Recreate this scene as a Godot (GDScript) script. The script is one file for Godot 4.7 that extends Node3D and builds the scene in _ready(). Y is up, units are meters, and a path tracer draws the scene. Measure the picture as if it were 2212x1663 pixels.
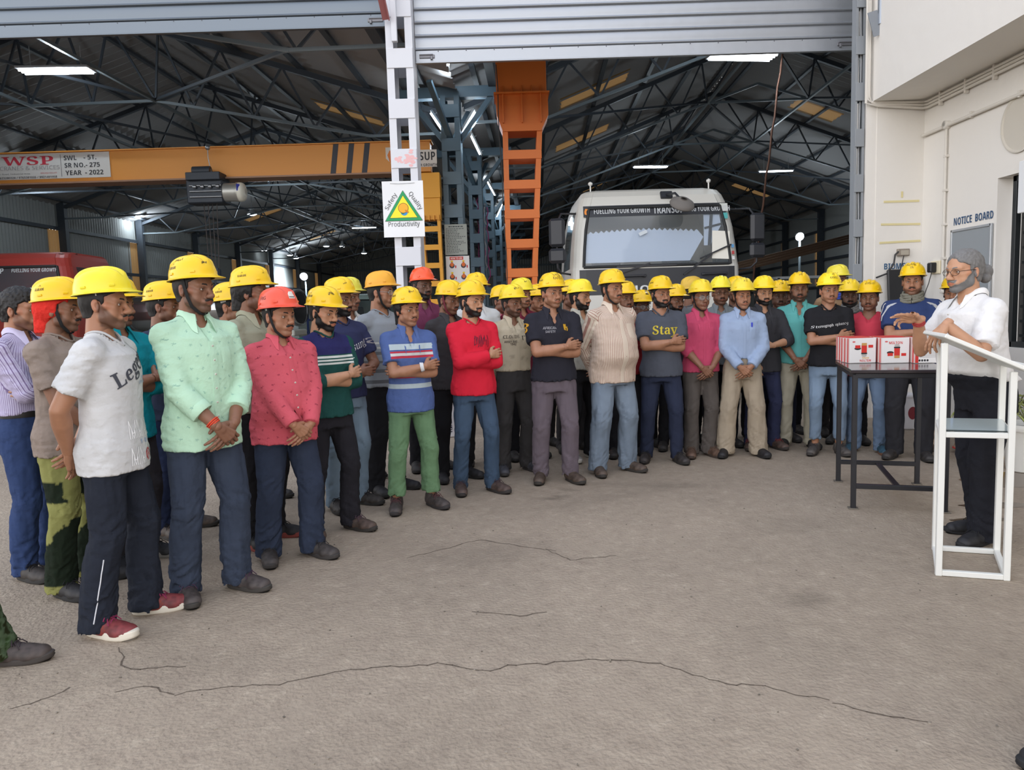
extends Node3D

func _ready() -> void:
	# camera, sky, exposure
	var cam := Camera3D.new()
	cam.name = "camera"
	add_child(cam)
	cam.fov = rad_to_deg(2.0 * atan(831.5 / 1610.0))
	cam.basis = Basis(Vector3.RIGHT, deg_to_rad(-5.7)) * Basis(Vector3.BACK, deg_to_rad(-1.74))
	cam.position = Vector3(0, 1.53, 0)
	cam.near = 0.05
	cam.far = 200.0
	cam.current = true
	var sky := ProceduralSkyMaterial.new()
	sky.sky_top_color = Color(0.70, 0.74, 0.82)
	sky.sky_horizon_color = Color(1.32, 1.30, 1.28)
	sky.ground_horizon_color = Color(0.55, 0.52, 0.48)
	sky.ground_bottom_color = Color(0.30, 0.27, 0.24)
	sky.sky_curve = 0.3
	sky.sky_energy_multiplier = 1.0
	var we := WorldEnvironment.new()
	we.name = "world"
	var e := Environment.new()
	e.background_mode = Environment.BG_SKY
	e.sky = Sky.new()
	e.sky.sky_material = sky
	e.background_energy_multiplier = 1.15
	e.tonemap_mode = Environment.TONE_MAPPER_LINEAR
	e.tonemap_exposure = 2.1
	e.sdfgi_enabled = true
	e.ssao_enabled = true
	e.ssil_enabled = true
	we.environment = e
	add_child(we)
	nz1.seed = 3
	nz1.frequency = 1.0
	nz1.noise_type = FastNoiseLite.TYPE_SIMPLEX_SMOOTH
	# the place
	ground()
	shed()
	facade()
	columns_and_cranes()
	lamps()
	right_building()
	# things
	white_truck()
	red_truck()
	far_vehicles()
	safety_poster()
	instruction_signs()
	lectern()
	table_and_boxes()
	plants()
	people()

func people() -> void:
	person({"label": "bareheaded bearded man in lilac striped shirt with folded arms at far left", "x": -2.94, "z": -4.49, "H": 1.73, "yaw": 85, "hyaw": 10, "pose": "cross", "skin": 1, "beard": 0.5, "mous": 1.2, "hair": "full", "shirt": {"t": "shirt", "c": rgb(196, 190, 216), "hem": 0.99, "long": true, "map": stripes(rgb(196, 190, 216), rgb(128, 112, 150), 0.011, 0.003), "tile": 4.1667}, "pants": {"c": rgb(54, 70, 108), "loose": 0.01, "belt": true}, "shoe": {"c": rgb(62, 56, 52), "sole": rgb(44, 42, 40)}, "sw": 0.12})
	person({"label": "man in faded brown tee with red head scarf under a yellow helmet, second from left", "x": -2.53, "z": -4.2, "H": 1.72, "yaw": 83, "hyaw": 16, "pose": "clasp", "skin": 2, "beard": 0.45, "mous": 1.5, "shirt": {"t": "tee", "c": rgb(146, 132, 122), "hem": 0.8, "long": false, "stain": 0.2}, "pants": {"c": rgb(140, 140, 84), "loose": 0.015, "panel": 1.0}, "shoe": {"c": rgb(38, 36, 38), "sole": rgb(34, 33, 33)}, "hat": {"c": rgb(232, 190, 10), "logo": -2.0, "strap": 1}, "bandana": true})
	person({"label": "man in pale grey printed tee and maroon sneakers standing foremost at left", "x": -1.99, "z": -3.67, "H": 1.73, "yaw": 93, "hyaw": 4, "w": 0.96, "pose": "behind", "skin": 1, "beard": 0.7, "mous": 0.9, "arm": 1.08, "shirt": {"t": "tee", "c": rgb(206, 206, 206), "hem": 0.79, "long": false, "loose": 0.018, "print": [{"text": "Legend", "size": 0.075, "u": 0.005, "y": 1.30, "c": rgb(60, 62, 70), "tilt": 0.42, "serif": true}, {"text": "YOUTH", "size": 0.016, "u": 0.07, "y": 1.235, "c": rgb(140, 160, 190), "bold": false}, {"text": "GENERATION", "size": 0.016, "u": 0.07, "y": 1.212, "c": rgb(140, 160, 190), "bold": false}, {"name": "outline_print", "lines": outline_letters(), "box": Vector2(0.26, 0.085), "u": 0.02, "y": 0.99, "c": rgb(236, 236, 236)}, {"text": "Y   O   U", "size": 0.022, "u": 0.03, "y": 0.925, "c": rgb(120, 150, 190)}, {"name": "outline_print", "lines": outline_letters(), "box": Vector2(0.26, 0.085), "u": 0.02, "y": 0.86, "c": rgb(236, 236, 236)}, {"name": "round_logo", "lines": ring_lines(), "box": Vector2(0.055, 0.055), "pen": 0.01, "u": 0.045, "y": 0.855, "c": rgb(170, 50, 56)}]}, "pants": {"c": rgb(42, 46, 56), "loose": 0.02, "piping": true}, "shoe": {"kind": "sneaker", "c": rgb(128, 54, 56), "sole": rgb(214, 206, 190), "lace": rgb(140, 40, 80)}, "hat": {"c": rgb(232, 214, 40), "ink": [[0.15, 0.5, 41, 0.03, 2]]}, "sw": 0.14, "sg": 0.06, "dirt": 0.08})
	person({"label": "man in teal shirt half hidden behind the grey printed tee", "x": -2.43, "z": -4.63, "H": 1.74, "yaw": 68, "hyaw": 10, "pose": "cross", "skin": 2, "beard": 0.7, "shirt": {"t": "shirt", "c": rgb(20, 136, 150), "hem": 0.79, "long": true, "cuff": 0.3}, "pants": {"c": rgb(52, 50, 54), "loose": 0.01}, "shoe": {"kind": "sneaker2", "c": rgb(34, 34, 38), "sole": rgb(120, 116, 110), "lace": rgb(30, 30, 34)}, "hat": {"c": rgb(232, 190, 10)}})
	person({"label": "tall man in mint green printed shirt with hands clasped and helmet lettered in black", "x": -1.7, "z": -4.05, "H": 1.81, "yaw": 51, "hyaw": 20, "pose": "clasp", "skin": 2, "beard": 0.55, "mous": 1.4, "belly": 0.01, "shirt": {"t": "shirt", "c": rgb(190, 226, 198), "hem": 0.79, "long": true, "cuff": 0.62, "loose": 0.02, "crease": 0.006, "map": motifs(rgb(190, 226, 198), rgb(150, 190, 170), 3), "tile": 4.0, "open": 0.03}, "pants": {"c": rgb(60, 68, 84), "loose": 0.018}, "shoe": {"c": rgb(74, 66, 64), "sole": rgb(60, 56, 52), "lace": rgb(64, 40, 60)}, "hat": {"c": rgb(232, 190, 10), "logo": -1.95, "ink": [[-1.75, 0.62, 7, 0.07, 6], [-0.35, 0.38, 9, 0.04, 4]], "strap": 1}, "thread": [0, rgb(216, 70, 40)], "sg": 0.05})
	person({"label": "man in dark jeans and sandals seen between teal shirt and mint shirt", "x": -2.45, "z": -5.3, "H": 1.74, "yaw": 75, "hyaw": 20, "pose": "clasp", "skin": 2, "beard": 0.3, "shirt": {"t": "tee", "c": rgb(60, 66, 86), "hem": 0.82, "long": true}, "pants": {"c": rgb(44, 52, 78), "loose": 0.005}, "shoe": {"c": rgb(84, 70, 60), "sole": rgb(52, 48, 44)}, "hat": {"c": rgb(232, 190, 10), "logo": -2.0}})
	person({"label": "man with shaved temples just behind the mint shirt man's shoulder", "x": -1.99, "z": -5.35, "H": 1.72, "yaw": 65, "hyaw": 21, "pose": "clasp", "skin": 1, "beard": 0.25, "mous": 0.4, "hair": "shaved", "shirt": {"t": "tee", "c": rgb(150, 128, 116), "hem": 0.84, "long": false}, "pants": {"c": rgb(40, 40, 44), "loose": 0.0}, "hat": {"c": rgb(232, 190, 10), "logo": -1.9}})
	person({"label": "man whose yellow helmet shows above the shaved man's helmet", "x": -2.15, "z": -6.15, "H": 1.76, "yaw": 59, "hyaw": 20, "pose": "behind", "skin": 2, "shirt": {"t": "tee", "c": rgb(90, 90, 96), "hem": 0.84, "long": false}, "pants": {"c": rgb(58, 56, 58), "loose": 0.0}, "hat": {"c": rgb(232, 190, 10)}})
	person({"label": "man in olive khaki shirt with face hidden behind the red helmet", "x": -1.72, "z": -4.99, "H": 1.81, "yaw": 69, "hyaw": 24, "pose": "clasp", "skin": 2, "beard": 0.4, "hair": "long", "shirt": {"t": "shirt", "c": rgb(158, 158, 136), "hem": 0.86, "long": true, "loose": 0.018}, "pants": {"c": rgb(42, 41, 44), "loose": 0.012}, "shoe": {"kind": "sneaker2", "c": rgb(34, 32, 34), "sole": rgb(130, 60, 52), "lace": rgb(30, 30, 32)}, "hat": {"c": rgb(232, 190, 10), "logo": -1.75, "ink": [[-0.55, 0.35, 3, 0.02, 2]]}})
	person({"label": "stout man in pinkish red shirt wearing the orange-red helmet with a white sticker", "x": -1.43, "z": -4.63, "H": 1.64, "yaw": 39, "hyaw": 20, "pose": "clasp", "skin": 1, "beard": 0.2, "mous": 1.6, "belly": 0.055, "w": 1.06, "shirt": {"t": "shirt", "c": rgb(206, 92, 104), "hem": 0.79, "long": true, "loose": 0.02, "crease": 0.006, "map": motifs(rgb(206, 92, 104), rgb(140, 50, 66), 5), "tile": 4.5, "vee": 0.06}, "pants": {"c": rgb(52, 60, 78), "loose": 0.016}, "shoe": {"c": rgb(64, 58, 56), "sole": rgb(56, 52, 50), "lace": rgb(34, 32, 34)}, "hat": {"c": rgb(226, 84, 58), "ink": [[-1.7, 0.3, "FitG", 0.022]], "strap": 1, "sticker": true}, "sg": 0.05})
	person({"label": "man in dark green and navy sweatshirt with three white stripes and folded arms", "x": -1.29, "z": -5.18, "H": 1.66, "yaw": 44, "hyaw": 16, "hpitch": 10, "pose": "cross", "skin": 0, "beard": 0.9, "mous": 1.2, "shirt": {"t": "sweat", "c": rgb(36, 78, 74), "hem": 0.86, "long": true, "cuff": 0.22, "map": bands(rgb(36, 78, 74), [[1.27, 1.5, rgb(46, 46, 92)], [1.247, 1.262, rgb(214, 220, 216)], [1.225, 1.238, rgb(214, 220, 216)], [1.203, 1.216, rgb(214, 220, 216)]]), "plain": 1.05}, "pants": {"c": rgb(42, 41, 46), "loose": 0.008}, "shoe": {"c": rgb(82, 66, 58), "sole": rgb(50, 46, 42), "lace": rgb(70, 50, 60)}, "hat": {"c": rgb(232, 190, 10), "logo": -1.9, "ink": [[-0.45, 0.42, 15, 0.055, 7]]}, "sg": 0.04})
	person({"label": "bearded man in navy tee and pale jeans with an orange wrist thread", "x": -1.33, "z": -5.86, "H": 1.76, "yaw": 49, "hyaw": 12, "pose": "clasp", "skin": 2, "beard": 0.95, "arms": {"wr": [Vector3(-0.02, 1.10, 0.24), Vector3(0.06, 1.09, 0.22)], "pole": [Vector3(-1, -0.6, -0.3), Vector3(1, -0.6, -0.3)], "hd": [Vector3(0.9, 0.0, 0.2), Vector3(-0.9, -0.1, 0.2)], "pn": [Vector3(0, 0, -1), Vector3(0, 0, -1)], "hp": ["grip", "relax"]}, "shirt": {"t": "tee", "c": rgb(56, 60, 92), "hem": 0.86, "long": false, "print": [{"text": "Artsunga", "size": 0.06, "u": 0.05, "y": 1.25, "c": rgb(226, 228, 232), "tilt": 0.25, "serif": true, "bold": false}]}, "pants": {"c": rgb(136, 156, 174), "loose": 0.006, "fade": 0.3}, "shoe": {"c": rgb(58, 52, 48), "sole": rgb(44, 42, 40), "lace": rgb(34, 32, 34)}, "hat": {"c": rgb(232, 190, 10), "ink": [[-0.5, 0.35, 19, 0.04, 3]]}, "thread": [0, rgb(220, 84, 50)]})
	person({"label": "man in white shirt whose dull helmet shows behind the navy tee man", "x": -1.47, "z": -6.85, "H": 1.81, "yaw": 47, "hyaw": 15, "pose": "clasp", "skin": 2, "shirt": {"t": "shirt", "c": rgb(214, 216, 214), "hem": 0.84, "long": true}, "pants": {"c": rgb(58, 56, 58), "loose": 0.0}, "hat": {"c": rgb(206, 196, 60)}})
	person({"label": "man in grey striped sweater with mustard helmet and safety glasses", "x": -1.09, "z": -6.35, "H": 1.83, "yaw": 52, "hyaw": 24, "pose": "behind", "skin": 1, "beard": 0.3, "glasses": 2, "belly": 0.02, "shirt": {"t": "sweat", "c": rgb(150, 154, 160), "hem": 0.86, "long": true, "map": bands(rgb(150, 156, 162), [[1.29, 1.305, rgb(206, 206, 198)], [1.25, 1.265, rgb(196, 196, 188)], [1.2, 1.225, rgb(112, 114, 116)], [1.13, 1.15, rgb(112, 114, 116)], [1.05, 1.08, rgb(112, 114, 116)], [0.96, 0.99, rgb(104, 106, 110)], [0.88, 0.92, rgb(92, 96, 100)]])}, "pants": {"c": rgb(36, 36, 39), "loose": 0.012}, "shoe": {"c": rgb(38, 36, 38), "sole": rgb(34, 33, 33)}, "hat": {"c": rgb(222, 158, 34), "strap": 1, "rough": 0.45}})
	person({"label": "long-haired young man in blue striped polo and green trousers with folded arms", "x": -0.79, "z": -5.76, "H": 1.66, "yaw": 22, "hyaw": 20, "pose": "cross", "skin": 1, "beard": 0.2, "mous": 0.7, "w": 0.96, "hair": "long", "ankle": true, "shirt": {"t": "polo", "c": rgb(84, 104, 156), "hem": 0.8, "long": false, "vee": 0.13, "open": 0.05, "map": bands(rgb(84, 104, 156), [[1.262, 1.305, rgb(186, 200, 206)], [1.238, 1.25, rgb(190, 60, 76)], [1.216, 1.237, rgb(206, 206, 204)], [1.198, 1.215, rgb(190, 60, 76)], [1.09, 1.105, rgb(190, 60, 76)], [1.066, 1.089, rgb(206, 206, 204)], [1.045, 1.065, rgb(190, 60, 76)], [0.965, 1.0, rgb(176, 190, 196)]]), "plain": 1.36}, "pants": {"c": rgb(106, 138, 104), "loose": 0.012, "hem": 0.13}, "shoe": {"c": rgb(70, 62, 60), "sole": rgb(50, 46, 46), "lace": rgb(80, 48, 50)}, "hat": {"c": rgb(232, 190, 10), "logo": -1.75, "ink": [[-0.3, 0.4, 23, 0.05, 6]]}, "thread": [0, rgb(214, 214, 216), 0.006], "sw": 0.15})
	person({"label": "tall man in maroon shirt with bright orange helmet before the white column", "x": -0.84, "z": -7.25, "H": 1.91, "yaw": 27, "hyaw": 14, "pose": "behind", "skin": 3, "beard": 0.8, "shirt": {"t": "shirt", "c": rgb(112, 56, 82), "hem": 0.9, "long": true}, "pants": {"c": rgb(40, 40, 44), "loose": 0.0}, "hat": {"c": rgb(230, 84, 40)}})
	person({"label": "man in charcoal shirt with maroon helmet strap beside the red sweatshirt", "x": -0.55, "z": -6.77, "H": 1.75, "yaw": 31, "hyaw": 20, "hpitch": 8, "pose": "behind", "skin": 2, "beard": 0.35, "shirt": {"t": "shirt", "c": rgb(66, 64, 66), "hem": 0.82, "long": true, "vee": 0.12, "stain": 0.15}, "pants": {"c": rgb(34, 34, 37), "loose": 0.012}, "shoe": {"c": rgb(38, 36, 38), "sole": rgb(34, 33, 33)}, "hat": {"c": rgb(232, 190, 10), "strap": 1, "strapc": rgb(110, 40, 52)}})
	person({"label": "bearded man in bright red sweatshirt and blue jeans with folded arms", "x": -0.32, "z": -6.24, "H": 1.72, "yaw": 25, "hyaw": 22, "pose": "cross", "skin": 0, "beard": 0.95, "w": 0.97, "shirt": {"t": "sweat", "c": rgb(214, 42, 62), "hem": 0.83, "long": true, "loose": 0.016, "print": [{"name": "graphic_print", "lines": scribble(51, 9), "box": Vector2(0.16, 0.12), "pen": 0.006, "u": 0.03, "y": 1.27, "c": rgb(90, 30, 50)}]}, "pants": {"c": rgb(70, 88, 110), "loose": 0.004, "fade": 0.35}, "shoe": {"c": rgb(80, 64, 58), "sole": rgb(48, 44, 42), "lace": rgb(60, 44, 50)}, "hat": {"c": rgb(232, 190, 10), "logo": -1.9, "ink": [[-0.4, 0.5, 25, 0.02, 2]]}, "sg": 0.05})
	person({"label": "man in white shirt whose helmet rises behind the red sweatshirt man", "x": -0.33, "z": -7.45, "H": 1.85, "yaw": 23, "hyaw": 10, "pose": "clasp", "skin": 2, "shirt": {"t": "shirt", "c": rgb(220, 222, 222), "hem": 0.86, "long": true}, "pants": {"c": rgb(58, 56, 58), "loose": 0.0}, "hat": {"c": rgb(232, 190, 10), "ink": [[-0.5, 0.4, 27, 0.03, 2]]}})
	person({"label": "man in grimy khaki printed shirt and charcoal trousers with open collar", "x": 0.02, "z": -7.0, "H": 1.7, "yaw": 22, "hyaw": 20, "pose": "behind", "skin": 2, "beard": 0.7, "mous": 1.2, "w": 0.95, "shirt": {"t": "shirt", "c": rgb(196, 184, 160), "hem": 0.97, "long": true, "vee": 0.1, "stain": 0.25, "print": [{"text": "CLOUDS", "size": 0.03, "u": -0.075, "y": 1.29, "c": rgb(80, 72, 62), "serif": true}, {"text": "ARMY BASE", "size": 0.02, "u": -0.075, "y": 1.245, "c": rgb(80, 72, 62)}, {"text": "1942", "size": 0.022, "u": -0.06, "y": 1.222, "c": rgb(80, 72, 62)}, {"text": "U.S.", "size": 0.042, "u": 0.1, "y": 1.275, "c": rgb(70, 64, 56), "serif": true}]}, "pants": {"c": rgb(66, 64, 64), "loose": 0.014}, "shoe": {"c": rgb(74, 74, 80), "sole": rgb(60, 58, 58), "lace": rgb(40, 40, 42)}, "hat": {"c": rgb(236, 204, 30), "ink": [[-0.35, 0.42, 29, 0.06, 7], [-1.9, 0.35, 30, 0.02, 2]]}})
	person({"label": "man in maroon shirt with greenish helmet behind the khaki shirt man", "x": 0.12, "z": -7.65, "H": 1.79, "yaw": 24, "hyaw": 15, "pose": "behind", "skin": 1, "beard": 0.5, "shirt": {"t": "shirt", "c": rgb(116, 42, 58), "hem": 0.84, "long": true}, "pants": {"c": rgb(40, 40, 44), "loose": 0.0}, "hat": {"c": rgb(226, 206, 40), "ink": [[-0.3, 0.4, 31, 0.04, 3]]}})
	person({"label": "man with a plain yellow helmet looking out between greenish helmet and black polo", "x": 0.3, "z": -8.3, "H": 1.74, "yaw": 18, "hyaw": 15, "pose": "clasp", "skin": 1, "shirt": {"t": "tee", "c": rgb(110, 44, 58), "hem": 0.84, "long": true}, "pants": {"c": rgb(58, 56, 58), "loose": 0.0}, "hat": {"c": rgb(232, 190, 10)}})
	person({"label": "man in pink shirt mostly hidden behind the khaki shirt man", "x": -0.09, "z": -8.15, "H": 1.74, "yaw": 31, "hyaw": 15, "pose": "clasp", "skin": 2, "shirt": {"t": "shirt", "c": rgb(196, 110, 126), "hem": 0.84, "long": true}, "pants": {"c": rgb(58, 56, 58), "loose": 0.0}, "hat": {"c": rgb(232, 190, 10)}})
	person({"label": "man in black polo with a yellow number and grey trousers, arms folded", "x": 0.37, "z": -6.54, "H": 1.78, "yaw": 9, "hyaw": 18, "pose": "cross", "skin": 1, "beard": 0.35, "mous": 0.5, "arm": 1.12, "w": 1.02, "shirt": {"t": "polo", "c": rgb(46, 46, 54), "hem": 0.87, "long": false, "vee": 0.12, "open": 0.05, "print": [{"text": "3", "size": 0.085, "u": -0.235, "y": 1.31, "c": rgb(214, 160, 40), "serif": true}, {"text": "AFRICAN", "size": 0.022, "u": -0.06, "y": 1.31, "c": rgb(150, 150, 156)}, {"text": "SAFETY", "size": 0.02, "u": -0.055, "y": 1.28, "c": rgb(150, 150, 156)}, {"name": "rider_emblem", "lines": scribble(61, 3), "box": Vector2(0.035, 0.06), "pen": 0.01, "u": 0.10, "y": 1.31, "c": rgb(206, 160, 40)}]}, "pants": {"c": rgb(108, 98, 106), "loose": 0.012, "hem": 0.06}, "shoe": {"c": rgb(84, 70, 60), "sole": rgb(52, 48, 44)}, "hat": {"c": rgb(232, 190, 10), "logo": -1.6, "ink": [[-0.05, 0.52, "TAHIR", 0.026], [0.0, 0.33, "KAFEEL", 0.026]]}, "sg": 0.04})
	person({"label": "bearded man with white cap under his helmet and grey sneakers", "x": 0.7, "z": -7.49, "H": 1.75, "yaw": 35, "hyaw": 16, "pose": "behind", "skin": 0, "beard": 1.05, "shirt": {"t": "shirt", "c": rgb(178, 176, 164), "hem": 0.9, "long": false, "vee": 0.16, "open": 0.06, "stain": 0.25}, "pants": {"c": rgb(38, 38, 41), "loose": 0.006}, "shoe": {"kind": "sneaker2", "c": rgb(150, 146, 140), "sole": rgb(190, 186, 178), "lace": rgb(200, 198, 192)}, "hat": {"c": rgb(240, 214, 40), "bandc": rgb(226, 224, 218)}})
	person({"label": "man whose helmet edge shows between black polo and white-capped man", "x": 0.64, "z": -7.95, "H": 1.77, "yaw": 25, "hyaw": 10, "pose": "behind", "skin": 2, "shirt": {"t": "tee", "c": rgb(80, 80, 84), "hem": 0.84, "long": true}, "pants": {"c": rgb(58, 56, 58), "loose": 0.0}, "hat": {"c": rgb(232, 190, 10)}})
	person({"label": "stout moustached man in cream striped shirt and faded blue jeans", "x": 0.93, "z": -6.83, "H": 1.81, "yaw": 24, "hyaw": 10, "pose": "behind", "skin": 1, "beard": 0.35, "mous": 1.4, "belly": 0.06, "w": 1.06, "shirt": {"t": "shirt", "c": rgb(216, 200, 182), "hem": 0.8, "long": true, "loose": 0.02, "crease": 0.006, "stain": 0.1, "map": stripes(rgb(220, 206, 188), rgb(170, 128, 116), 0.012, 0.0035), "tile": 4.1667}, "pants": {"c": rgb(128, 142, 158), "loose": 0.022, "fade": 0.3}, "shoe": {"c": rgb(84, 70, 60), "sole": rgb(52, 48, 44)}, "hat": {"c": rgb(232, 190, 10), "ink": [[-0.1, 0.5, "A S", 0.02]], "strap": 1}, "sw": 0.17})
	person({"label": "man in red tee looking out behind the cream striped shirt", "x": 1.17, "z": -7.6, "H": 1.72, "yaw": 6, "hyaw": 10, "pose": "behind", "skin": 2, "beard": 0.3, "shirt": {"t": "tee", "c": rgb(150, 44, 50), "hem": 0.84, "long": false}, "pants": {"c": rgb(40, 40, 44), "loose": 0.0}, "hat": {"c": rgb(232, 190, 10)}})
	person({"label": "shorter man in mustard shirt whose helmet has black tape, with safety glasses", "x": 1.41, "z": -8.05, "H": 1.63, "yaw": 10, "hyaw": 10, "pose": "side", "skin": 3, "beard": 0.2, "glasses": 2, "w": 0.88, "shirt": {"t": "shirt", "c": rgb(150, 120, 50), "hem": 0.84, "long": true}, "pants": {"c": rgb(40, 40, 44), "loose": 0.0}, "hat": {"c": rgb(232, 190, 10), "tape": true}})
	person({"label": "man in dark grey tee with yellow script lettering and folded arms", "x": 1.46, "z": -7.25, "H": 1.75, "yaw": -3, "hyaw": 22, "pose": "cross", "skin": 1, "beard": 0.8, "arm": 1.12, "w": 1.02, "shirt": {"t": "tee", "c": rgb(82, 86, 96), "hem": 0.83, "long": false, "neck": 0.072, "loose": 0.016, "print": [{"text": "Stay", "size": 0.085, "u": 0.02, "y": 1.265, "c": rgb(206, 186, 60), "serif": true}]}, "pants": {"c": rgb(50, 56, 76), "loose": 0.004, "fade": 0.2}, "shoe": {"c": rgb(56, 50, 48), "sole": rgb(44, 42, 40), "lace": rgb(36, 34, 34)}, "hat": {"c": rgb(232, 190, 10), "logo": -1.5, "ink": [[0.0, 0.45, "Q", 0.02]]}, "sg": 0.04, "sw": 0.15})
	person({"label": "man hidden behind the dark grey tee, only his helmet rim showing", "x": 1.74, "z": -7.9, "H": 1.68, "yaw": 3, "hyaw": 25, "pose": "behind", "skin": 2, "beard": 0.8, "shirt": {"t": "tee", "c": rgb(70, 70, 76), "hem": 0.84, "long": true}, "pants": {"c": rgb(40, 40, 44), "loose": 0.0}, "hat": {"c": rgb(232, 190, 10)}})
	person({"label": "man in grey tee turned away with a grimy helmet behind the pink shirt", "x": 2.02, "z": -8.35, "H": 1.78, "yaw": 106, "hyaw": 10, "pose": "side", "skin": 2, "beard": 0.2, "shirt": {"t": "tee", "c": rgb(110, 112, 116), "hem": 0.84, "long": false}, "pants": {"c": rgb(40, 40, 44), "loose": 0.0}, "hat": {"c": rgb(206, 168, 60), "rough": 0.6}})
	person({"label": "young man in pink shirt with safety glasses and sandals, hands clasped", "x": 1.9, "z": -7.47, "H": 1.71, "yaw": 4, "hyaw": 10, "pose": "clasp", "skin": 2, "beard": 0.0, "mous": 0.3, "glasses": 2, "w": 0.95, "shirt": {"t": "shirt", "c": rgb(196, 78, 108), "hem": 0.86, "long": true, "cuff": 0.25, "vee": 0.08, "stain": 0.12}, "pants": {"c": rgb(92, 86, 82), "loose": 0.014}, "shoe": {"c": rgb(104, 80, 66), "sole": rgb(70, 58, 50), "lace": rgb(90, 70, 58)}, "hat": {"c": rgb(234, 204, 40), "ink": [[0.05, 0.5, 33, 0.035, 4]], "strap": 1}, "sw": 0.1})
	person({"label": "man in grey collared shirt with spectacles behind the pink shirt", "x": 2.25, "z": -8.0, "H": 1.76, "yaw": -8, "hyaw": 6, "pose": "behind", "skin": 2, "beard": 0.4, "mous": 1.2, "glasses": 1, "shirt": {"t": "shirt", "c": rgb(128, 136, 140), "hem": 0.86, "long": true}, "pants": {"c": rgb(40, 42, 52), "loose": 0.0}, "hat": {"c": rgb(232, 216, 50)}})
	person({"label": "older man in pale blue shirt and dusty khaki trousers, hands clasped holding glasses", "x": 2.3, "z": -7.41, "H": 1.71, "yaw": -9, "hyaw": 10, "pose": "clasp", "skin": 1, "beard": 0.15, "mous": 0.8, "hs": Vector3(0.95, 1.03, 1), "w": 0.97, "shirt": {"t": "shirt", "c": rgb(158, 176, 204), "hem": 0.985, "long": true, "loose": 0.022, "crease": 0.007, "vee": 0.08, "stain": 0.1}, "pants": {"c": rgb(176, 162, 142), "loose": 0.03, "belt": false}, "shoe": {"c": rgb(38, 36, 38), "sole": rgb(34, 33, 33)}, "hat": {"c": rgb(234, 206, 50), "ink": [[0.0, 0.45, "A S I", 0.02]], "strap": 1}, "sw": 0.17, "pen": true})
	person({"label": "man half hidden behind pale blue shirt, face in shade under a yellow helmet", "x": 2.55, "z": -8.45, "H": 1.77, "yaw": -7, "hyaw": 20, "pose": "behind", "skin": 2, "beard": 0.6, "shirt": {"t": "tee", "c": rgb(84, 78, 80), "hem": 0.84, "long": true}, "pants": {"c": rgb(40, 40, 44), "loose": 0.0}, "hat": {"c": rgb(232, 190, 10)}})
	person({"label": "slim bearded man in black shirt and navy trousers with one forearm raised", "x": 2.63, "z": -7.77, "H": 1.74, "yaw": -1, "hyaw": 4, "hpitch": 4, "skin": 0, "beard": 0.9, "w": 0.93, "hair": "long", "arms": {"wr": [Vector3(-0.16, 0.93, 0.16), Vector3(0.02, 1.10, 0.24)], "pole": [Vector3(-1, -0.2, -0.5), Vector3(1, -0.6, -0.2)], "hd": [Vector3(0.4, -0.9, 0.1), Vector3(-0.95, 0.1, 0.1)], "pn": [Vector3(0.3, 0, -1), Vector3(0, -0.3, -1)], "hp": ["relax", "relax"]}, "shirt": {"t": "shirt", "c": rgb(62, 62, 66), "hem": 0.8, "long": true, "cuff": 0.3, "vee": 0.1}, "pants": {"c": rgb(54, 58, 84), "loose": 0.006}, "shoe": {"c": rgb(92, 74, 66), "sole": rgb(60, 54, 50), "lace": rgb(120, 50, 50)}, "hat": {"c": rgb(240, 208, 24)}})
	person({"label": "dark-faced man in red tee looking between black shirt and cyan shirt", "x": 2.95, "z": -8.2, "H": 1.7, "yaw": -10, "hyaw": 2, "pose": "behind", "skin": 3, "beard": 0.3, "shirt": {"t": "tee", "c": rgb(140, 52, 50), "hem": 0.84, "long": false}, "pants": {"c": rgb(40, 44, 60), "loose": 0.0}, "hat": {"c": rgb(232, 190, 10), "ink": [[0.0, 0.4, 35, 0.06, 6]]}})
	person({"label": "man almost hidden whose helmet shows left of the cyan shirt man", "x": 3.21, "z": -8.7, "H": 1.7, "yaw": -10, "hyaw": 10, "pose": "behind", "skin": 3, "shirt": {"t": "tee", "c": rgb(120, 60, 56), "hem": 0.84, "long": false}, "pants": {"c": rgb(40, 40, 44), "loose": 0.0}, "hat": {"c": rgb(232, 190, 10)}})
	person({"label": "man in turquoise shirt over a black tee with fingers laced together", "x": 3.01, "z": -7.79, "H": 1.77, "yaw": -17, "hyaw": 2, "pose": "clasp", "skin": 2, "beard": 0.75, "mous": 1.2, "shirt": {"t": "shirt", "c": rgb(104, 182, 178), "hem": 0.86, "long": true, "cuff": 0.2, "vee": 0.14, "open": 0.045, "button": rgb(30, 34, 36)}, "pants": {"c": rgb(170, 164, 146), "loose": 0.008}, "shoe": {"c": rgb(38, 36, 38), "sole": rgb(34, 33, 33)}, "hat": {"c": rgb(232, 190, 10), "ink": [[0.0, 0.45, 37, 0.04, 4]]}})
	person({"label": "young man in black tee with white script and cropped pale jeans, arms folded", "x": 3.15, "z": -7.39, "H": 1.74, "yaw": -17, "hyaw": 10, "pose": "cross", "skin": 1, "beard": 0.1, "mous": 0.7, "w": 0.94, "ankle": true, "shirt": {"t": "tee", "c": rgb(38, 38, 41), "hem": 0.87, "long": false, "print": [{"text": "Stereograph  ophany", "size": 0.024, "u": 0.01, "y": 1.265, "c": rgb(226, 226, 226), "tilt": 0.1, "serif": true, "bold": false}]}, "pants": {"c": rgb(132, 152, 174), "loose": 0.0, "fade": 0.3, "hem": 0.15}, "shoe": {"c": rgb(86, 80, 76), "sole": rgb(62, 58, 56), "lace": rgb(52, 48, 48)}, "hat": {"c": rgb(246, 214, 30), "ink": [[0.05, 0.5, 39, 0.03, 3], [0.1, 0.3, "KAMIL", 0.022]]}, "sw": 0.12})
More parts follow.
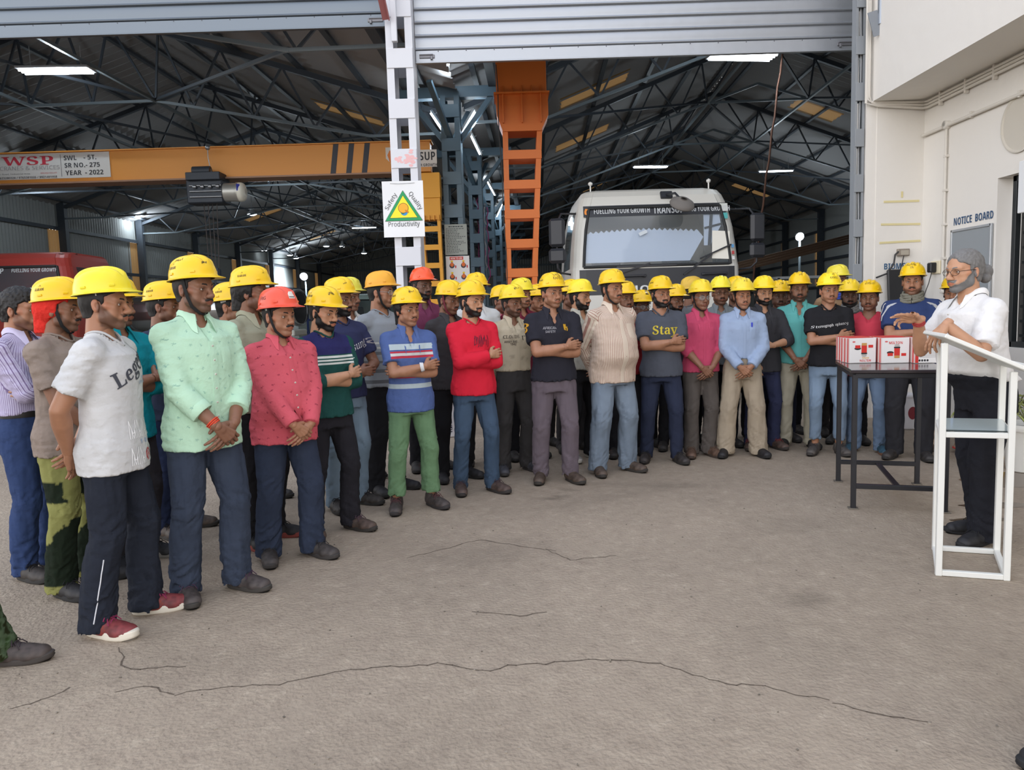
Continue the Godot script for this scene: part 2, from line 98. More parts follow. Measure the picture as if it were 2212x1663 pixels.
	person({"label": "man with blue and red scarf whose faded helmet rises above the black tee man's", "x": 3.69, "z": -8.45, "H": 1.87, "yaw": 6, "hyaw": 15, "pose": "behind", "skin": 2, "shirt": {"t": "tee", "c": rgb(160, 130, 100), "hem": 0.84, "long": true}, "pants": {"c": rgb(58, 56, 58), "loose": 0.0}, "hat": {"c": rgb(222, 206, 60)}, "scarf": rgb(70, 90, 180), "scarfkind": 1})
	person({"label": "dark-faced bearded man with grey neck scarf between black tee and red tee", "x": 3.61, "z": -7.95, "H": 1.68, "yaw": -24, "hyaw": 4, "pose": "behind", "skin": 3, "beard": 0.8, "shirt": {"t": "tee", "c": rgb(90, 90, 92), "hem": 0.84, "long": true}, "pants": {"c": rgb(40, 40, 44), "loose": 0.0}, "hat": {"c": rgb(240, 206, 40), "ink": [[-0.2, 0.4, 43, 0.05, 4]]}, "scarf": rgb(130, 130, 128)})
	person({"label": "man in faded crimson tee and blue canvas shoes behind the black table", "x": 3.56, "z": -7.41, "H": 1.65, "yaw": -30, "hyaw": -2, "pose": "side", "skin": 2, "beard": 0.25, "mous": 1.1, "shirt": {"t": "tee", "c": rgb(196, 66, 82), "hem": 0.8, "long": false, "vneck": true, "loose": 0.016}, "pants": {"c": rgb(116, 136, 162), "loose": 0.01, "fade": 0.3}, "shoe": {"c": rgb(58, 92, 110), "sole": rgb(120, 84, 64), "lace": rgb(60, 70, 80)}, "hat": {"c": rgb(232, 190, 10), "ink": [[0.1, 0.42, "MURSHID", 0.018]]}})
	person({"label": "man in navy sports tee with camouflage neck gaiter and folded arms by the wall", "x": 3.79, "z": -7.05, "H": 1.8, "yaw": -31, "hyaw": 1, "pose": "cross", "skin": 1, "beard": 0.55, "mous": 1.2, "arm": 1.1, "w": 1.06, "shirt": {"t": "tee", "c": rgb(50, 64, 104), "hem": 0.85, "long": false, "print": [{"name": "stripe_print", "lines": [[Vector2(0.1, 0), Vector2(0.1, 1)], [Vector2(0.5, 0), Vector2(0.5, 1)], [Vector2(0.9, 0), Vector2(0.9, 1)]], "box": Vector2(0.075, 0.16), "pen": 0.011, "u": 0.235, "y": 1.33, "c": rgb(226, 228, 232)}, {"name": "stripe_print", "lines": [[Vector2(0.1, 0), Vector2(0.1, 1)], [Vector2(0.5, 0), Vector2(0.5, 1)], [Vector2(0.9, 0), Vector2(0.9, 1)]], "box": Vector2(0.075, 0.16), "pen": 0.011, "u": -0.235, "y": 1.33, "c": rgb(226, 228, 232)}]}, "pants": {"c": rgb(50, 50, 54), "loose": 0.016}, "shoe": {"c": rgb(58, 54, 52), "sole": rgb(44, 42, 40)}, "hat": {"c": rgb(232, 190, 10), "ink": [[-0.1, 0.5, "MUNNA", 0.022], [-0.05, 0.33, "YA", 0.022]]}, "scarf": rgb(120, 118, 106)})
	person({"label": "man in pale blue shirt peering out behind the speaker's beard", "x": 4.33, "z": -7.3, "H": 1.67, "yaw": -41, "hyaw": 2, "pose": "side", "skin": 1, "beard": 0.8, "shirt": {"t": "shirt", "c": rgb(128, 160, 206), "hem": 0.86, "long": true}, "pants": {"c": rgb(44, 44, 50), "loose": 0.0}, "shoe": {"c": rgb(84, 70, 60), "sole": rgb(52, 48, 44)}, "hat": {"c": rgb(232, 190, 10)}, "gaiter": true})
	person({"label": "grey-haired speaker with a ponytail, spectacles and white shirt leaning on the lectern", "x": 2.93, "z": -4.60, "H": 1.80, "yaw": -84, "hyaw": 8, "hpitch": 4, "lean": 0.20, "belly": 0.05, "w": 1.04, "skin": 0, "beard": 0.78, "mous": 1.5, "hair": "tied", "hairc": rgb(120, 118, 116), "beardc": Color(0.20, 0.19, 0.185), "glasses": 1, "sw": 0.10, "sg": 0.07, "arms": {"wr": [Vector3(-0.12, 1.40, 0.36), Vector3(0.22, 1.375, 0.42)], "pole": [Vector3(-0.5, -1, -0.2), Vector3(0.35, -1, 0.0)], "hd": [Vector3(0.0, 0.12, 1), Vector3(-0.1, -0.75, 0.65)], "pn": [Vector3(0.6, -0.8, 0), Vector3(-0.2, -0.5, -0.8)], "hp": ["point", "droop"]}, "shirt": {"t": "shirt", "c": rgb(228, 226, 224), "hem": 0.96, "long": false, "sleeve": 0.72, "loose": 0.024, "crease": 0.006, "vee": 0.05}, "pants": {"c": rgb(40, 41, 47), "loose": 0.02}, "shoe": {"c": rgb(36, 36, 40), "sole": rgb(34, 34, 36), "lace": rgb(24, 24, 26)}, "thread": [0, rgb(170, 60, 60)]})
	person({"label": "person at the left edge showing only a worn dark shoe and camouflage cuff", "x": -2.62, "z": -3.12, "H": 1.72, "yaw": 100, "hyaw": 0, "skin": 2, "pose": "behind", "sw": 0.09, "sg": 0.30, "w": 0.9, "toes": [-0.3, 0.0], "shirt": {"t": "tee", "c": rgb(90, 96, 80), "hem": 0.84}, "pants": {"c": rgb(70, 84, 62), "loose": 0.012, "camo": true}, "shoe": {"c": rgb(74, 64, 60), "sole": rgb(60, 54, 50), "lace": rgb(54, 44, 48)}, "hat": {"c": rgb(244, 204, 14)}})
	person({"label": "person beyond the lower right corner with just a black shoe tip showing", "x": 1.94, "z": -2.42, "H": 1.72, "yaw": -80, "hyaw": 0, "skin": 1, "pose": "behind", "sw": 0.09, "sg": 0.16, "toes": [0.0, 0.0], "shirt": {"t": "tee", "c": rgb(90, 96, 110), "hem": 0.84}, "pants": {"c": rgb(40, 41, 47), "loose": 0.012}, "shoe": {"c": rgb(30, 30, 34), "sole": rgb(28, 28, 30)}})

func stripes(base: Color, line: Color, period: float, width: float) -> ImageTexture:   # upright stripes, tile 0.24 m
	var im := Image.create(480, 4, false, Image.FORMAT_RGB8)
	im.fill(base)
	var n := int(round(0.24 / period))
	for k in n:
		im.fill_rect(Rect2i(int(480.0 * k / n), 0, int(480.0 * width / 0.24), 4), line)
		im.fill_rect(Rect2i(int(480.0 * (k + 0.5) / n), 0, 2, 4), base.lerp(line, 0.4))
	return ImageTexture.create_from_image(im)

func bands(base: Color, rows: Array) -> ImageTexture:       # bands around the body by height, one metre per tile
	var im := Image.create(4, 1024, false, Image.FORMAT_RGB8)
	im.fill(base)
	for r: Array in rows:
		for y in range(int(float(r[0]) * 1024), int(float(r[1]) * 1024)):
			im.fill_rect(Rect2i(0, posmod(-y, 1024), 4, 1), r[2])
	return ImageTexture.create_from_image(im)

func motifs(base: Color, ink: Color, sd: int) -> ImageTexture:      # small printed sprigs
	var im := Image.create(512, 512, false, Image.FORMAT_RGB8)
	im.fill(base)
	var r := RandomNumberGenerator.new()
	r.seed = sd
	for k in 16:
		var c := Vector2((k % 4) * 128 + 64 + (64 if (k / 4) % 2 else 0), (k / 4) * 128 + 64) + Vector2(r.randf_range(-14, 14), r.randf_range(-14, 14))
		for q in 9:
			var a := r.randf() * TAU
			var p := c
			for s in 9:
				p += Vector2(cos(a), sin(a)) * 2.0
				a += r.randf_range(-0.5, 0.5)
				im.fill_rect(Rect2i(posmod(int(p.x), 509), posmod(int(p.y), 509), 3, 3), ink)
	return ImageTexture.create_from_image(im)

func outline_letters() -> Array:       # open outlined capitals
	var out := []
	for k in 4:
		var x := k * 0.26
		var w := 0.2
		out.append([Vector2(x, 0), Vector2(x, 1), Vector2(x + w * 0.4, 0.3), Vector2(x + w * 0.6, 0.3), Vector2(x + w, 1), Vector2(x + w, 0)])
		out.append([Vector2(x + w * 0.25, 0), Vector2(x + w * 0.25, 0.45), Vector2(x + w * 0.5, 0.0), Vector2(x + w * 0.75, 0.45), Vector2(x + w * 0.75, 0)])
	return out

func ring_lines() -> Array:
	var l := []
	for q in 17: l.append(Vector2(0.5 + 0.5 * cos(TAU * q / 16), 0.5 + 0.5 * sin(TAU * q / 16)))
	return [l, [Vector2(0.3, 0.45), Vector2(0.5, 0.7), Vector2(0.7, 0.45), Vector2(0.5, 0.3), Vector2(0.3, 0.45)]]

# ------------------------------------------------------------------ the shed
var SH := Transform3D(Basis(Vector3.UP, -0.038), Vector3(-1.2, 0, -10.2))
func sp(x: float, y: float, t: float) -> Vector3:     # x from the middle columns, t metres into the shed
	return SH * Vector3(x, y, -t)

func roof_y(bay: int, f: float) -> float:             # f 0 = eave, 1 = ridge
	return lerpf(5.75, 8.2, f) if bay == 0 else lerpf(5.9, 8.8, f)

const BAYW := 15.4
const LENGTH := 52.0

func corrugated(a: Vector3, along: Vector3, up: Vector3, n: Vector3, cuts: Array, holes: Array, step: float, deep: float) -> Soup:
	# waves run along «along»; cuts are heights along up; holes are [from, to, cut index]
	var s := Soup.new()
	var L := along.length()
	var u := along / L
	var cnt := int(L / step)
	for i in cnt:
		var p := i * step
		var q := (i + 1) * step
		var d0 := deep if i % 2 == 0 else -deep
		var d1 := -d0
		for c in cuts.size() - 1:
			var skip := false
			for h: Array in holes:
				if p > h[0] - 0.001 and p < h[1] and c == h[2]:
					skip = true
			if skip: continue
			var A := a + u * p + up * float(cuts[c]) + n * d0
			var B := a + u * p + up * float(cuts[c + 1]) + n * d0
			var C := a + u * q + up * float(cuts[c + 1]) + n * d1
			var D := a + u * q + up * float(cuts[c]) + n * d1
			s.face(A, B, C, D)
	return s

func translucent(a: Vector3, along: Vector3, up: Vector3, n: Vector3, lo: float, hi: float, p0: float, p1: float, called := "skylight_panel") -> void:
	var s := Soup.new()
	var u := along.normalized()
	var i := 0
	var p := p0
	while p < p1:
		var d := 0.018 if i % 2 == 0 else -0.018
		s.face(a + u * p + up * lo + n * d, a + u * p + up * hi + n * d, a + u * (p + 0.08) + up * hi - n * d, a + u * (p + 0.08) + up * lo - n * d)
		p += 0.08
		i += 1
	var m := mat("translucent sheet", rgb(150, 118, 76), 0.6, 0.0, false)
	m.backlight_enabled = true
	m.backlight = rgb(120, 92, 56)
	struct(called, s, m, "translucent ribbed plastic daylight panel in the shed cladding")

func shed() -> void:
	var sheet := mat("roof sheet", rgb(146, 144, 144), 0.7, 0.0, false)
	var wallm := mat("wall sheet", rgb(150, 152, 150), 0.65, 0.0, false)
	var steel := mat("dark steel", rgb(64, 70, 78), 0.6, 0.0, false)
	var pale := mat("pale steel", rgb(112, 122, 128), 0.5, 0.0, false)
	for bay in 2:
		var x0 := -BAYW if bay == 0 else 0.0
		for sd in 2:                       # left slope, right slope
			var xe := x0 if sd == 0 else x0 + BAYW
			var xr := x0 + BAYW / 2
			var e := sp(xe, roof_y(bay, 0.0), 0.2)
			var r := sp(xr, roof_y(bay, 1.0), 0.2)
			var up := (r - e)
			var n := up.cross(sp(0, 0, 1) - sp(0, 0, 0)).normalized()
			if n.y < 0: n = -n
			var along := sp(0, 0, LENGTH) - sp(0, 0, 0)
			var cuts := [-0.02, 0.3, 0.52, 0.7, 1.0]
			var holes := []
			var spots := [[6.4, 1], [14.4, 2], [27.2, 1]] if (bay + sd) % 2 == 0 else [[9.0, 1], [14.4, 1], [27.6, 2]]
			if bay == 0 and sd == 0: spots = [[17.6, 2], [27.2, 1], [37.6, 1]]
			for h: Array in spots:
				holes.append([h[0], h[0] + 0.8, h[1]])
				translucent(e, along, up, n, cuts[h[1]] - 0.004, cuts[h[1] + 1] + 0.004, h[0] - 0.08, h[0] + 0.96, "skylight_panel")
			struct("roof", corrugated(e, along, up, n, cuts, holes, 0.16, 0.03), sheet, "grey corrugated roof sheets over the dark shed")
			# purlins under the sheets
			for k in 6:
				var f := 0.06 + k * 0.178
				var b := Soup.new()
				var p := e + up * f - n * 0.09
				b.bar(p, p + along, 0.10, 0.06, Vector3.UP)
				struct("purlin", b, steel, "long dark purlin under the roof sheets")
		# trusses every 5.2 m
		var flat := 6.15 if bay == 0 else 7.0
		for k in 10:
			var t := 0.6 + k * 5.2
			var T := Node3D.new()
			T.name = numbered("roof_truss")
			add_child(T, true)
			T.set_meta("kind", "structure")
			var xm := x0 + BAYW / 2
			var far := k > 5
			var merged := Soup.new()
			var member := func(called: String, a: Vector3, b: Vector3, w: float, m: Material) -> void:
				if far:
					merged.bar(a, b, w, w)
				else:
					var q := Soup.new()
					q.bar(a, b, w, w)
					put(called, q, m, T)
			var low := 5.25 if bay == 0 else 5.45
			for sd in [-1.0, 1.0]:
				var xe: float = xm + sd * (BAYW / 2 - 0.15)
				member.call("top_chord", sp(xe, roof_y(bay, 0.0) - 0.15, t), sp(xm, roof_y(bay, 1.0) - 0.15, t), 0.11, steel)
				member.call("bottom_chord", sp(xe, low, t), sp(xm + sd * 5.9, low, t), 0.055, pale)
				member.call("bottom_chord", sp(xm + sd * 5.9, low, t), sp(xm + sd * 1.35, flat, t), 0.055, pale)
				if sd < 0:
					member.call("tie", sp(xm - 1.35, flat, t), sp(xm + 1.35, flat, t), 0.055, pale)
				if bay == 1:
					member.call("peak_chord", sp(xm + sd * 1.35, flat, t), sp(xm, flat + 0.45, t), 0.06, pale)
				else:
					member.call("king_post", sp(xm, flat, t), sp(xm + sd * 0.5, roof_y(bay, 0.93) - 0.15, t), 0.04, steel)
				for q in 5:
					var f0 := 0.12 + 0.17 * q
					var xt := lerpf(xe, xm, f0)
					var fb := clampf(f0 + 0.085, 0.0, 0.82)
					var xb := lerpf(xe, xm, fb)
					var yb := func(x: float) -> float:
						var a := absf(x - xm)
						return low if a > 5.9 else lerpf(flat, low, clampf((a - 1.35) / 4.55, 0.0, 1.0))
					member.call("web", sp(xt, roof_y(bay, f0) - 0.15, t), sp(xb, yb.call(xb), t), 0.04, steel)
					var f2 := clampf(f0 + 0.17, 0.0, 0.95)
					member.call("web", sp(xb, yb.call(xb), t), sp(lerpf(xe, xm, f2), roof_y(bay, f2) - 0.15, t), 0.04, steel)
			if far:
				put("members", merged, steel, T)
			T.set_meta("label", "riveted angle truss spanning the shed bay under its roof")
			# braces along the bay between trusses at the flat tie
			if k < 6:
				for sd in [-1.0, 1.0]:
					var b := Soup.new()
					b.bar(sp(xm + sd * 1.35, flat, t), sp(xm + sd * 1.35, flat, t + 5.2), 0.06, 0.06)
					struct("longitudinal_tie", b, pale, "long tie running from truss to truss")
				var b2 := Soup.new()
				b2.bar(sp(xm - 1.35, flat + 0.02, t), sp(xm + 1.35, flat + 0.02, t + 5.2), 0.05, 0.05)
				b2.bar(sp(xm + 5.9, low + 0.02, t), sp(xm + 1.35, flat + 0.02, t + 5.2), 0.05, 0.05)
				b2.bar(sp(xm - 5.9, low + 0.02, t), sp(xm - 1.35, flat + 0.02, t + 5.2), 0.05, 0.05)
				struct("diagonal_brace", b2, steel, "thin diagonal bracing between two trusses")
	# side walls, far gable, wall posts
	for sd in [-1.0, 1.0]:
		var a := sp(sd * BAYW, 0, 0.2)
		var along := sp(0, 0, LENGTH) - sp(0, 0, 0)
		var n: Vector3 = (sp(1, 0, 0) - sp(0, 0, 0)) * -sd
		var holes := []
		var cuts := [0.0, 2.35, 4.85, 5.9]
		for k in 7:
			var p := 15.4 + k * 5.2 if sd < 0 else 16.4 + k * 5.2
			holes.append([p, p + 0.72, 1])
			translucent(a, along, Vector3.UP, n, cuts[1], cuts[2], p - 0.08, p + 0.88, "window_panel")
		struct("wall_left" if sd < 0 else "wall_right_shed", corrugated(a, along, Vector3.UP, n, cuts, holes, 0.08, 0.018), wallm, "corrugated side wall of the shed")
		for k in 10:
			var c := Soup.new()
			c.bar(sp(sd * (BAYW - 0.2), 0, 0.6 + k * 5.2), sp(sd * (BAYW - 0.2), 5.9, 0.6 + k * 5.2), 0.26, 0.2)
			struct("column", c, steel, "side wall stanchion of the shed")
		for y in [2.2, 3.5, 4.9]:
			var c := Soup.new()
			c.bar(sp(sd * (BAYW - 0.1), y, 0.3), sp(sd * (BAYW - 0.1), y, LENGTH), 0.06, 0.12)
			struct("girt", c, steel, "horizontal rail carrying the side wall sheets")
	var g := Soup.new()
	var i := 0
	var x := -BAYW
	while x < BAYW:
		var bay := 0 if x < 0 else 1
		var f := 1.0 - absf(fposmod(x, BAYW) - BAYW / 2) / (BAYW / 2)
		var x2 := x + 0.1
		var f2 := 1.0 - absf(fposmod(x2 - 0.0001, BAYW) - BAYW / 2) / (BAYW / 2)
		var d := 0.02 if i % 2 == 0 else -0.02
		g.face(sp(x, 0, LENGTH + d), sp(x, roof_y(bay, f), LENGTH + d), sp(x2, roof_y(bay, f2), LENGTH - d), sp(x2, 0, LENGTH - d))
		x = x2
		i += 1
	struct("wall_back", g, wallm, "far corrugated gable wall of the shed")
	for y in [3.0, 5.2]:
		var c := Soup.new()
		c.bar(sp(-BAYW, y, LENGTH - 0.15), sp(BAYW, y, LENGTH - 0.15), 0.1, 0.14)
		struct("girt", c, pale, "horizontal rail on the far gable wall")

# two channels with batten plates across them, on a front and a back face
func lattice(called: String, label: String, foot: Vector3, height: float, w: float, dep: float, flange: float, pitch: float, plate: float, first: float, m: Material, turn := 0.0) -> Node3D:
	var T := Node3D.new()
	T.name = numbered(called)
	add_child(T, true)
	T.position = foot
	T.rotation.y = turn
	T.set_meta("kind", "structure")
	T.set_meta("label", label)
	for sx in [-1.0, 1.0]:
		var c := Soup.new()
		var x: float = sx * (w / 2 - flange / 2)
		c.box(Vector3(x, height / 2, dep / 2 - 0.006), Vector3(flange, height, 0.012))
		c.box(Vector3(x, height / 2, -dep / 2 + 0.006), Vector3(flange, height, 0.012))
		c.box(Vector3(sx * (w / 2 - 0.006), height / 2, 0), Vector3(0.012, height, dep - 0.024))
		put("channel", c, m, T)
	var y := first
	while y < height:
		for sz in [1.0, -1.0]:
			var b := Soup.new()
			b.box(Vector3(0, y, sz * (dep / 2 + 0.006)), Vector3(w - 0.01, plate, 0.012), Basis.IDENTITY, 0.003)
			put("batten_plate", b, m, T)
		y += pitch
	return T

func text_on(parent: Node3D, called: String, text: String, size: float, at: Vector3, b: Basis, c: Color, bold := true, slim := 1.0, serif := false, rough := 0.6) -> MeshInstance3D:
	var s := Soup.new()
	lay(s, letters(text, size, bold, serif, slim), func(p: Vector2) -> Array:
		return [at + b * Vector3(p.x, p.y, 0.0), b.z], 9.0)
	return put(called, s, mat("ink %s" % c.to_html(), c, rough, 0.0, false), parent)

func flat_on(parent: Node3D, called: String, pts: PackedVector2Array, at: Vector3, b: Basis, c: Color, depth := 0.0) -> MeshInstance3D:
	var s := Soup.new()
	s.plate(pts, at, b, depth)
	return put(called, s, mat("ink %s" % c.to_html(), c, 0.6, 0.0, false), parent)

func rect(w: float, h: float) -> PackedVector2Array:
	return PackedVector2Array([Vector2(-w / 2, -h / 2), Vector2(w / 2, -h / 2), Vector2(w / 2, h / 2), Vector2(-w / 2, h / 2)])

func oval(rx: float, ry: float, n := 24, a0 := 0.0, a1 := TAU) -> PackedVector2Array:
	var p := PackedVector2Array()
	for i in n:
		var a := a0 + (a1 - a0) * i / (n if a1 - a0 > 6.28 else n - 1)
		p.append(Vector2(cos(a) * rx, sin(a) * ry))
	return p

func shutter(label: String, x0: float, x1: float, bottom: float, m: Material, pitch: float) -> void:
	var T := Node3D.new()
	T.name = numbered("roller_shutter")
	add_child(T, true)
	T.position = Vector3(x0, bottom, -10.25)
	T.set_meta("label", label)
	T.set_meta("category", "roller shutter")
	var w := x1 - x0
	var bb := Soup.new()
	bb.box(Vector3(w / 2, 0.085, 0.0), Vector3(w, 0.165, 0.03), Basis.IDENTITY, 0.004)
	bb.box(Vector3(w / 2, 0.008, 0.012), Vector3(w, 0.016, 0.06), Basis.IDENTITY, 0.003)
	put("bottom_rail", bb, m, T)
	var n := int((7.0 - bottom - 0.17) / pitch)
	for i in n:
		var s := Soup.new()
		var rows := []
		var y0 := 0.172 + i * pitch
		for pr in [[0.0, 0.0], [0.008, 0.022], [0.022, 0.026], [0.03, 0.006], [0.04, 0.0], [0.07, 0.006], [pitch * 0.75, 0.007], [pitch * 0.93, 0.001], [pitch, -0.004]]:
			rows.append([Vector3(0, y0 + pr[0], pr[1]), Vector3(w, y0 + pr[0], pr[1])])
		s.sheet(rows, false, Color.WHITE)
		put("slat", s, m, T)
	for xr in [0.03, w - 0.03]:                      # lock hasps near both ends
		var h := Soup.new()
		var sx := 1.0 if xr < 1.0 else -1.0
		h.box(Vector3(xr + sx * 0.12, 0.09, 0.022), Vector3(0.2, 0.045, 0.016), Basis.IDENTITY, 0.003)
		h.tube([Vector3(xr + sx * 0.02, 0.11, 0.03), Vector3(xr + sx * 0.2, 0.11, 0.034)], 0.009, 8)
		h.box(Vector3(xr + sx * 0.18, 0.07, 0.036), Vector3(0.03, 0.05, 0.02), Basis.IDENTITY, 0.004)
		put("lock", h, mat("hasp", rgb(120, 120, 124), 0.5, 0.6, false), T)
	var riv := Soup.new()
	var x := 0.3
	while x < w:
		riv.lathe([[0.008, 0.0], [0.007, 0.004], [0.0, 0.006]], Vector3(x, 0.155, 0.015), 6, Basis(Vector3(1, 0, 0), PI / 2))
		x += 0.37
	put("rivets", riv, mat("hasp", rgb(120, 120, 124), 0.5, 0.6, false), T).set_meta("kind", "stuff")

func facade() -> void:
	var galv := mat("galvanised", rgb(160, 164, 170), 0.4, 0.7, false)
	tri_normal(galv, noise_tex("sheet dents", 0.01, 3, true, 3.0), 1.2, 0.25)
	var galv2 := mat("galvanised dark", rgb(108, 116, 124), 0.42, 0.75, false)  # base colour darkened to stand in for the dark surroundings this shutter reflects
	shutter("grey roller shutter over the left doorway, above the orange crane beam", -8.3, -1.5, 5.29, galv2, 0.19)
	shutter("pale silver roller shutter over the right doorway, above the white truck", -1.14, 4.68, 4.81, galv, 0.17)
	var white := mat("white steel", rgb(206, 208, 214), 0.5, 0.0, false)
	var T := lattice("column", "white lattice column between the two shutters, carrying the safety poster", Vector3(-1.322, 0, -10.2), 7.2, 0.345, 0.4, 0.095, 0.632, 0.245, 0.39, white)
	var stain := Soup.new()
	var r := RandomNumberGenerator.new(); r.seed = 4
	for k in 44:
		var p := Vector2(r.randfn(0.02, 0.075), r.randfn(-0.03, 0.06))
		if absf(p.x) > 0.15 or absf(p.y) > 0.11: continue
		stain.plate(oval(0.012 + r.randf() * 0.02, 0.01 + r.randf() * 0.014, 10), Vector3(p.x, 3.55 + p.y, 0.2125 + k * 0.00003), Basis.IDENTITY, 0.0)
	put("paint_smudge", stain, mat("red smudge", rgb(224, 178, 178), 0.7, 0.0, false), T)
	# red angle brace and white drop post at the column head
	var br := Soup.new()
	br.bar(Vector3(-1.46, 5.26, -9.9), Vector3(-1.62, 6.6, -8.7), 0.09, 0.02, Vector3.BACK)
	br.bar(Vector3(-1.42, 5.26, -9.9), Vector3(-1.58, 6.6, -8.7), 0.012, 0.09, Vector3.BACK)
	struct("trim_1", br, mat("oxide", rgb(150, 92, 92), 0.6, 0.0, false), "rusty red angle brace sloping up from the white column head")
	var po := Soup.new()
	po.box(Vector3(-1.37, 5.7, -9.95), Vector3(0.07, 1.4, 0.07), Basis.IDENTITY, 0.004)
	struct("trim_2", po, white, "short white post hanging before the white column")
	# right jamb: grey lattice pillar with conduits behind it
	var grey := mat("grey steel", rgb(140, 145, 150), 0.5, 0.0, false)
	lattice("column", "grey lattice jamb beside the white wall at the right doorway", Vector3(4.467, 0, -9.69), 7.2, 0.125, 0.11, 0.03, 0.56, 0.22, 0.2, grey)
	var cond := Soup.new()
	for q in 2:
		var pts := []
		for k in 24:
			pts.append(Vector3(4.455 + 0.03 * q + 0.008 * sin(k * 0.9 + q), 0.3 + k * 0.28, -9.70 + 0.02 * q))
		cond.tube(pts, 0.012, 7)
	struct("trim_3", cond, mat("conduit grey", rgb(176, 178, 180), 0.5, 0.0, false), "grey conduits climbing inside the grey lattice jamb")
	# cladding above and beside the doorways
	var up := Soup.new()
	up.box(Vector3(-1.9, 8.1, -10.5), Vector3(13.2, 2.3, 0.16))
	up.box(Vector3(-12.6, 4.6, -10.4), Vector3(8.4, 9.2, 0.16))
	up.box(Vector3(9.8, 4.6, -10.5), Vector3(9.8, 9.2, 0.16))
	struct("wall_front", up, mat("cladding", rgb(150, 155, 160), 0.6, 0.0, false), "grey sheet cladding over the doorways")

func safety_poster() -> void:
	var T := thing("safety_poster", "white poster with green and yellow triangle reading Safety Quality Productivity", "poster", Vector3(-1.352, 2.895, -9.955))
	var b := Soup.new()
	var rows := []
	for i in 7:
		var row := []
		for j in 5:
			var y := lerpf(-0.36, 0.36, i / 6.0)
			var x := lerpf(-0.268, 0.268, j / 4.0)
			row.append(Vector3(x, y, 0.012 * pow(absf(y) / 0.36, 2.0) * (1.0 if x < 0 else 0.3)))
		rows.append(row)
	b.sheet(rows, false)
	var b2 := []
	for rw: Array in rows:
		var r2 := []
		for p: Vector3 in rw: r2.append(p - Vector3(0, 0, 0.003))
		b2.append(r2)
	b.sheet(b2, false, Color.WHITE, true)
	put("sheet", b, mat("poster white", rgb(226, 228, 230), 0.6, 0.0, false), T)
	var z := 0.006
	var I := Basis.IDENTITY
	var tri := func(r: float, dy: float) -> PackedVector2Array:
		return PackedVector2Array([Vector2(0, 1.0 * r + dy), Vector2(-1.12 * r, -0.78 * r + dy), Vector2(1.12 * r, -0.78 * r + dy)])
	flat_on(T, "triangle", tri.call(0.222, 0.02), Vector3(0, 0, z), I, rgb(70, 78, 60))
	flat_on(T, "triangle", tri.call(0.214, 0.02), Vector3(0, 0, z + 0.001), I, rgb(28, 150, 90))
	flat_on(T, "triangle", tri.call(0.165, 0.013), Vector3(0, 0, z + 0.002), I, rgb(70, 78, 60))
	flat_on(T, "triangle", tri.call(0.158, 0.013), Vector3(0, 0, z + 0.003), I, rgb(238, 226, 40))
	flat_on(T, "globe", oval(0.048, 0.05), Vector3(0.01, -0.035, z + 0.004), I, rgb(50, 140, 200))
	flat_on(T, "globe_land", oval(0.02, 0.016), Vector3(-0.01, -0.05, z + 0.0045), I, rgb(40, 120, 60))
	flat_on(T, "helmet_outline", oval(0.068, 0.066), Vector3(0.0, 0.012, z + 0.005), I, rgb(120, 70, 20))
	flat_on(T, "helmet_shape", oval(0.062, 0.06), Vector3(0.0, 0.012, z + 0.006), I, rgb(240, 170, 40))
	flat_on(T, "helmet_peak", oval(0.03, 0.012), Vector3(0.045, -0.03, z + 0.007), I.rotated(Vector3.BACK, -0.6), rgb(200, 120, 20))
	text_on(T, "lettering", "Productivity", 0.085, Vector3(0, -0.20, z), I, rgb(72, 74, 76), false, -0.41)
	text_on(T, "lettering", "Safety", 0.075, Vector3(-0.155, 0.10, z), I.rotated(Vector3.BACK, 1.0), rgb(72, 74, 76), false, -0.24)
	text_on(T, "lettering", "Quality", 0.075, Vector3(0.16, 0.10, z), I.rotated(Vector3.BACK, -1.0), rgb(72, 74, 76), false, -0.26)
	var st := Soup.new()
	st.tube([Vector3(-0.16, 0.33, 0.012), Vector3(-0.05, 0.325, 0.014), Vector3(0.06, 0.328, 0.014), Vector3(0.16, 0.332, 0.01)], 0.002, 5)
	put("wire", st, mat("wire", rgb(120, 120, 120), 0.5, 0.5, false), T)

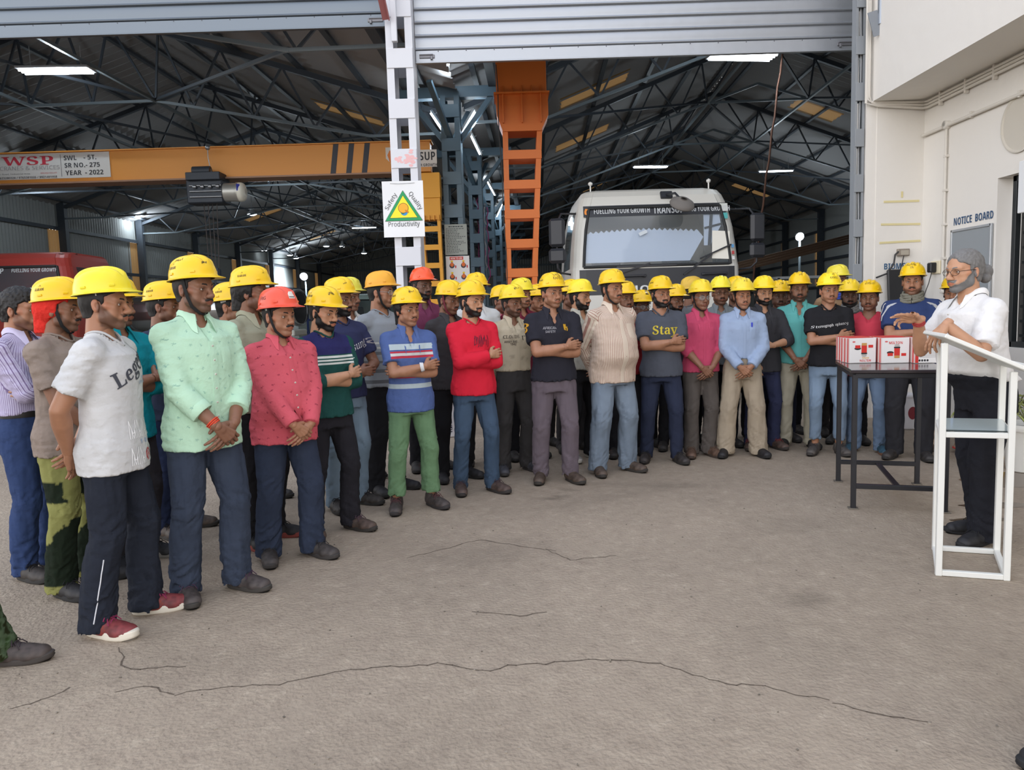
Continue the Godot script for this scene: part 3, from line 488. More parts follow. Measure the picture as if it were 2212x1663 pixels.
func instruction_signs() -> void:
	var at := sp(0, 0, 4.0)
	var T := thing("notice_board", "grey notice sheet of printed lines hung on the blue column above a poster", "sign", Vector3(-0.985, 2.91, -14.455))
	var b := Soup.new(); b.box(Vector3.ZERO, Vector3(0.43, 0.58, 0.02), Basis.IDENTITY, 0.004)
	put("board", b, mat("notice grey", rgb(160, 168, 164), 0.6, 0.0, false), T)
	var r := RandomNumberGenerator.new(); r.seed = 9
	var ln := Soup.new()
	for k in 17:
		var w := r.randf_range(0.18, 0.36) if k else 0.26
		var y := 0.245 - k * 0.03 - (0.012 if k else 0.0)
		var x := -0.185
		while x < -0.185 + w:
			var ww := r.randf_range(0.014, 0.045)
			ln.plate(rect(ww, 0.009 if k else 0.018), Vector3(x + ww / 2 + (0.05 if k == 0 else 0.0), y, 0.0115), Basis.IDENTITY, 0.0)
			ln.plate(rect(ww * 0.9, 0.002), Vector3(x + ww / 2 + (0.05 if k == 0 else 0.0), y + 0.009, 0.0115), Basis.IDENTITY, 0.0)
			x += ww + 0.01
	put("printed_lines", ln, mat("ink dark", rgb(62, 70, 74), 0.7, 0.0, false), T)
	var P := thing("safety_poster", "white How To Use poster with small red and yellow figures on the blue column", "poster", Vector3(-0.97, 2.32, -14.455))
	var p := Soup.new(); p.box(Vector3.ZERO, Vector3(0.45, 0.56, 0.01))
	put("sheet", p, mat("poster white", rgb(226, 228, 230), 0.6, 0.0, false), P)
	flat_on(P, "header", rect(0.26, 0.06), Vector3(-0.02, 0.238, 0.0065), Basis.IDENTITY, rgb(196, 40, 40))
	text_on(P, "lettering", "HOW TO USE", 0.034, Vector3(-0.02, 0.238, 0.0075), Basis.IDENTITY, rgb(240, 236, 230), true, -0.22)
	for k in 4:
		var c := Vector3(-0.11 + 0.22 * (k % 2), 0.10 - 0.22 * (k / 2), 0.007)
		flat_on(P, "figure_body", oval(0.05, 0.05), c, Basis.IDENTITY, rgb(60, 60, 70))
		flat_on(P, "figure_vest", oval(0.034, 0.04), c + Vector3(0, 0.02, 0.0006), Basis.IDENTITY, rgb(220, 110, 40))
		flat_on(P, "figure_head", oval(0.018, 0.02), c + Vector3(0, 0.07, 0.0006), Basis.IDENTITY, rgb(190, 130, 90))
		flat_on(P, "figure_helmet", oval(0.024, 0.016), c + Vector3(0, 0.084, 0.001), Basis.IDENTITY, rgb(236, 200, 30))
		flat_on(P, "extinguisher", oval(0.012, 0.03), c + Vector3(0.07, -0.02, 0.0008), Basis.IDENTITY, rgb(200, 40, 36))

func columns_and_cranes() -> void:
	var blue := mat("blue grey paint", rgb(88, 112, 128), 0.5, 0.0, false)
	var cols := []
	for k in 8:
		var t := 4.5 + 5.4 * k
		var f := sp(0.02, 0, t)
		lattice("column", ["nearest blue-grey lattice column between the two shed bays", "second blue-grey lattice column between the shed bays", "blue-grey lattice column deep in the shed"][mini(k, 2)], f, 5.6, 0.36, 0.4, 0.10, 0.62, 0.24, 0.35, blue, -0.038)
		# Y braces and cross head
		var h := Soup.new()
		for sx in [-1.0, 1.0]:
			h.bar(sp(0.02 + sx * 0.12, 4.75, t), sp(0.02 + sx * 0.78, 5.6, t), 0.12, 0.09)
			h.bar(sp(0.02, 4.75, t), sp(0.02 + sx * 0.25, 5.6, t + 1.1 * sx), 0.1, 0.07)
		h.bar(sp(-0.95, 5.68, t), sp(0.99, 5.68, t), 0.2, 0.2)
		struct("column_head", h, blue, "Y-shaped braces at the head of a blue-grey column")
	for sx in [-0.8, 0.84]:
		var r := Soup.new()
		r.bar(sp(sx, 5.9, 0.6), sp(sx, 5.9, LENGTH), 0.16, 0.3)
		struct("eave_beam", r, mat("dark steel", rgb(84, 96, 106), 0.6, 0.0, false), "long valley beam over the middle columns")
	# loose cables on the columns
	var cb := thing("cable_bundle", "tangled pink and white cables hanging down the blue lattice columns", "cable", sp(0.15, 0, 10.2))
	var rr := RandomNumberGenerator.new(); rr.seed = 12
	for q in 7:
		var s := Soup.new()
		var pts := []
		for k in 16:
			pts.append(Vector3(0.04 * q - 0.1 + rr.randf_range(-0.035, 0.035), 4.6 - k * 0.14 - q * 0.05, 0.06 + rr.randf_range(0, 0.08)))
		s.tube(pts, 0.016, 5)
		var c: Color = [rgb(170, 60, 120), rgb(200, 190, 190), rgb(90, 100, 110)][q % 3]
		put("cable", s, mat("cable %s" % c.to_html(), c, 0.6, 0.0, false), cb)
	# overhead travelling crane in the left bay
	var org := mat("crane orange", rgb(212, 144, 64), 0.5, 0.0, true)
	var C := thing("overhead_crane", "orange overhead crane beam crossing the left bay with a lettered plate", "crane", sp(-7.2, 0, 3.8), -0.0)
	var x0 := -7.85
	var x1 := 7.0
	var g := Soup.new()
	g.box(Vector3((x0 + x1 - 0.12) / 2, 4.41, 0), Vector3(x1 - x0 - 0.14, 0.54, 0.3), Basis.IDENTITY, 0.004)
	g.box(Vector3((x0 + x1) / 2 - 0.05, 4.69, 0), Vector3(x1 - x0 - 0.1, 0.02, 0.38))
	put("girder", g, org, C)
	var fl := Soup.new()
	fl.box(Vector3((x0 + x1) / 2 - 0.3, 4.125, 0), Vector3(x1 - x0 - 0.8, 0.03, 0.42))
	put("bottom_flange", fl, mat("brown flange", rgb(150, 118, 98), 0.6, 0.0, false), C)
	for k in 3:
		flat_on(C, "stripe", PackedVector2Array([Vector2(-0.09, -0.27), Vector2(0.01, -0.27), Vector2(0.09, 0.27), Vector2(-0.01, 0.27)]), Vector3(5.1 + 0.29 * k, 4.41, 0.153), Basis.IDENTITY, rgb(52, 56, 66))
	# maker's plate
	var pl := Soup.new(); pl.box(Vector3(-0.45, 4.44, 0.158), Vector3(2.82, 0.46, 0.012), Basis.IDENTITY, 0.003)
	var PN := put("name_plate", pl, mat("plate", rgb(206, 206, 204), 0.5, 0.0, false), C)
	var I := Basis.IDENTITY
	var z := 0.166
	text_on(PN, "lettering", "WSP", 0.155, Vector3(-0.55, 4.545, z), I, rgb(190, 50, 70), true, -0.95, true)
	text_on(PN, "lettering", "CRANES & SERVICES", 0.07, Vector3(-0.52, 4.415, z), I, rgb(150, 150, 152), false, -1.1)
	text_on(PN, "lettering", "Mobile No. 9623280324 / 9765381035 / 9921491958", 0.042, Vector3(-0.74, 4.245, z), I, rgb(60, 62, 66), true, -1.42)
	text_on(PN, "lettering", "www.wspcranes.com", 0.036, Vector3(-0.18, 4.31, z), I, rgb(190, 90, 90), false, -0.3)
	text_on(PN, "lettering", "Plot No. 12, Main Road, Industrial Area", 0.034, Vector3(-1.0, 4.31, z), I, rgb(90, 92, 96), false, -0.95)
	text_on(PN, "lettering", "SWL    - 5T.", 0.085, Vector3(0.42, 4.575, z), I, rgb(52, 56, 62), true, -0.60)
	text_on(PN, "lettering", "SR NO.- 275", 0.085, Vector3(0.45, 4.44, z), I, rgb(52, 56, 62), true, -0.65)
	text_on(PN, "lettering", "YEAR  - 2022", 0.085, Vector3(0.48, 4.305, z), I, rgb(52, 56, 62), true, -0.70)
	flat_on(PN, "divider", rect(0.008, 0.4), Vector3(0.06, 4.44, z), I, rgb(60, 62, 66))
	var hx := Soup.new()
	for q in 2:
		var o := Vector3(-1.62 + 0.12 * q, 4.47, z)
		hx.bar(o + Vector3(0, 0.09, 0), o + Vector3(-0.09 if q == 0 else 0.09, 0.04, 0), 0.02, 0.004, Vector3.BACK)
		hx.bar(o + Vector3(-0.09 if q == 0 else 0.09, 0.04, 0), o + Vector3(-0.09 if q == 0 else 0.09, -0.06, 0), 0.02, 0.004, Vector3.BACK)
		hx.bar(o + Vector3(-0.09 if q == 0 else 0.09, -0.06, 0), o + Vector3(0, -0.11, 0), 0.02, 0.004, Vector3.BACK)
		hx.bar(o + Vector3(0, -0.11, 0), o + Vector3(0, 0.05, 0), 0.02, 0.004, Vector3.BACK)
	put("emblem", hx, mat("emblem grey", rgb(84, 92, 92), 0.5, 0.0, false), PN)
	# sticker with the shop's name, half hidden by the column
	flat_on(C, "sticker", PackedVector2Array([Vector2(-0.47, 0.17), Vector2(-0.47, -0.03), Vector2(-0.29, -0.2), Vector2(0.47, -0.2), Vector2(0.47, 0.11), Vector2(-0.28, 0.11), Vector2(-0.32, 0.17)]), Vector3(6.52, 4.42, 0.154), I, rgb(214, 210, 204))
	flat_on(C, "sticker_swoosh", PackedVector2Array([Vector2(-0.44, 0.03), Vector2(-0.4, 0.11), Vector2(-0.34, 0.12), Vector2(-0.38, 0.02), Vector2(-0.36, -0.06), Vector2(-0.3, -0.15), Vector2(-0.4, -0.1)]), Vector3(6.52, 4.42, 0.156), I, rgb(222, 130, 60))
	text_on(C, "lettering", "TRANSUP", 0.15, Vector3(6.6, 4.415, 0.157), I, rgb(46, 48, 54), true, -0.72)
	text_on(C, "lettering", "FUELLING YOUR GROWTH", 0.05, Vector3(6.62, 4.255, 0.157), I, rgb(60, 62, 66), true, -0.74)
	# its end frame and leg on the right
	var yel := mat("crane yellow", rgb(224, 160, 36), 0.5, 0.0, false)
	var e := Soup.new()
	e.box(Vector3(6.80, 3.9, -0.1), Vector3(0.44, 0.46, 0.36), I, 0.004)
	e.box(Vector3(6.80, 3.52, -0.1), Vector3(0.42, 0.5, 0.3), I, 0.004)
	put("end_carriage", e, yel, C)
	for k in 5:
		var f := Soup.new(); f.box(Vector3(6.62 + 0.09 * k, 3.3, 0.06), Vector3(0.012, 0.1, 0.1))
		put("stiffener", f, yel, C)
	for sx in [-1.0, 1.0]:
		var L := Soup.new()
		L.bar(Vector3(6.80 + sx * 0.17, 3.27, -0.08), Vector3(6.92 + sx * 0.09, 0.0, -0.08), 0.06, 0.24)
		put("leg", L, yel, C)
	for k in 9:
		var bt := Soup.new()
		var y := 3.1 - 0.34 * k
		bt.box(Vector3(6.81 + 0.012 * k, y, 0.045), Vector3(0.38 - 0.02 * k, 0.1, 0.012))
		put("batten_plate", bt, yel, C)
	# hoist trolley
	var H := thing("crane_hoist", "black electric hoist with a white motor drum under the orange crane beam", "hoist", sp(-4.3, 0, 3.72))
	var dk := mat("hoist dark", rgb(44, 52, 62), 0.5, 0.3, false)
	var h1 := Soup.new()
	h1.box(Vector3(-0.12, 4.12, 0.05), Vector3(0.62, 0.14, 0.5), I, 0.01)
	h1.box(Vector3(-0.14, 3.86, 0.0), Vector3(0.66, 0.42, 0.4), I, 0.02)
	h1.tube([Vector3(-0.32, 4.22, 0.2), Vector3(0.0, 4.22, 0.2)], 0.085, 14)
	put("trolley", h1, dk, H)
	var h2 := Soup.new()
	for k in 3:
		h2.tube([Vector3(-0.4, 3.96 - 0.1 * k, 0.22), Vector3(0.18, 3.96 - 0.1 * k, 0.22)], 0.016, 6)
	for k in 4:
		h2.lathe([[0.03, -0.03], [0.035, 0.0], [0.03, 0.03]], Vector3(-0.3 + 0.14 * k, 3.94, 0.23), 10, Basis(Vector3(0, 0, 1), PI / 2))
	put("rods", h2, mat("bright steel", rgb(150, 156, 162), 0.35, 0.8, false), H)
	var h3 := Soup.new()
	h3.lathe([[0.0, 0.0], [0.16, 0.0], [0.165, 0.02], [0.165, 0.22], [0.175, 0.23], [0.175, 0.27]], Vector3(0.20, 3.84, 0.12), 24, Basis(Vector3(0, 0, 1), -PI / 2))
	put("motor_body", h3, mat("motor silver", rgb(170, 172, 168), 0.4, 0.6, false), H)
	var h4 := Soup.new()
	h4.lathe([[0.175, 0.0], [0.17, 0.06], [0.15, 0.1], [0.09, 0.125], [0.0, 0.13]], Vector3(0.46, 3.84, 0.12), 24, Basis(Vector3(0, 0, 1), -PI / 2))
	var mo := put("motor_cap", h4, mat("motor cap", rgb(214, 216, 206), 0.45, 0.0, false), H)
	flat_on(mo, "blue_mark", rect(0.07, 0.12), Vector3(0.505, 3.90, 0.285), I.rotated(Vector3.UP, 0.9), rgb(50, 60, 170))
	var ca := Soup.new()
	ca.tube([Vector3(0.0, 4.2, 0.18), Vector3(-0.03, 4.45, 0.2), Vector3(-0.02, 4.62, 0.22)], 0.008, 6)
	ca.lathe([[0.0, 0.05], [0.04, 0.04], [0.045, 0.0], [0.03, -0.03], [0.0, -0.035]], Vector3(-0.02, 4.62, 0.22), 10)
	put("lamp_cable", ca, mat("bright steel", rgb(150, 156, 162), 0.35, 0.8, false), H)
	for k in 4:
		var c := Soup.new()
		c.tube([Vector3(-0.22 + 0.08 * k, 3.66, 0.06), Vector3(-0.2 + 0.06 * k, 2.45, 0.06)], 0.009, 5)
		put("hoist_rope", c, mat("rope", rgb(70, 66, 66), 0.7, 0.3, false), H)
	var hb := Soup.new()
	hb.box(Vector3(-0.11, 2.38, 0.06), Vector3(0.22, 0.2, 0.12), I, 0.03)
	hb.tube([Vector3(-0.11, 2.28, 0.06), Vector3(-0.11, 2.2, 0.06), Vector3(-0.04, 2.13, 0.06), Vector3(-0.1, 2.06, 0.06), Vector3(-0.17, 2.1, 0.06)], 0.018, 7)
	put("hook_block", hb, dk, H)
	# gantry crane leg in the right bay
	var G := thing("gantry_leg", "tall orange gantry crane leg with ladder-like cross plates near the white truck", "crane leg", Vector3(0.29, 0, -12.5))
	var og := mat("gantry orange", rgb(214, 112, 38), 0.5, 0.0, false)
	var bx := Soup.new()
	bx.box(Vector3(0, 5.65, 0), Vector3(0.80, 1.36, 0.5), I, 0.006)
	put("girder_end", bx, og, G)
	var hn := Soup.new()
	hn.plate(PackedVector2Array([Vector2(-0.42, 4.95), Vector2(0.42, 4.95), Vector2(0.42, 4.62), Vector2(0.30, 4.38), Vector2(-0.31, 4.38), Vector2(-0.40, 4.62)]), Vector3(0, 0, 0.25), I, 0.5)
	put("haunch", hn, og, G)
	for k in 5:
		var f := Soup.new(); f.plate(PackedVector2Array([Vector2(0, 0), Vector2(0.1, 0), Vector2(0, 0.12)]), Vector3(-0.3 + 0.15 * k, 4.96, 0.26), Basis(Vector3(0, 0, 1), Vector3(0, 1, 0), Vector3(-1, 0, 0)), 0.012)
		put("stiffener", f, og, G)
		if k % 2 == 0:
			var f3 := Soup.new(); f3.box(Vector3(-0.3 + 0.15 * k, 4.72, 0.28), Vector3(0.014, 0.44, 0.07))
			put("stiffener", f3, og, G)
	var fr := Soup.new(); fr.box(Vector3(0, 4.955, 0.03), Vector3(0.88, 0.025, 0.62))
	put("joint_plate", fr, og, G)
	for sx in [-1.0, 1.0]:
		for sz in [-1.0, 1.0]:
			var L := Soup.new()
			L.bar(Vector3(0.0 + sx * 0.275, 4.4, sz * 0.2), Vector3(-0.13 + sx * 0.16, 0.25, sz * 0.2), 0.085, 0.03)
			put("leg_flange", L, og, G)
		var W := Soup.new()
		W.bar(Vector3(0.0 + sx * 0.31, 4.4, 0), Vector3(-0.13 + sx * 0.195, 0.25, 0), 0.014, 0.42)
		put("leg_web", W, og, G)
	var fo := Soup.new(); fo.box(Vector3(-0.13, 0.13, 0), Vector3(0.62, 0.26, 0.9), I, 0.02)
	put("wheel_box", fo, og, G)
	for k in 9:
		var y := 4.02 - 0.47 * k
		var f := (4.4 - y) / 4.15
		for sz in [1.0, -1.0]:
			var bt := Soup.new()
			bt.box(Vector3(-0.13 * f, y, sz * 0.222), Vector3(0.64 - 0.22 * f, 0.14, 0.014), I, 0.002)
			put("batten_plate", bt, og, G)
	var ca2 := Soup.new()
	var cp := []
	for k in 14:
		cp.append(Vector3(-0.39 + 0.008 * k + 0.01 * sin(k * 1.7), 5.4 - 0.36 * k, 0.29))
	ca2.tube(cp, 0.008, 5)
	put("cable", ca2, mat("wire dark", rgb(52, 50, 50), 0.6, 0.0, false), G)

# ------------------------------------------------------------------ lamps
func tube_lamp(label: String, at: Vector3, turn: Basis, length: float, n: int, energy: float, group := "") -> void:
	var T := thing("tube_light", label, "light", at, 0.0, group)
	T.basis = turn
	var body := Soup.new()
	body.box(Vector3(0, 0.05, 0), Vector3(length, 0.04, 0.10 * n + 0.06), Basis.IDENTITY, 0.006)
	var hg := Soup.new()
	for sx in [-1.0, 1.0]: hg.tube([Vector3(sx * length * 0.35, 0.06, 0), Vector3(sx * length * 0.35, 0.45 if absf(turn.x.y) < 0.3 else 0.12, 0)], 0.008, 5)
	put("hangers", hg, mat("fitting white", rgb(190, 194, 198), 0.5, 0.0, false), T).set_meta("kind", "stuff")
	put("fitting", body, mat("fitting white", rgb(190, 194, 198), 0.5, 0.0, false), T)
	var m := mat("tube glow", rgb(240, 246, 255), 0.4, 0.0, false)
	m.emission_enabled = true
	m.emission = Color(0.93, 0.97, 1.0)
	m.emission_energy_multiplier = 5.0
	for k in n:
		var t := Soup.new()
		var z := 0.10 * (k - (n - 1) / 2.0)
		t.tube([Vector3(-length / 2 + 0.03, 0.012, z), Vector3(length / 2 - 0.03, 0.012, z)], 0.02, 6, Color.WHITE, false)
		put("tube", t, m, T)
	var l := OmniLight3D.new()
	l.name = numbered("tube_light_source")
	l.light_color = Color(0.9, 0.96, 1.0)
	l.light_energy = energy
	l.light_size = 0.08
	l.omni_range = 40.0
	l.omni_attenuation = 2.0
	l.shadow_enabled = true
	add_child(l, true)
	l.position = at + turn * Vector3(0, -0.1, 0)

func high_bay(label: String, at: Vector3, r: float, energy: float, group := "", tip := Basis.IDENTITY) -> void:
	var T := thing("high_bay_lamp", label, "light", at, 0.0, group)
	T.basis = tip
	var s := Soup.new()
	s.lathe([[r, 0.0], [r * 0.95, 0.05], [r * 0.6, 0.12], [r * 0.3, 0.2], [r * 0.3, 0.32], [0.0, 0.34]], Vector3.ZERO, 18)
	put("housing", s, mat("fitting white", rgb(190, 194, 198), 0.5, 0.0, false), T)
	var hg := Soup.new()
	hg.tube([Vector3(0, 0.3, 0), Vector3(0, 1.1 if tip == Basis.IDENTITY else 0.45, 0)], 0.012, 5)
	put("hanger", hg, mat("fitting white", rgb(190, 194, 198), 0.5, 0.0, false), T)
	var g := Soup.new()
	g.lathe([[0.0, -0.05], [r * 0.6, -0.04], [r * 0.93, 0.0]], Vector3.ZERO, 10)
	var m := mat("lamp glow", rgb(240, 246, 255), 0.4, 0.0, false)
	m.emission_enabled = true
	m.emission = Color(0.93, 0.97, 1.0)
	m.emission_energy_multiplier = 6.0
	put("diffuser", g, m, T)
	if energy <= 0.0:
		return
	var l := OmniLight3D.new()
	l.name = numbered("high_bay_source")
	l.light_color = Color(0.9, 0.96, 1.0)
	l.light_energy = energy
	l.light_size = 0.12
	l.omni_range = 40.0
	l.omni_attenuation = 2.0
	l.shadow_enabled = true
	add_child(l, true)
	l.position = at + tip * Vector3(0, -0.2, 0)

func lamps() -> void:
	var I := Basis.IDENTITY
	var E := 1.0
	tube_lamp("twin tube light hanging at far left under the roof above the crane plate", Vector3(-7.95, 6.0, -13.8), I.rotated(Vector3.UP, 0.05), 1.25, 3, E)
	tube_lamp("bright triple tube light just below the right shutter", Vector3(4.4, 6.0, -14.15), I.rotated(Vector3.UP, 0.14), 1.25, 4, E)
	tube_lamp("twin tube light seen just under the orange crane beam beside the hoist", Vector3(-7.9, 6.0, -25.0), I, 1.2, 2, E)
	tube_lamp("long tube light seen left of the white safety poster", Vector3(-7.4, 6.0, -39.2), I, 1.3, 1, E)
	tube_lamp("twin tube light seen above the white truck roof", Vector3(4.7, 6.0, -24.7), I.rotated(Vector3.UP, 0.12), 1.15, 2, E)
	tube_lamp("single tube light seen to the right above the white truck", Vector3(9.3, 6.0, -26.2), I, 1.2, 1, E)
	var up := Basis(Vector3.UP, PI / 2)
	tube_lamp("short tube light just under the left end of the pale shutter", Vector3(-1.0, 5.86, -13.6), Basis(Vector3.UP, PI / 2 + 0.1), 0.6, 1, 0.35)
	tube_lamp("slanting tube light right of the nearest blue column head", Vector3(-0.66, 5.15, -14.75), Basis(Vector3.BACK, 1.0), 0.5, 1, 0.4)
	tube_lamp("steep tube light below the nearest blue column's brace", Vector3(-0.66, 5.2, -17.0), Basis(Vector3.BACK, -1.15) , 0.5, 1, 0.4)
	tube_lamp("steep tube light on the second blue column", Vector3(-0.5, 5.4, -24.0), Basis(Vector3.BACK, -1.1), 0.6, 1, 0.4)
	tube_lamp("thin tube light left of the nearest blue column head", Vector3(-1.3, 5.2, -15.1), Basis(Vector3.BACK, -1.0), 0.6, 1, 0.3)
	tube_lamp("small tube light deep between the blue columns", Vector3(-0.27, 5.47, -30.0), Basis(Vector3.BACK, 1.1), 0.6, 1, 0.4)
	var hb := [[Vector3(-13.2, 5.6, -22.0), "round high bay lamp seen under the lettered crane plate"], [Vector3(-15.2, 5.9, -31.5), "round high bay lamp seen above the red truck"], [Vector3(-11.0, 6.0, -32.8), "round high bay lamp seen right of the hanging hoist"], [Vector3(-14.8, 5.6, -46.0), "small far lamp above the tall man in mint"], [Vector3(-14.0, 5.5, -48.5), "small far lamp, left one of a close pair"], [Vector3(-14.0, 5.4, -49.8), "small far lamp, right one of a close pair"], [Vector3(-11.4, 5.9, -47.5), "small far lamp on the gable side of the left bay"], [Vector3(-10.6, 5.95, -48.5), "flat far lamp left of the white column"], [Vector3(-10.0, 5.8, -52.5), "lowest flat far lamp left of the white column"]]
	for h: Array in hb:
		high_bay(h[1], h[0], 0.2, 0.9 if h[0].z > -40.0 else 0.0, "round lamps under the left bay roof")
	high_bay("brilliant floodlight on the far wall behind the mustard helmet", Vector3(-13.6, 4.2, -50.0), 0.26, 7.0, "", Basis(Vector3.RIGHT, -1.2))
	high_bay("brilliant floodlight on a thin pole right of the white truck", Vector3(11.6, 4.1, -30.0), 0.17, 1.4, "", Basis(Vector3.RIGHT, -1.2))
	var p0 := Soup.new()
	p0.tube([Vector3(-13.6, 0, -50.4), Vector3(-13.6, 4.3, -50.4)], 0.06, 8)
	tag(put("lamp_pole", p0, mat("pale steel", rgb(112, 126, 134), 0.5, 0.0, false)), "grey pole carrying the floodlight deep in the left bay", "pole")
	var p := Soup.new()
	p.tube([Vector3(11.65, 0, -30.15), Vector3(11.65, 4.3, -30.15)], 0.05, 8)
	tag(put("lamp_pole", p, mat("pale steel", rgb(132, 146, 152), 0.5, 0.0, false)), "thin grey pole carrying the floodlight right of the truck", "pole")

# ------------------------------------------------------------------ vehicles
func cab(T: Node3D, paint: StandardMaterial3D, lowm: StandardMaterial3D, glass: StandardMaterial3D, W: float, Htop: float, deep: float) -> Callable:
	# y, half width, front z
	var k := Htop / 3.36
	var rows := [[0.55, 0.96, 0.0], [1.0, 0.99, 0.02], [1.72, 1.0, 0.02], [2.1, 1.0, 0.0], [2.14, 0.995, -0.01], [2.4, 0.98, -0.05], [2.7, 0.955, -0.10], [3.02, 0.905, -0.17], [3.08, 0.89, -0.19], [3.2, 0.86, -0.25], [3.29, 0.83, -0.36], [3.34, 0.78, -0.55], [3.36, 0.70, -0.85], [3.36, 0.3, -1.1]]
	var us := [-9.0, -1.45, -1.3, -0.55, -0.36, -0.2]       # left side, z positions from back to corner
	var grid := []
	for r: Array in rows:
		var hw: float = r[1] * W / 2
		var zf: float = r[2]
		var row := []
		var y: float = r[0] * k
		for z in [-deep, -deep + 0.35, -deep + 0.42, -0.75, -0.45]:
			row.append(Vector3(-hw, y, minf(z, zf - 0.28)))
		for q in 5:
			var a := PI - PI / 2 * (q + 0.5) / 5.0
			row.append(Vector3(-hw + 0.2 + 0.2 * cos(a), y, zf - 0.2 + 0.2 * sin(a)))
		for q in [-0.84, -0.5, 0.0, 0.5, 0.84]:
			row.append(Vector3((hw) * q, y, zf + 0.035 * (1.0 - q * q)))
		for q in 5:
			var a := PI / 2 - PI / 2 * (q + 0.5) / 5.0
			row.append(Vector3(hw - 0.2 + 0.2 * cos(a), y, zf - 0.2 + 0.2 * sin(a)))
		for z in [-0.45, -0.75, -deep + 0.42, -deep + 0.35, -deep]:
			row.append(Vector3(hw, y, minf(z, zf - 0.28)))
		grid.append(row)
	var body := Soup.new()
	var low := Soup.new()
	var wind := Soup.new()
	var side := [Soup.new(), Soup.new()]
	var C: int = grid[0].size()
	for i in grid.size() - 1:
		for j in C - 1:
			var A: Vector3 = grid[i][j]
			var B: Vector3 = grid[i + 1][j]
			var D: Vector3 = grid[i + 1][j + 1]
			var E: Vector3 = grid[i][j + 1]
			var win := i >= 4 and i <= 6
			if win and j >= 9 and j <= 14:
				wind.face(A, B, D, E)
			elif win and (j == 2 or j == 3 or j == C - 4 or j == C - 5):
				side[0 if j < 5 else 1].face(A, B, D, E)
			elif i == 2 and j >= 8 and j <= 15:
				low.face(A + Vector3(0, 0, 0.004), B + Vector3(0, 0, 0.004), D + Vector3(0, 0, 0.004), E + Vector3(0, 0, 0.004))
			else:
				body.face(A, B, D, E)
	# back wall and floor
	for i in grid.size() - 1:
		body.face(grid[i][C - 1], grid[i + 1][C - 1], grid[i + 1][0], grid[i][0])
	put("cab_shell", body, paint, T)
	put("black_panel", low, lowm, T)
	put("windscreen", wind, glass, T)
	for k2 in 2: put("side_window", side[k2], glass, T)
	var seal := Soup.new()
	var ring := []
	for j in range(9, 16): ring.append(grid[4][j] + Vector3(0, 0.0, 0.006))
	for i in range(5, 8): ring.append(grid[i][15] + Vector3(0, 0, 0.006))
	for j in range(14, 8, -1): ring.append(grid[7][j] + Vector3(0, 0, 0.006))
	for i in range(6, 3, -1): ring.append(grid[i][9] + Vector3(0, 0, 0.006))
	seal.tube(ring, 0.024, 6, Color.WHITE, false)
	put("windscreen_seal", seal, mat("rubber", rgb(30, 32, 34), 0.6, 0.0, false), T)
	for sx in [-1.0, 1.0]:
		var st := Soup.new()
		st.box(Vector3(sx * W * 0.23, 1.75 * k, -0.95), Vector3(0.5, 0.14, 0.5), Basis.IDENTITY, 0.05)
		st.box(Vector3(sx * W * 0.23, 2.15 * k, -1.22), Vector3(0.48, 0.75, 0.14), Basis(Vector3.RIGHT, -0.12), 0.05)
		put("seat", st, mat("seat cloth", rgb(70, 66, 66), 0.9, 0.0, false), T)
	var whl := Soup.new()
	var rg := []
	for q in 21:
		rg.append(Vector3(W * 0.23 + cos(TAU * q / 20) * 0.22, 2.05 * k + sin(TAU * q / 20) * 0.16, -0.55 + sin(TAU * q / 20) * 0.14))
	whl.tube(rg, 0.016, 6, Color.WHITE, false)
	put("steering_wheel", whl, mat("rubber", rgb(30, 32, 34), 0.6, 0.0, false), T)
	for sx in [-1.0, 1.0]:
		var w := Soup.new()
		w.lathe([[0.0, -0.14], [0.3, -0.14], [0.46, -0.12], [0.5, -0.08], [0.5, 0.08], [0.46, 0.12], [0.3, 0.14], [0.22, 0.06], [0.0, 0.06]], Vector3(sx * (W / 2 - 0.2), 0.5, -1.0), 24, Basis(Vector3.BACK, -PI / 2 * sx))
		put("wheel", w, mat("tyre", rgb(34, 34, 36), 0.9, 0.0, false), T)
	var bp := Soup.new()
	bp.box(Vector3(0, 0.55, 0.06), Vector3(W * 0.98, 0.42, 0.2), Basis.IDENTITY, 0.05)
	put("bumper", bp, paint, T)
	return func(x: float, y: float, lift: float) -> Vector3:       # a point on the front face
		var yy := y / k
		for i in rows.size() - 1:
			if yy <= rows[i + 1][0]:
				var f := (yy - float(rows[i][0])) / (float(rows[i + 1][0]) - float(rows[i][0]))
				var hw := lerpf(rows[i][1], rows[i + 1][1], f) * W / 2
				var zf := lerpf(rows[i][2], rows[i + 1][2], f)
				var q := x / hw
				return Vector3(x, y, zf + 0.035 * (1.0 - q * q) + lift)
		return Vector3(x, y, lift)

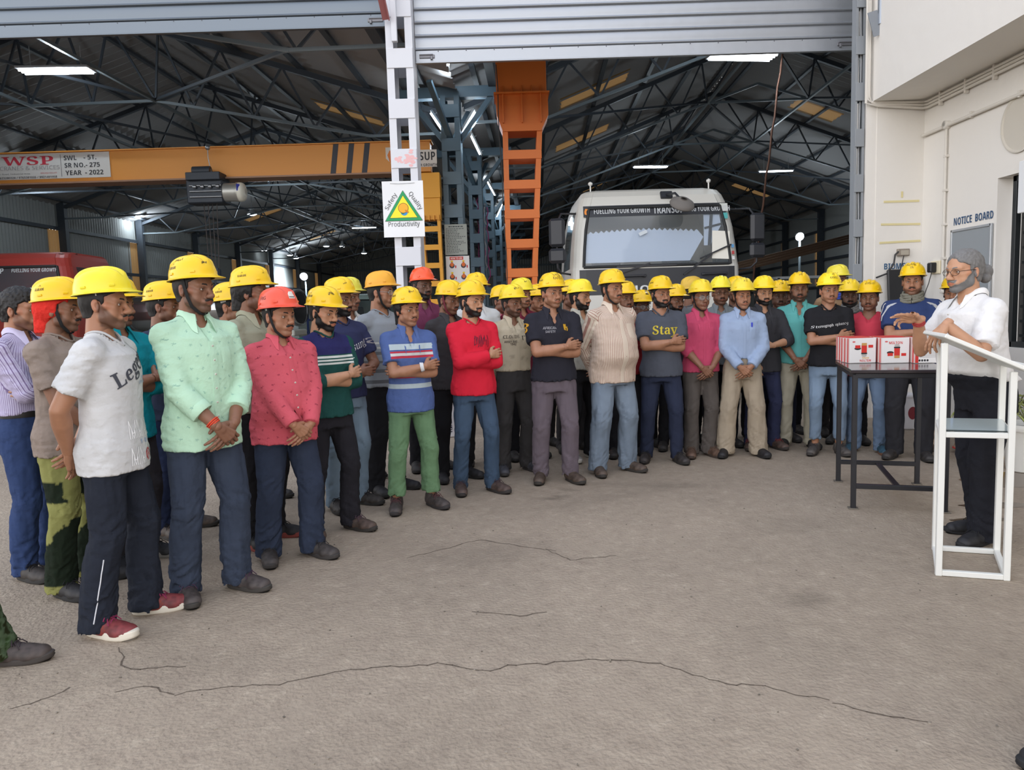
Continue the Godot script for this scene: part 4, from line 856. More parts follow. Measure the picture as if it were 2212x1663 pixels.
func white_truck() -> void:
	var T := thing("truck", "large white truck facing forward in the right doorway with a dusty round mirror", "truck", Vector3(2.235, 0, -11.3), 0.02)
	var wp := mat("truck white", rgb(206, 205, 198), 0.42, 0.0, false)
	var bk := mat("truck black", rgb(42, 44, 50), 0.45, 0.0, false)
	var gl := StandardMaterial3D.new()
	gl.resource_name = "windscreen glass"
	gl.transparency = BaseMaterial3D.TRANSPARENCY_ALPHA
	gl.albedo_color = Color(0.6, 0.66, 0.7, 0.16)
	gl.roughness = 0.03
	mats["windscreen glass"] = gl
	var on := cab(T, wp, bk, gl, 2.56, 3.36, 1.9)
	var surf := func(lift: float) -> Callable:
		return func(p: Vector2) -> Array: return [on.call(p.x, p.y, lift), Vector3(0, 0.16, 0.98)]
	# dark band across the top of the windscreen with lettering
	var bs := Soup.new()
	var rows := []
	for y in [2.89, 3.06]:
		var row := []
		for q in 13: row.append(on.call(lerpf(-1.08, 1.08, q / 12.0), y, 0.004))
		rows.append(row)
	bs.sheet(rows, false)
	put("sun_band", bs, mat("band dark", rgb(34, 38, 46), 0.5, 0.0, false), T)
	for part in [["FUELLING YOUR GROWTH", -0.50, 0.078, 0.84], ["TRANSUP", 0.20, 0.115, 0.46], ["FUELLING YOUR GROWTH", 0.72, 0.078, 0.84]]:
		var s := Soup.new()
		var off: float = part[1]
		lay(s, letters(part[0], part[2], true, false, -float(part[3])), func(p: Vector2) -> Array: return [on.call(p.x + off, p.y + 2.975, 0.008), Vector3(0, 0.16, 0.98)], 0.2)
		put("lettering", s, mat("ink pale", rgb(196, 200, 204), 0.6, 0.0, false), T)
	var sw := Soup.new()
	lay(sw, [PackedVector2Array([Vector2(-0.03, -0.04), Vector2(0.0, -0.05), Vector2(-0.005, 0.0), Vector2(0.02, 0.04), Vector2(-0.02, 0.045), Vector2(-0.035, 0.0)]), PackedInt32Array([0, 1, 2, 0, 2, 5, 2, 3, 4, 2, 4, 5])], func(p: Vector2) -> Array: return [on.call(p.x - 1.03, p.y + 2.975, 0.008), Vector3(0, 0.16, 0.98)], 0.2)
	put("swoosh", sw, mat("ink orange", rgb(230, 140, 50), 0.6, 0.0, false), T)
	# pale zigzag-topped panel behind the glass, standing in for a reflection on it
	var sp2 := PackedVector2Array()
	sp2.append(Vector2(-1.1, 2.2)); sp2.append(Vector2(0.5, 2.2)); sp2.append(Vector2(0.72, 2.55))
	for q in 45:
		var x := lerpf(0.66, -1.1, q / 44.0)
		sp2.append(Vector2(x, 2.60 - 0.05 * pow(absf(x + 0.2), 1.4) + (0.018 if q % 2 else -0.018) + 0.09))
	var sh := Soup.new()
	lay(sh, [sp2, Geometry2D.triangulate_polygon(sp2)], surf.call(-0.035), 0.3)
	put("reflection_panel", sh, mat("reflection_panel", rgb(178, 194, 216), 0.4, 0.0, false), T)
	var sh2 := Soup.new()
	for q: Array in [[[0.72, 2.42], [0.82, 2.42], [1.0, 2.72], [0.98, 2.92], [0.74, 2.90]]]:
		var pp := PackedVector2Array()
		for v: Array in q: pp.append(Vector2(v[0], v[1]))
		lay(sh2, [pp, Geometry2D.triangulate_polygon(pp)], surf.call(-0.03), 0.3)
	put("reflection_panel", sh2, mat("reflection_panel", rgb(178, 194, 216), 0.4, 0.0, false), T)  # right-hand piece of the modelled windscreen reflection
	var px := Soup.new()
	px.bar(on.call(0.80, 2.42, -0.02), on.call(0.86, 2.9, -0.02), 0.045, 0.01, Vector3.BACK)
	px.bar(on.call(0.74, 2.68, -0.02), on.call(1.0, 2.74, -0.02), 0.03, 0.01, Vector3.BACK)
	put("reflection_bars", px, mat("band dark", rgb(34, 38, 46), 0.5, 0.0, false), T)  # dark bars drawn in as part of the same windscreen reflection
	# papers and stickers on the glass
	for st: Array in [[0.97, 2.42, 0.27, 0.42, rgb(226, 224, 214), "paper"], [1.05, 2.99, 0.12, 0.12, rgb(206, 210, 206), "sticker"], [1.06, 2.86, 0.08, 0.09, rgb(80, 170, 170), "sticker"], [1.15, 2.4, 0.04, 0.05, rgb(90, 150, 200), "sticker"], [1.15, 2.3, 0.04, 0.05, rgb(170, 60, 60), "sticker"], [1.15, 2.22, 0.04, 0.05, rgb(210, 210, 210), "sticker"], [-0.2, 2.63, 0.13, 0.05, rgb(200, 208, 214), "sticker"]]:
		var s := Soup.new()
		var c := Vector2(st[0], st[1])
		var r2 := rect(st[2], st[3])
		var tilt := -0.06 if st[5] == "paper" else (0.4 if st[0] < 0 else 0.0)
		lay(s, [r2, PackedInt32Array([0, 1, 2, 0, 2, 3])], func(p: Vector2) -> Array: return [on.call(p.rotated(tilt).x + c.x, p.rotated(tilt).y + c.y, 0.008), Vector3(0, 0.16, 0.98)], 0.2)
		put(st[5], s, mat("paper %s" % (st[4] as Color).to_html(), st[4], 0.7, 0.0, false), T)
	# wipers
	for wv: Array in [[[-0.42, 2.06], [-0.12, 2.17], [-0.62, 2.13], [0.28, 2.14]], [[0.5, 2.04], [0.82, 2.28], [0.64, 2.22], [1.12, 2.42]]]:
		var s := Soup.new()
		s.bar(on.call(wv[0][0] - (0.25 if wv[0][0] < 0 else 0.12), wv[0][1] - 0.05, 0.03), on.call(wv[1][0], wv[1][1], 0.035), 0.025, 0.016, Vector3.BACK)
		s.bar(on.call(wv[2][0], wv[2][1], 0.03), on.call(wv[3][0], wv[3][1], 0.03), 0.022, 0.014, Vector3.BACK)
		put("wiper", s, bk, T)
	for x in [-0.38, 0.85]:
		var s := Soup.new()
		s.bar(on.call(x - 0.17, 1.99, 0.045), on.call(x + 0.17, 1.995, 0.045), 0.035, 0.03, Vector3.UP, 0.008)
		for e in [-0.17, 0.17]: s.box(on.call(x + e, 1.99, 0.025), Vector3(0.05, 0.045, 0.05), Basis.IDENTITY, 0.01)
		put("grab_handle", s, bk, T)
	var nm := Soup.new()
	lay(nm, letters("ASHOK LEYLAND", 0.115, true, false, -1.75), func(p: Vector2) -> Array: return [on.call(p.x + 0.16, p.y + 1.79, 0.016), Vector3(0, 0, 1)], 0.3)
	put("lettering", nm, mat("ink silver", rgb(206, 210, 214), 0.35, 0.3, false), T)
	# white grille below with dark slots
	for k in 4:
		for sx in [-1.0, 1.0]:
			var s := Soup.new()
			s.box(Vector3(sx * 0.42, 1.58 - 0.13 * k, 0.045), Vector3(0.62, 0.05, 0.02), Basis.IDENTITY, 0.01)
			put("grille_slot", s, bk, T)
	for sx in [-1.0, 1.0]:
		var s := Soup.new()
		s.box(Vector3(sx * 0.98, 1.0, 0.03), Vector3(0.36, 0.24, 0.06), Basis.IDENTITY, 0.04)
		put("headlamp", s, mat("lamp lens", rgb(200, 206, 210), 0.15, 0.0, false), T)
		# roof marker lamps
		var r := Soup.new()
		r.tube([Vector3(sx * 0.92, 3.32, -0.5), Vector3(sx * 0.92, 3.42, -0.5)], 0.012, 6)
		r.lathe([[0.0, -0.035], [0.03, -0.02], [0.036, 0.0], [0.03, 0.02], [0.0, 0.036]], Vector3(sx * 0.92, 3.44, -0.5), 12)
		put("roof_marker_lamp", r, mat("marker white", rgb(226, 226, 222), 0.4, 0.0, false), T)
		# mirrors on bent arms
		var a := Soup.new()
		var X: float = sx * 1.25
		a.tube([Vector3(sx * 1.16, 2.98, -0.4), Vector3(sx * 1.42, 2.95, -0.1), Vector3(sx * 1.5, 2.8, 0.0), Vector3(sx * 1.5, 2.15, 0.0), Vector3(sx * 1.44, 2.07, -0.08), Vector3(sx * 1.26, 2.05, -0.3)], 0.016, 7)
		put("mirror_arm", a, bk, T)
		var m1 := Soup.new()
		m1.box(Vector3(sx * 1.5, 2.66, 0.03), Vector3(0.24, 0.42, 0.1), Basis(Vector3.UP, sx * 0.25), 0.04)
		m1.box(Vector3(sx * 1.5, 2.32, 0.03), Vector3(0.26, 0.22, 0.1), Basis(Vector3.UP, sx * 0.25), 0.04)
		put("mirror", m1, bk, T)
	# dusty round mirror over the windscreen
	var rm := Soup.new()
	rm.box(Vector3(0.19, 3.20, -0.2), Vector3(0.18, 0.12, 0.05), Basis(Vector3.RIGHT, -0.5), 0.01)
	rm.tube([Vector3(0.19, 3.2, -0.17), Vector3(0.25, 3.18, 0.1), Vector3(0.29, 3.1, 0.2)], 0.018, 7)
	put("mirror_arm", rm, bk, T)
	var md := Soup.new()
	md.lathe([[0.0, 0.075], [0.1, 0.055], [0.17, 0.015], [0.185, -0.03], [0.175, -0.05], [0.0, -0.055]], Vector3(0.33, 3.02, 0.22), 24, Basis(Vector3.RIGHT, 0.62) * Basis(Vector3.BACK, -0.15), Color.WHITE, 1.0, 1.0)
	put("round_mirror", md, mat("dusty plastic", rgb(112, 108, 104), 0.85, 0.0, false), T)
	# box body behind the cab
	var bd := Soup.new()
	bd.box(Vector3(0, 1.35, -4.4), Vector3(2.4, 0.3, 4.6), Basis.IDENTITY, 0.03)
	bd.box(Vector3(0.0, 0.9, -4.4), Vector3(0.9, 0.5, 4.6), Basis.IDENTITY, 0.03)
	put("chassis", bd, mat("chassis", rgb(60, 62, 66), 0.6, 0.2, false), T)

func red_truck() -> void:
	var T := thing("truck", "dusty red truck cab at the far left behind the bareheaded man", "truck", Vector3(-8.5, 0, -12.4), 0.06)
	var rp := mat("truck red", rgb(150, 52, 44), 0.45, 0.0, false)
	var bk := mat("truck red low", rgb(140, 48, 42), 0.5, 0.0, false)
	var gl := mats["windscreen glass"] as StandardMaterial3D
	var on := cab(T, rp, bk, gl, 2.5, 2.78, 1.75)
	for part in [["TRANSUP", -0.12, 0.09, 0.5], ["FUELLING YOUR GROWTH", 0.62, 0.06, 0.72]]:
		var s := Soup.new()
		var off: float = part[1]
		lay(s, letters(part[0], part[2], true, false, -float(part[3])), func(p: Vector2) -> Array: return [on.call(p.x + off, p.y + 2.44, 0.01), Vector3(0, 0.16, 0.98)], 0.2)
		put("lettering", s, mat("ink pale", rgb(196, 200, 204), 0.6, 0.0, false), T)
	var s2 := Soup.new()
	lay(s2, [rect(0.3, 0.4), PackedInt32Array([0, 1, 2, 0, 2, 3])], func(p: Vector2) -> Array: return [on.call(p.x + 0.62, p.y + 1.95, 0.008), Vector3(0, 0.16, 0.98)], 0.2)
	put("paper", s2, mat("paper green", rgb(190, 214, 200), 0.7, 0.0, false), T)
	var s3 := Soup.new()
	lay(s3, [rect(0.1, 0.1), PackedInt32Array([0, 1, 2, 0, 2, 3])], func(p: Vector2) -> Array: return [on.call(p.x + 0.95, p.y + 2.2, 0.008), Vector3(0, 0.16, 0.98)], 0.2)
	put("sticker", s3, mat("paper pale", rgb(200, 206, 206), 0.7, 0.0, false), T)
	var s4 := Soup.new()
	s4.lathe([[0.07, 0.0], [0.075, 0.03], [0.06, 0.09], [0.0, 0.11]], Vector3(0.92, 2.63, -0.42), 14)
	put("beacon", s4, mat("beacon", rgb(90, 40, 34), 0.3, 0.0, false), T)
	var d := Soup.new()
	d.box(Vector3(0, 1.2, -1.0), Vector3(2.3, 0.5, 0.5), Basis.IDENTITY, 0.1)
	put("dashboard", d, mat("dash", rgb(120, 130, 118), 0.8, 0.0, false), T)

func far_vehicles() -> void:
	# polished tanker behind the front rank
	var T := thing("tanker", "polished metal tanker body standing behind the men at left", "tanker", Vector3(-6.7, 0, -15.3), 0.0)
	var s := Soup.new()
	var prof := []
	for q in 25:
		var a := TAU * q / 24
		prof.append(Vector2(signf(cos(a)) * pow(absf(cos(a)), 0.8) * 0.62, 1.72 + signf(sin(a)) * pow(absf(sin(a)), 0.8) * 0.36))
	var rows := []
	for x in [-1.6, -1.55, -0.8, 0.0, 0.8, 1.6, 2.4, 2.45]:
		var row := []
		var g := 0.9 if x < -1.58 or x > 2.42 else 1.0
		for v: Vector2 in prof: row.append(Vector3(x, 1.72 + (v.y - 1.72) * g, v.x * g))
		rows.append(row)
	s.sheet(rows, false, Color.WHITE, true)
	put("tank", s, mat("polished metal", rgb(196, 200, 204), 0.22, 0.95, false), T)
	for x in [-1.55, -0.8, 0.0, 0.8, 1.6, 2.4]:
		var b := Soup.new()
		var r := []
		for v: Vector2 in prof: r.append(Vector3(x, 1.72 + (v.y - 1.72) * 1.01, v.x * 1.01))
		b.tube(r, 0.02, 5, Color.WHITE, false)
		put("seam_band", b, mat("polished dull", rgb(170, 176, 180), 0.4, 0.8, false), T)
	var fr := Soup.new()
	fr.box(Vector3(0.4, 1.22, 0.3), Vector3(4.2, 0.12, 0.9), Basis.IDENTITY, 0.02)
	fr.box(Vector3(0.4, 0.85, 0.0), Vector3(4.2, 0.5, 1.1), Basis.IDENTITY, 0.05)
	put("chassis", fr, mat("chassis pale", rgb(176, 178, 172), 0.6, 0.1, false), T)
	for x in [-0.8, 0.4, 1.6]:
		var w := Soup.new()
		w.lathe([[0.0, -0.14], [0.3, -0.14], [0.46, -0.12], [0.5, -0.08], [0.5, 0.08], [0.46, 0.12], [0.3, 0.14], [0.0, 0.06]], Vector3(x, 0.5, 0.62), 22, Basis(Vector3.RIGHT, PI / 2))
		put("wheel", w, mat("tyre", rgb(34, 34, 36), 0.9, 0.0, false), T)
	# truck cabs deeper in the left bay
	var gl := mats["windscreen glass"] as StandardMaterial3D
	for v: Array in [[-7.2, -31.0, rgb(186, 196, 190), "pale green truck cab deep in the left bay beyond the yellow helmets"], [-4.6, -27.0, rgb(170, 190, 184), "pale truck cab parked deep in the shed left of the white column"]]:
		var c := thing("truck", v[3], "truck", Vector3(v[0], 0, v[1]), 0.5)
		var p := mat("truck %s" % (v[2] as Color).to_html(), v[2], 0.45, 0.0, false)
		cab(c, p, p, gl, 2.3, 2.3, 1.7)
	# blue pipe rack on the left
	var R := thing("pipe_rack", "blue tube rack standing across the far left bay", "rack", Vector3(-9.5, 0, -30.0))
	for k in 6:
		var p := Soup.new()
		p.box(Vector3(-2.5 + k * 1.3, 1.0, 0), Vector3(0.08, 2.0, 0.08))
		put("post", p, mat("rack blue", rgb(50, 70, 130), 0.5, 0.0, false), R)
	for y in [0.9, 1.4, 1.95]:
		var p := Soup.new()
		p.box(Vector3(0.75, y, 0), Vector3(6.6, 0.08, 0.06))
		put("rail", p, mat("rack blue", rgb(50, 70, 130), 0.5, 0.0, false), R)
	# grey stored bodies along the right bay so that the floor is not bare
	var M := thing("machine_cabinet", "grey-green machine cabinet beside the blue columns in the right bay", "cabinet", Vector3(0.9, 0, -19.0))
	var ms := Soup.new(); ms.box(Vector3(0, 0.9, 0), Vector3(0.8, 1.8, 0.6), Basis.IDENTITY, 0.03)
	put("body", ms, mat("machine", rgb(110, 130, 124), 0.5, 0.0, false), M)
	var md := Soup.new(); md.box(Vector3(0, 1.0, 0.305), Vector3(0.66, 1.3, 0.02), Basis.IDENTITY, 0.006)
	put("door", md, mat("machine door", rgb(124, 142, 136), 0.5, 0.0, false), M)
	# a long pale crate line and a hanging rope on the right
	var rp := Soup.new()
	var pts := []
	for k in 20: pts.append(Vector3(5.35 - 0.035 * k + 0.012 * sin(k * 2.1), 6.9 - 0.27 * k, -14.5))
	rp.tube(pts, 0.02, 6)
	tag(put("hanging_chain", rp, mat("rusty chain", rgb(110, 78, 64), 0.8, 0.3, false)), "long rusty chain hanging from the roof right of the white truck", "chain")
	var bn := Soup.new()
	for k in 4:
		bn.bar(Vector3(4.0, 2.05 + 0.05 * k, -15.0 - 0.1 * k), Vector3(9.0, 3.05 + 0.06 * k, -19.5 - 0.1 * k), 0.05, 0.05)
	tag(put("steel_pipes", bn, mat("rusty pipe", rgb(130, 104, 84), 0.7, 0.3, false)), "rusty long pipes leaning along the shed right of the truck", "pipes")
	var wb := thing("work_frame", "white tube frame with hung clothing behind the men at right", "frame", Vector3(6.1, 0, -14.5))
	for q: Array in [[-0.9, 0.0], [0.9, 0.0], [-0.9, -0.8], [0.9, -0.8]]:
		var p := Soup.new(); p.box(Vector3(q[0], 1.0, q[1]), Vector3(0.05, 2.0, 0.05))
		put("post", p, mat("fitting white", rgb(190, 194, 198), 0.5, 0.0, false), wb)
	var tr := Soup.new(); tr.box(Vector3(0, 2.0, -0.4), Vector3(1.9, 0.05, 0.85))
	put("top", tr, mat("fitting white", rgb(190, 194, 198), 0.5, 0.0, false), wb)

# ------------------------------------------------------------------ the white building at right
func right_building() -> void:
	var w := mat("white wall", rgb(224, 220, 213), 0.85, 0.0, false)
	tri_normal(w, noise_tex("plaster", 0.012, 5, true, 5.0), 2.0, 0.18)
	var X := 5.265
	var a := Soup.new()
	a.box(Vector3(4.97, 4.5, -9.75), Vector3(0.6, 9.0, 0.3))
	a.box(Vector3(4.615, 4.5, -9.76), Vector3(0.15, 9.0, 0.3))
	struct("wall_back_porch", a, w, "white wall facing forward with tape strips and the word for finger scanning")
	var b := Soup.new()
	# side wall with a window opening: sill y 0.98, head 2.78, from z -8.14 to -5.4
	b.box(Vector3(X + 0.15, 4.5, (-9.6 - 8.14) / 2), Vector3(0.3, 9.0, 9.6 - 8.14))
	b.box(Vector3(X + 0.15, 0.49, -6.77), Vector3(0.3, 0.98, 2.74))
	b.box(Vector3(X + 0.15, 5.89, -6.77), Vector3(0.3, 6.22, 2.74))
	b.box(Vector3(X + 0.15, 4.5, -0.2), Vector3(0.3, 9.0, 10.4))
	struct("wall_right", b, w, "white side wall with the dark window and the notice board")
	var o := Soup.new()
	o.box(Vector3(4.59 + 0.34, 6.5, -2.3), Vector3(0.68, 5.04, 14.6))
	struct("trim_4", o, w, "white overhanging upper storey along the side wall")
	# round vent recess
	var h := Soup.new()
	h.lathe([[0.30, 0.012], [0.285, 0.016], [0.275, 0.004], [0.27, -0.0]], Vector3(X - 0.006, 3.28, -7.8), 40, Basis(Vector3.BACK, PI / 2))
	h.plate(oval(0.272, 0.272, 40), Vector3(X - 0.007, 3.28, -7.8), Basis(Vector3(0, 0, 1), Vector3.UP, Vector3(-1, 0, 0)), 0.0)
	struct("window_2", h, mat("vent disc", rgb(196, 190, 178), 0.85, 0.0, false), "round plastered porthole blank on the side wall")
	# window
	var W := Node3D.new(); W.name = numbered("window_1"); add_child(W, true); W.set_meta("kind", "structure"); W.set_meta("label", "dark louvred window in the white side wall")
	var dk := mat("window dark", rgb(34, 38, 40), 0.4, 0.2, false)
	var f := Soup.new()
	for z in [-8.0, -7.35, -6.6, -5.46]: f.box(Vector3(X + 0.12, 1.88, z), Vector3(0.06, 1.8, 0.06), Basis.IDENTITY, 0.004)
	for y in [1.01, 2.75]: f.box(Vector3(X + 0.12, y, -6.73), Vector3(0.06, 0.06, 2.6), Basis.IDENTITY, 0.004)
	put("frame", f, dk, W)
	var p := Soup.new(); p.box(Vector3(X + 0.2, 1.88, -6.73), Vector3(0.01, 1.8, 2.6))
	put("pane", p, mat("dark glass", rgb(22, 26, 28), 0.25, 0.0, false), W)
	for k in 11:
		var l := Soup.new(); l.box(Vector3(X + 0.185, 1.1 + 0.155 * k, -6.73), Vector3(0.012, 0.03, 2.5))
		put("louvre", l, dk, W)
	var sg := Soup.new(); sg.box(Vector3(X - 0.03, 2.62, -7.6), Vector3(0.03, 0.52, 0.3), Basis.IDENTITY, 0.006)
	tag(put("wall_board", sg, mat("poster white", rgb(226, 228, 230), 0.6, 0.0, false)), "white board edge fixed in front of the dark window", "board")
	# conduits
	var pm := mat("painted conduit", rgb(212, 207, 198), 0.6, 0.0, false)
	var c1 := Soup.new()
	c1.tube([Vector3(X - 0.03, 3.55, -9.57), Vector3(X - 0.03, 3.56, -5.0)], 0.022, 8)
	c1.tube([Vector3(X - 0.03, 3.55, -9.07), Vector3(X - 0.03, 1.6, -9.07)], 0.016, 8)
	c1.lathe([[0.05, -0.03], [0.05, 0.03], [0.0, 0.03]], Vector3(X - 0.03, 3.56, -9.07), 12, Basis(Vector3.BACK, PI / 2))
	for k in 5: c1.box(Vector3(X - 0.02, 3.2 - 0.4 * k, -9.07), Vector3(0.05, 0.03, 0.06), Basis.IDENTITY, 0.004)
	for k in 5: c1.box(Vector3(X - 0.02, 3.56, -8.6 + 0.8 * k), Vector3(0.05, 0.07, 0.03), Basis.IDENTITY, 0.004)
	struct("trim_5", c1, pm, "painted conduit with a drop down the side wall")
	var c2 := Soup.new()
	for q in 3:
		var d := 0.045 * q
		c2.tube([Vector3(4.545 - d * 0.4, 6.0, -9.56), Vector3(4.545 - d * 0.4, 4.05 - d, -9.56), Vector3(4.57 + d, 3.97 - d * 0.5, -9.56), Vector3(5.2, 3.95 - d * 0.8, -9.54), Vector3(X - 0.04, 3.94 - d * 0.8, -9.46), Vector3(X - 0.04, 3.94 - d * 0.8, -3.0)], 0.017, 7)
	for k in 9: c2.box(Vector3(X - 0.03, 3.90, -9.2 + 0.5 * k), Vector3(0.05, 0.16, 0.03), Basis.IDENTITY, 0.004)
	struct("trim_6", c2, pm, "bundle of painted conduits under the white overhang")
	var gp := Soup.new()
	gp.tube([Vector3(4.62, 7.5, -9.42), Vector3(4.62, 4.85, -9.42)], 0.05, 12)
	gp.bar(Vector3(4.5, 5.0, -9.42), Vector3(4.58, 4.72, -9.42), 0.12, 0.01, Vector3.BACK)
	struct("trim_7", gp, mat("galvanised dull", rgb(150, 156, 164), 0.42, 0.75, false), "grey downpipe with torn sheet at the pillar head")
	# tape strips
	var I := Basis.IDENTITY
	for t: Array in [[4.995, 2.755, 0.45, -0.0], [4.99, 2.47, 0.50, -0.015], [4.985, 2.25, 0.52, 0.025]]:
		var s := Soup.new(); s.box(Vector3(t[0], t[1], -9.596), Vector3(t[2], 0.026, 0.006), Basis(Vector3.BACK, t[3]), 0.001)
		tag(put("masking_tape", s, mat("tape", rgb(214, 202, 152), 0.7, 0.0, false)), ["topmost yellowed masking tape strip on the white wall", "middle yellowed masking tape strip on the white wall", "lowest yellowed masking tape strip on the white wall"][int(names["masking_tape"]) - 1], "tape")
	var s5 := Soup.new(); s5.box(Vector3(5.0, 2.84, -9.596), Vector3(0.024, 0.075, 0.006))
	tag(put("masking_tape", s5, mat("tape", rgb(214, 202, 152), 0.7, 0.0, false)), "short upright scrap of tape above the tape strips", "tape")
	# lettering painted on the walls
	var bt := text_on(null, "wall_lettering", "BIOMETRIC", 0.075, Vector3(5.02, 1.945, -9.594), I, rgb(40, 86, 124), true, -0.46)
	tag(bt, "blue hand-painted word Biometric on the white wall", "lettering")
	var nbt := text_on(null, "wall_lettering", "NOTICE  BOARD", 0.085, Vector3(X - 0.006, 2.41, -8.55), Basis(Vector3.UP, -PI / 2), rgb(44, 78, 116), true, -0.72)
	tag(nbt, "blue painted words Notice Board above the grey board", "lettering")
	# notice board
	var N := thing("notice_board", "grey framed notice board on the white side wall behind the speaker", "notice board", Vector3(X - 0.015, 1.88, -8.55))
	var nb := Soup.new(); nb.box(Vector3.ZERO, Vector3(0.02, 0.86, 0.70))
	put("panel", nb, mat("board grey", rgb(142, 148, 152), 0.7, 0.0, false), N)
	for q: Array in [[0.42, 0.0, 0.03, 0.74], [-0.42, 0.0, 0.03, 0.74], [0.0, 0.36, 0.87, 0.03], [0.0, -0.36, 0.87, 0.03]]:
		var s := Soup.new(); s.box(Vector3(-0.006, q[0], q[1]), Vector3(0.03, q[2], q[3]), Basis.IDENTITY, 0.005)
		put("frame", s, mat("aluminium", rgb(176, 180, 184), 0.4, 0.5, false), N)
	# socket, charger, monitor
	var S := thing("socket_box", "small grey metal socket box with a wire below it on the white wall", "socket", Vector3(5.02, 2.115, -9.58))
	var sb := Soup.new(); sb.box(Vector3.ZERO, Vector3(0.15, 0.09, 0.05), I, 0.006)
	put("box", sb, mat("socket grey", rgb(150, 140, 128), 0.5, 0.3, false), S)
	var sf := Soup.new(); sf.box(Vector3(0.01, -0.004, 0.027), Vector3(0.1, 0.06, 0.006), I, 0.002)
	put("plate", sf, mat("socket plate", rgb(170, 162, 148), 0.5, 0.0, false), S)
	var sw := Soup.new()
	sw.tube([Vector3(0.0, -0.04, 0.02), Vector3(-0.02, -0.12, 0.03), Vector3(-0.05, -0.2, 0.05), Vector3(-0.1, -0.3, 0.08)], 0.006, 6)
	sw.tube([Vector3(-0.07, 0.01, 0.02), Vector3(-0.12, -0.03, 0.04), Vector3(-0.14, -0.14, 0.05), Vector3(-0.22, -0.26, 0.05), Vector3(-0.36, -0.31, 0.05)], 0.011, 6)
	put("wire", sw, mat("wire dark", rgb(52, 50, 50), 0.6, 0.0, false), S)
	var C := thing("phone_charger", "small black plug adapter on the white side wall by the speaker's face", "charger", Vector3(X - 0.03, 1.9, -9.25))
	var cb := Soup.new(); cb.box(Vector3(-0.03, 0, 0), Vector3(0.08, 0.12, 0.09), I, 0.012)
	put("adapter", cb, mat("plastic black", rgb(30, 30, 32), 0.45, 0.0, false), C)
	var cp := Soup.new(); cp.box(Vector3(0.02, 0.0, -0.0), Vector3(0.03, 0.16, 0.2), I, 0.008)
	put("socket_plate", cp, mat("socket cream", rgb(226, 214, 184), 0.5, 0.0, false), C)
	var cw := Soup.new()
	cw.tube([Vector3(-0.03, -0.06, 0), Vector3(-0.05, -0.2, -0.03), Vector3(-0.08, -0.36, -0.08), Vector3(-0.06, -0.5, -0.12)], 0.005, 6)
	put("wire", cw, mat("wire dark", rgb(52, 50, 50), 0.6, 0.0, false), C)
	var M := thing("fingerprint_terminal", "black monitor and reader under the painted word on the white wall", "monitor", Vector3(5.0, 1.55, -9.5))
	var m1 := Soup.new(); m1.box(Vector3(0.0, 0.15, 0.0), Vector3(0.42, 0.40, 0.05), Basis(Vector3.RIGHT, -0.1), 0.012)
	put("monitor", m1, mat("plastic black", rgb(30, 30, 32), 0.45, 0.0, false), M)
	var m2 := Soup.new(); m2.box(Vector3(0.02, -0.2, 0.0), Vector3(0.5, 0.24, 0.12), I, 0.01)
	put("reader", m2, mat("plastic dark", rgb(44, 54, 54), 0.5, 0.0, false), M)
	var m3 := Soup.new(); m3.box(Vector3(0.05, -0.17, 0.063), Vector3(0.12, 0.07, 0.004))
	put("screen", m3, mat("screen blue", rgb(60, 80, 160), 0.3, 0.0, false), M)

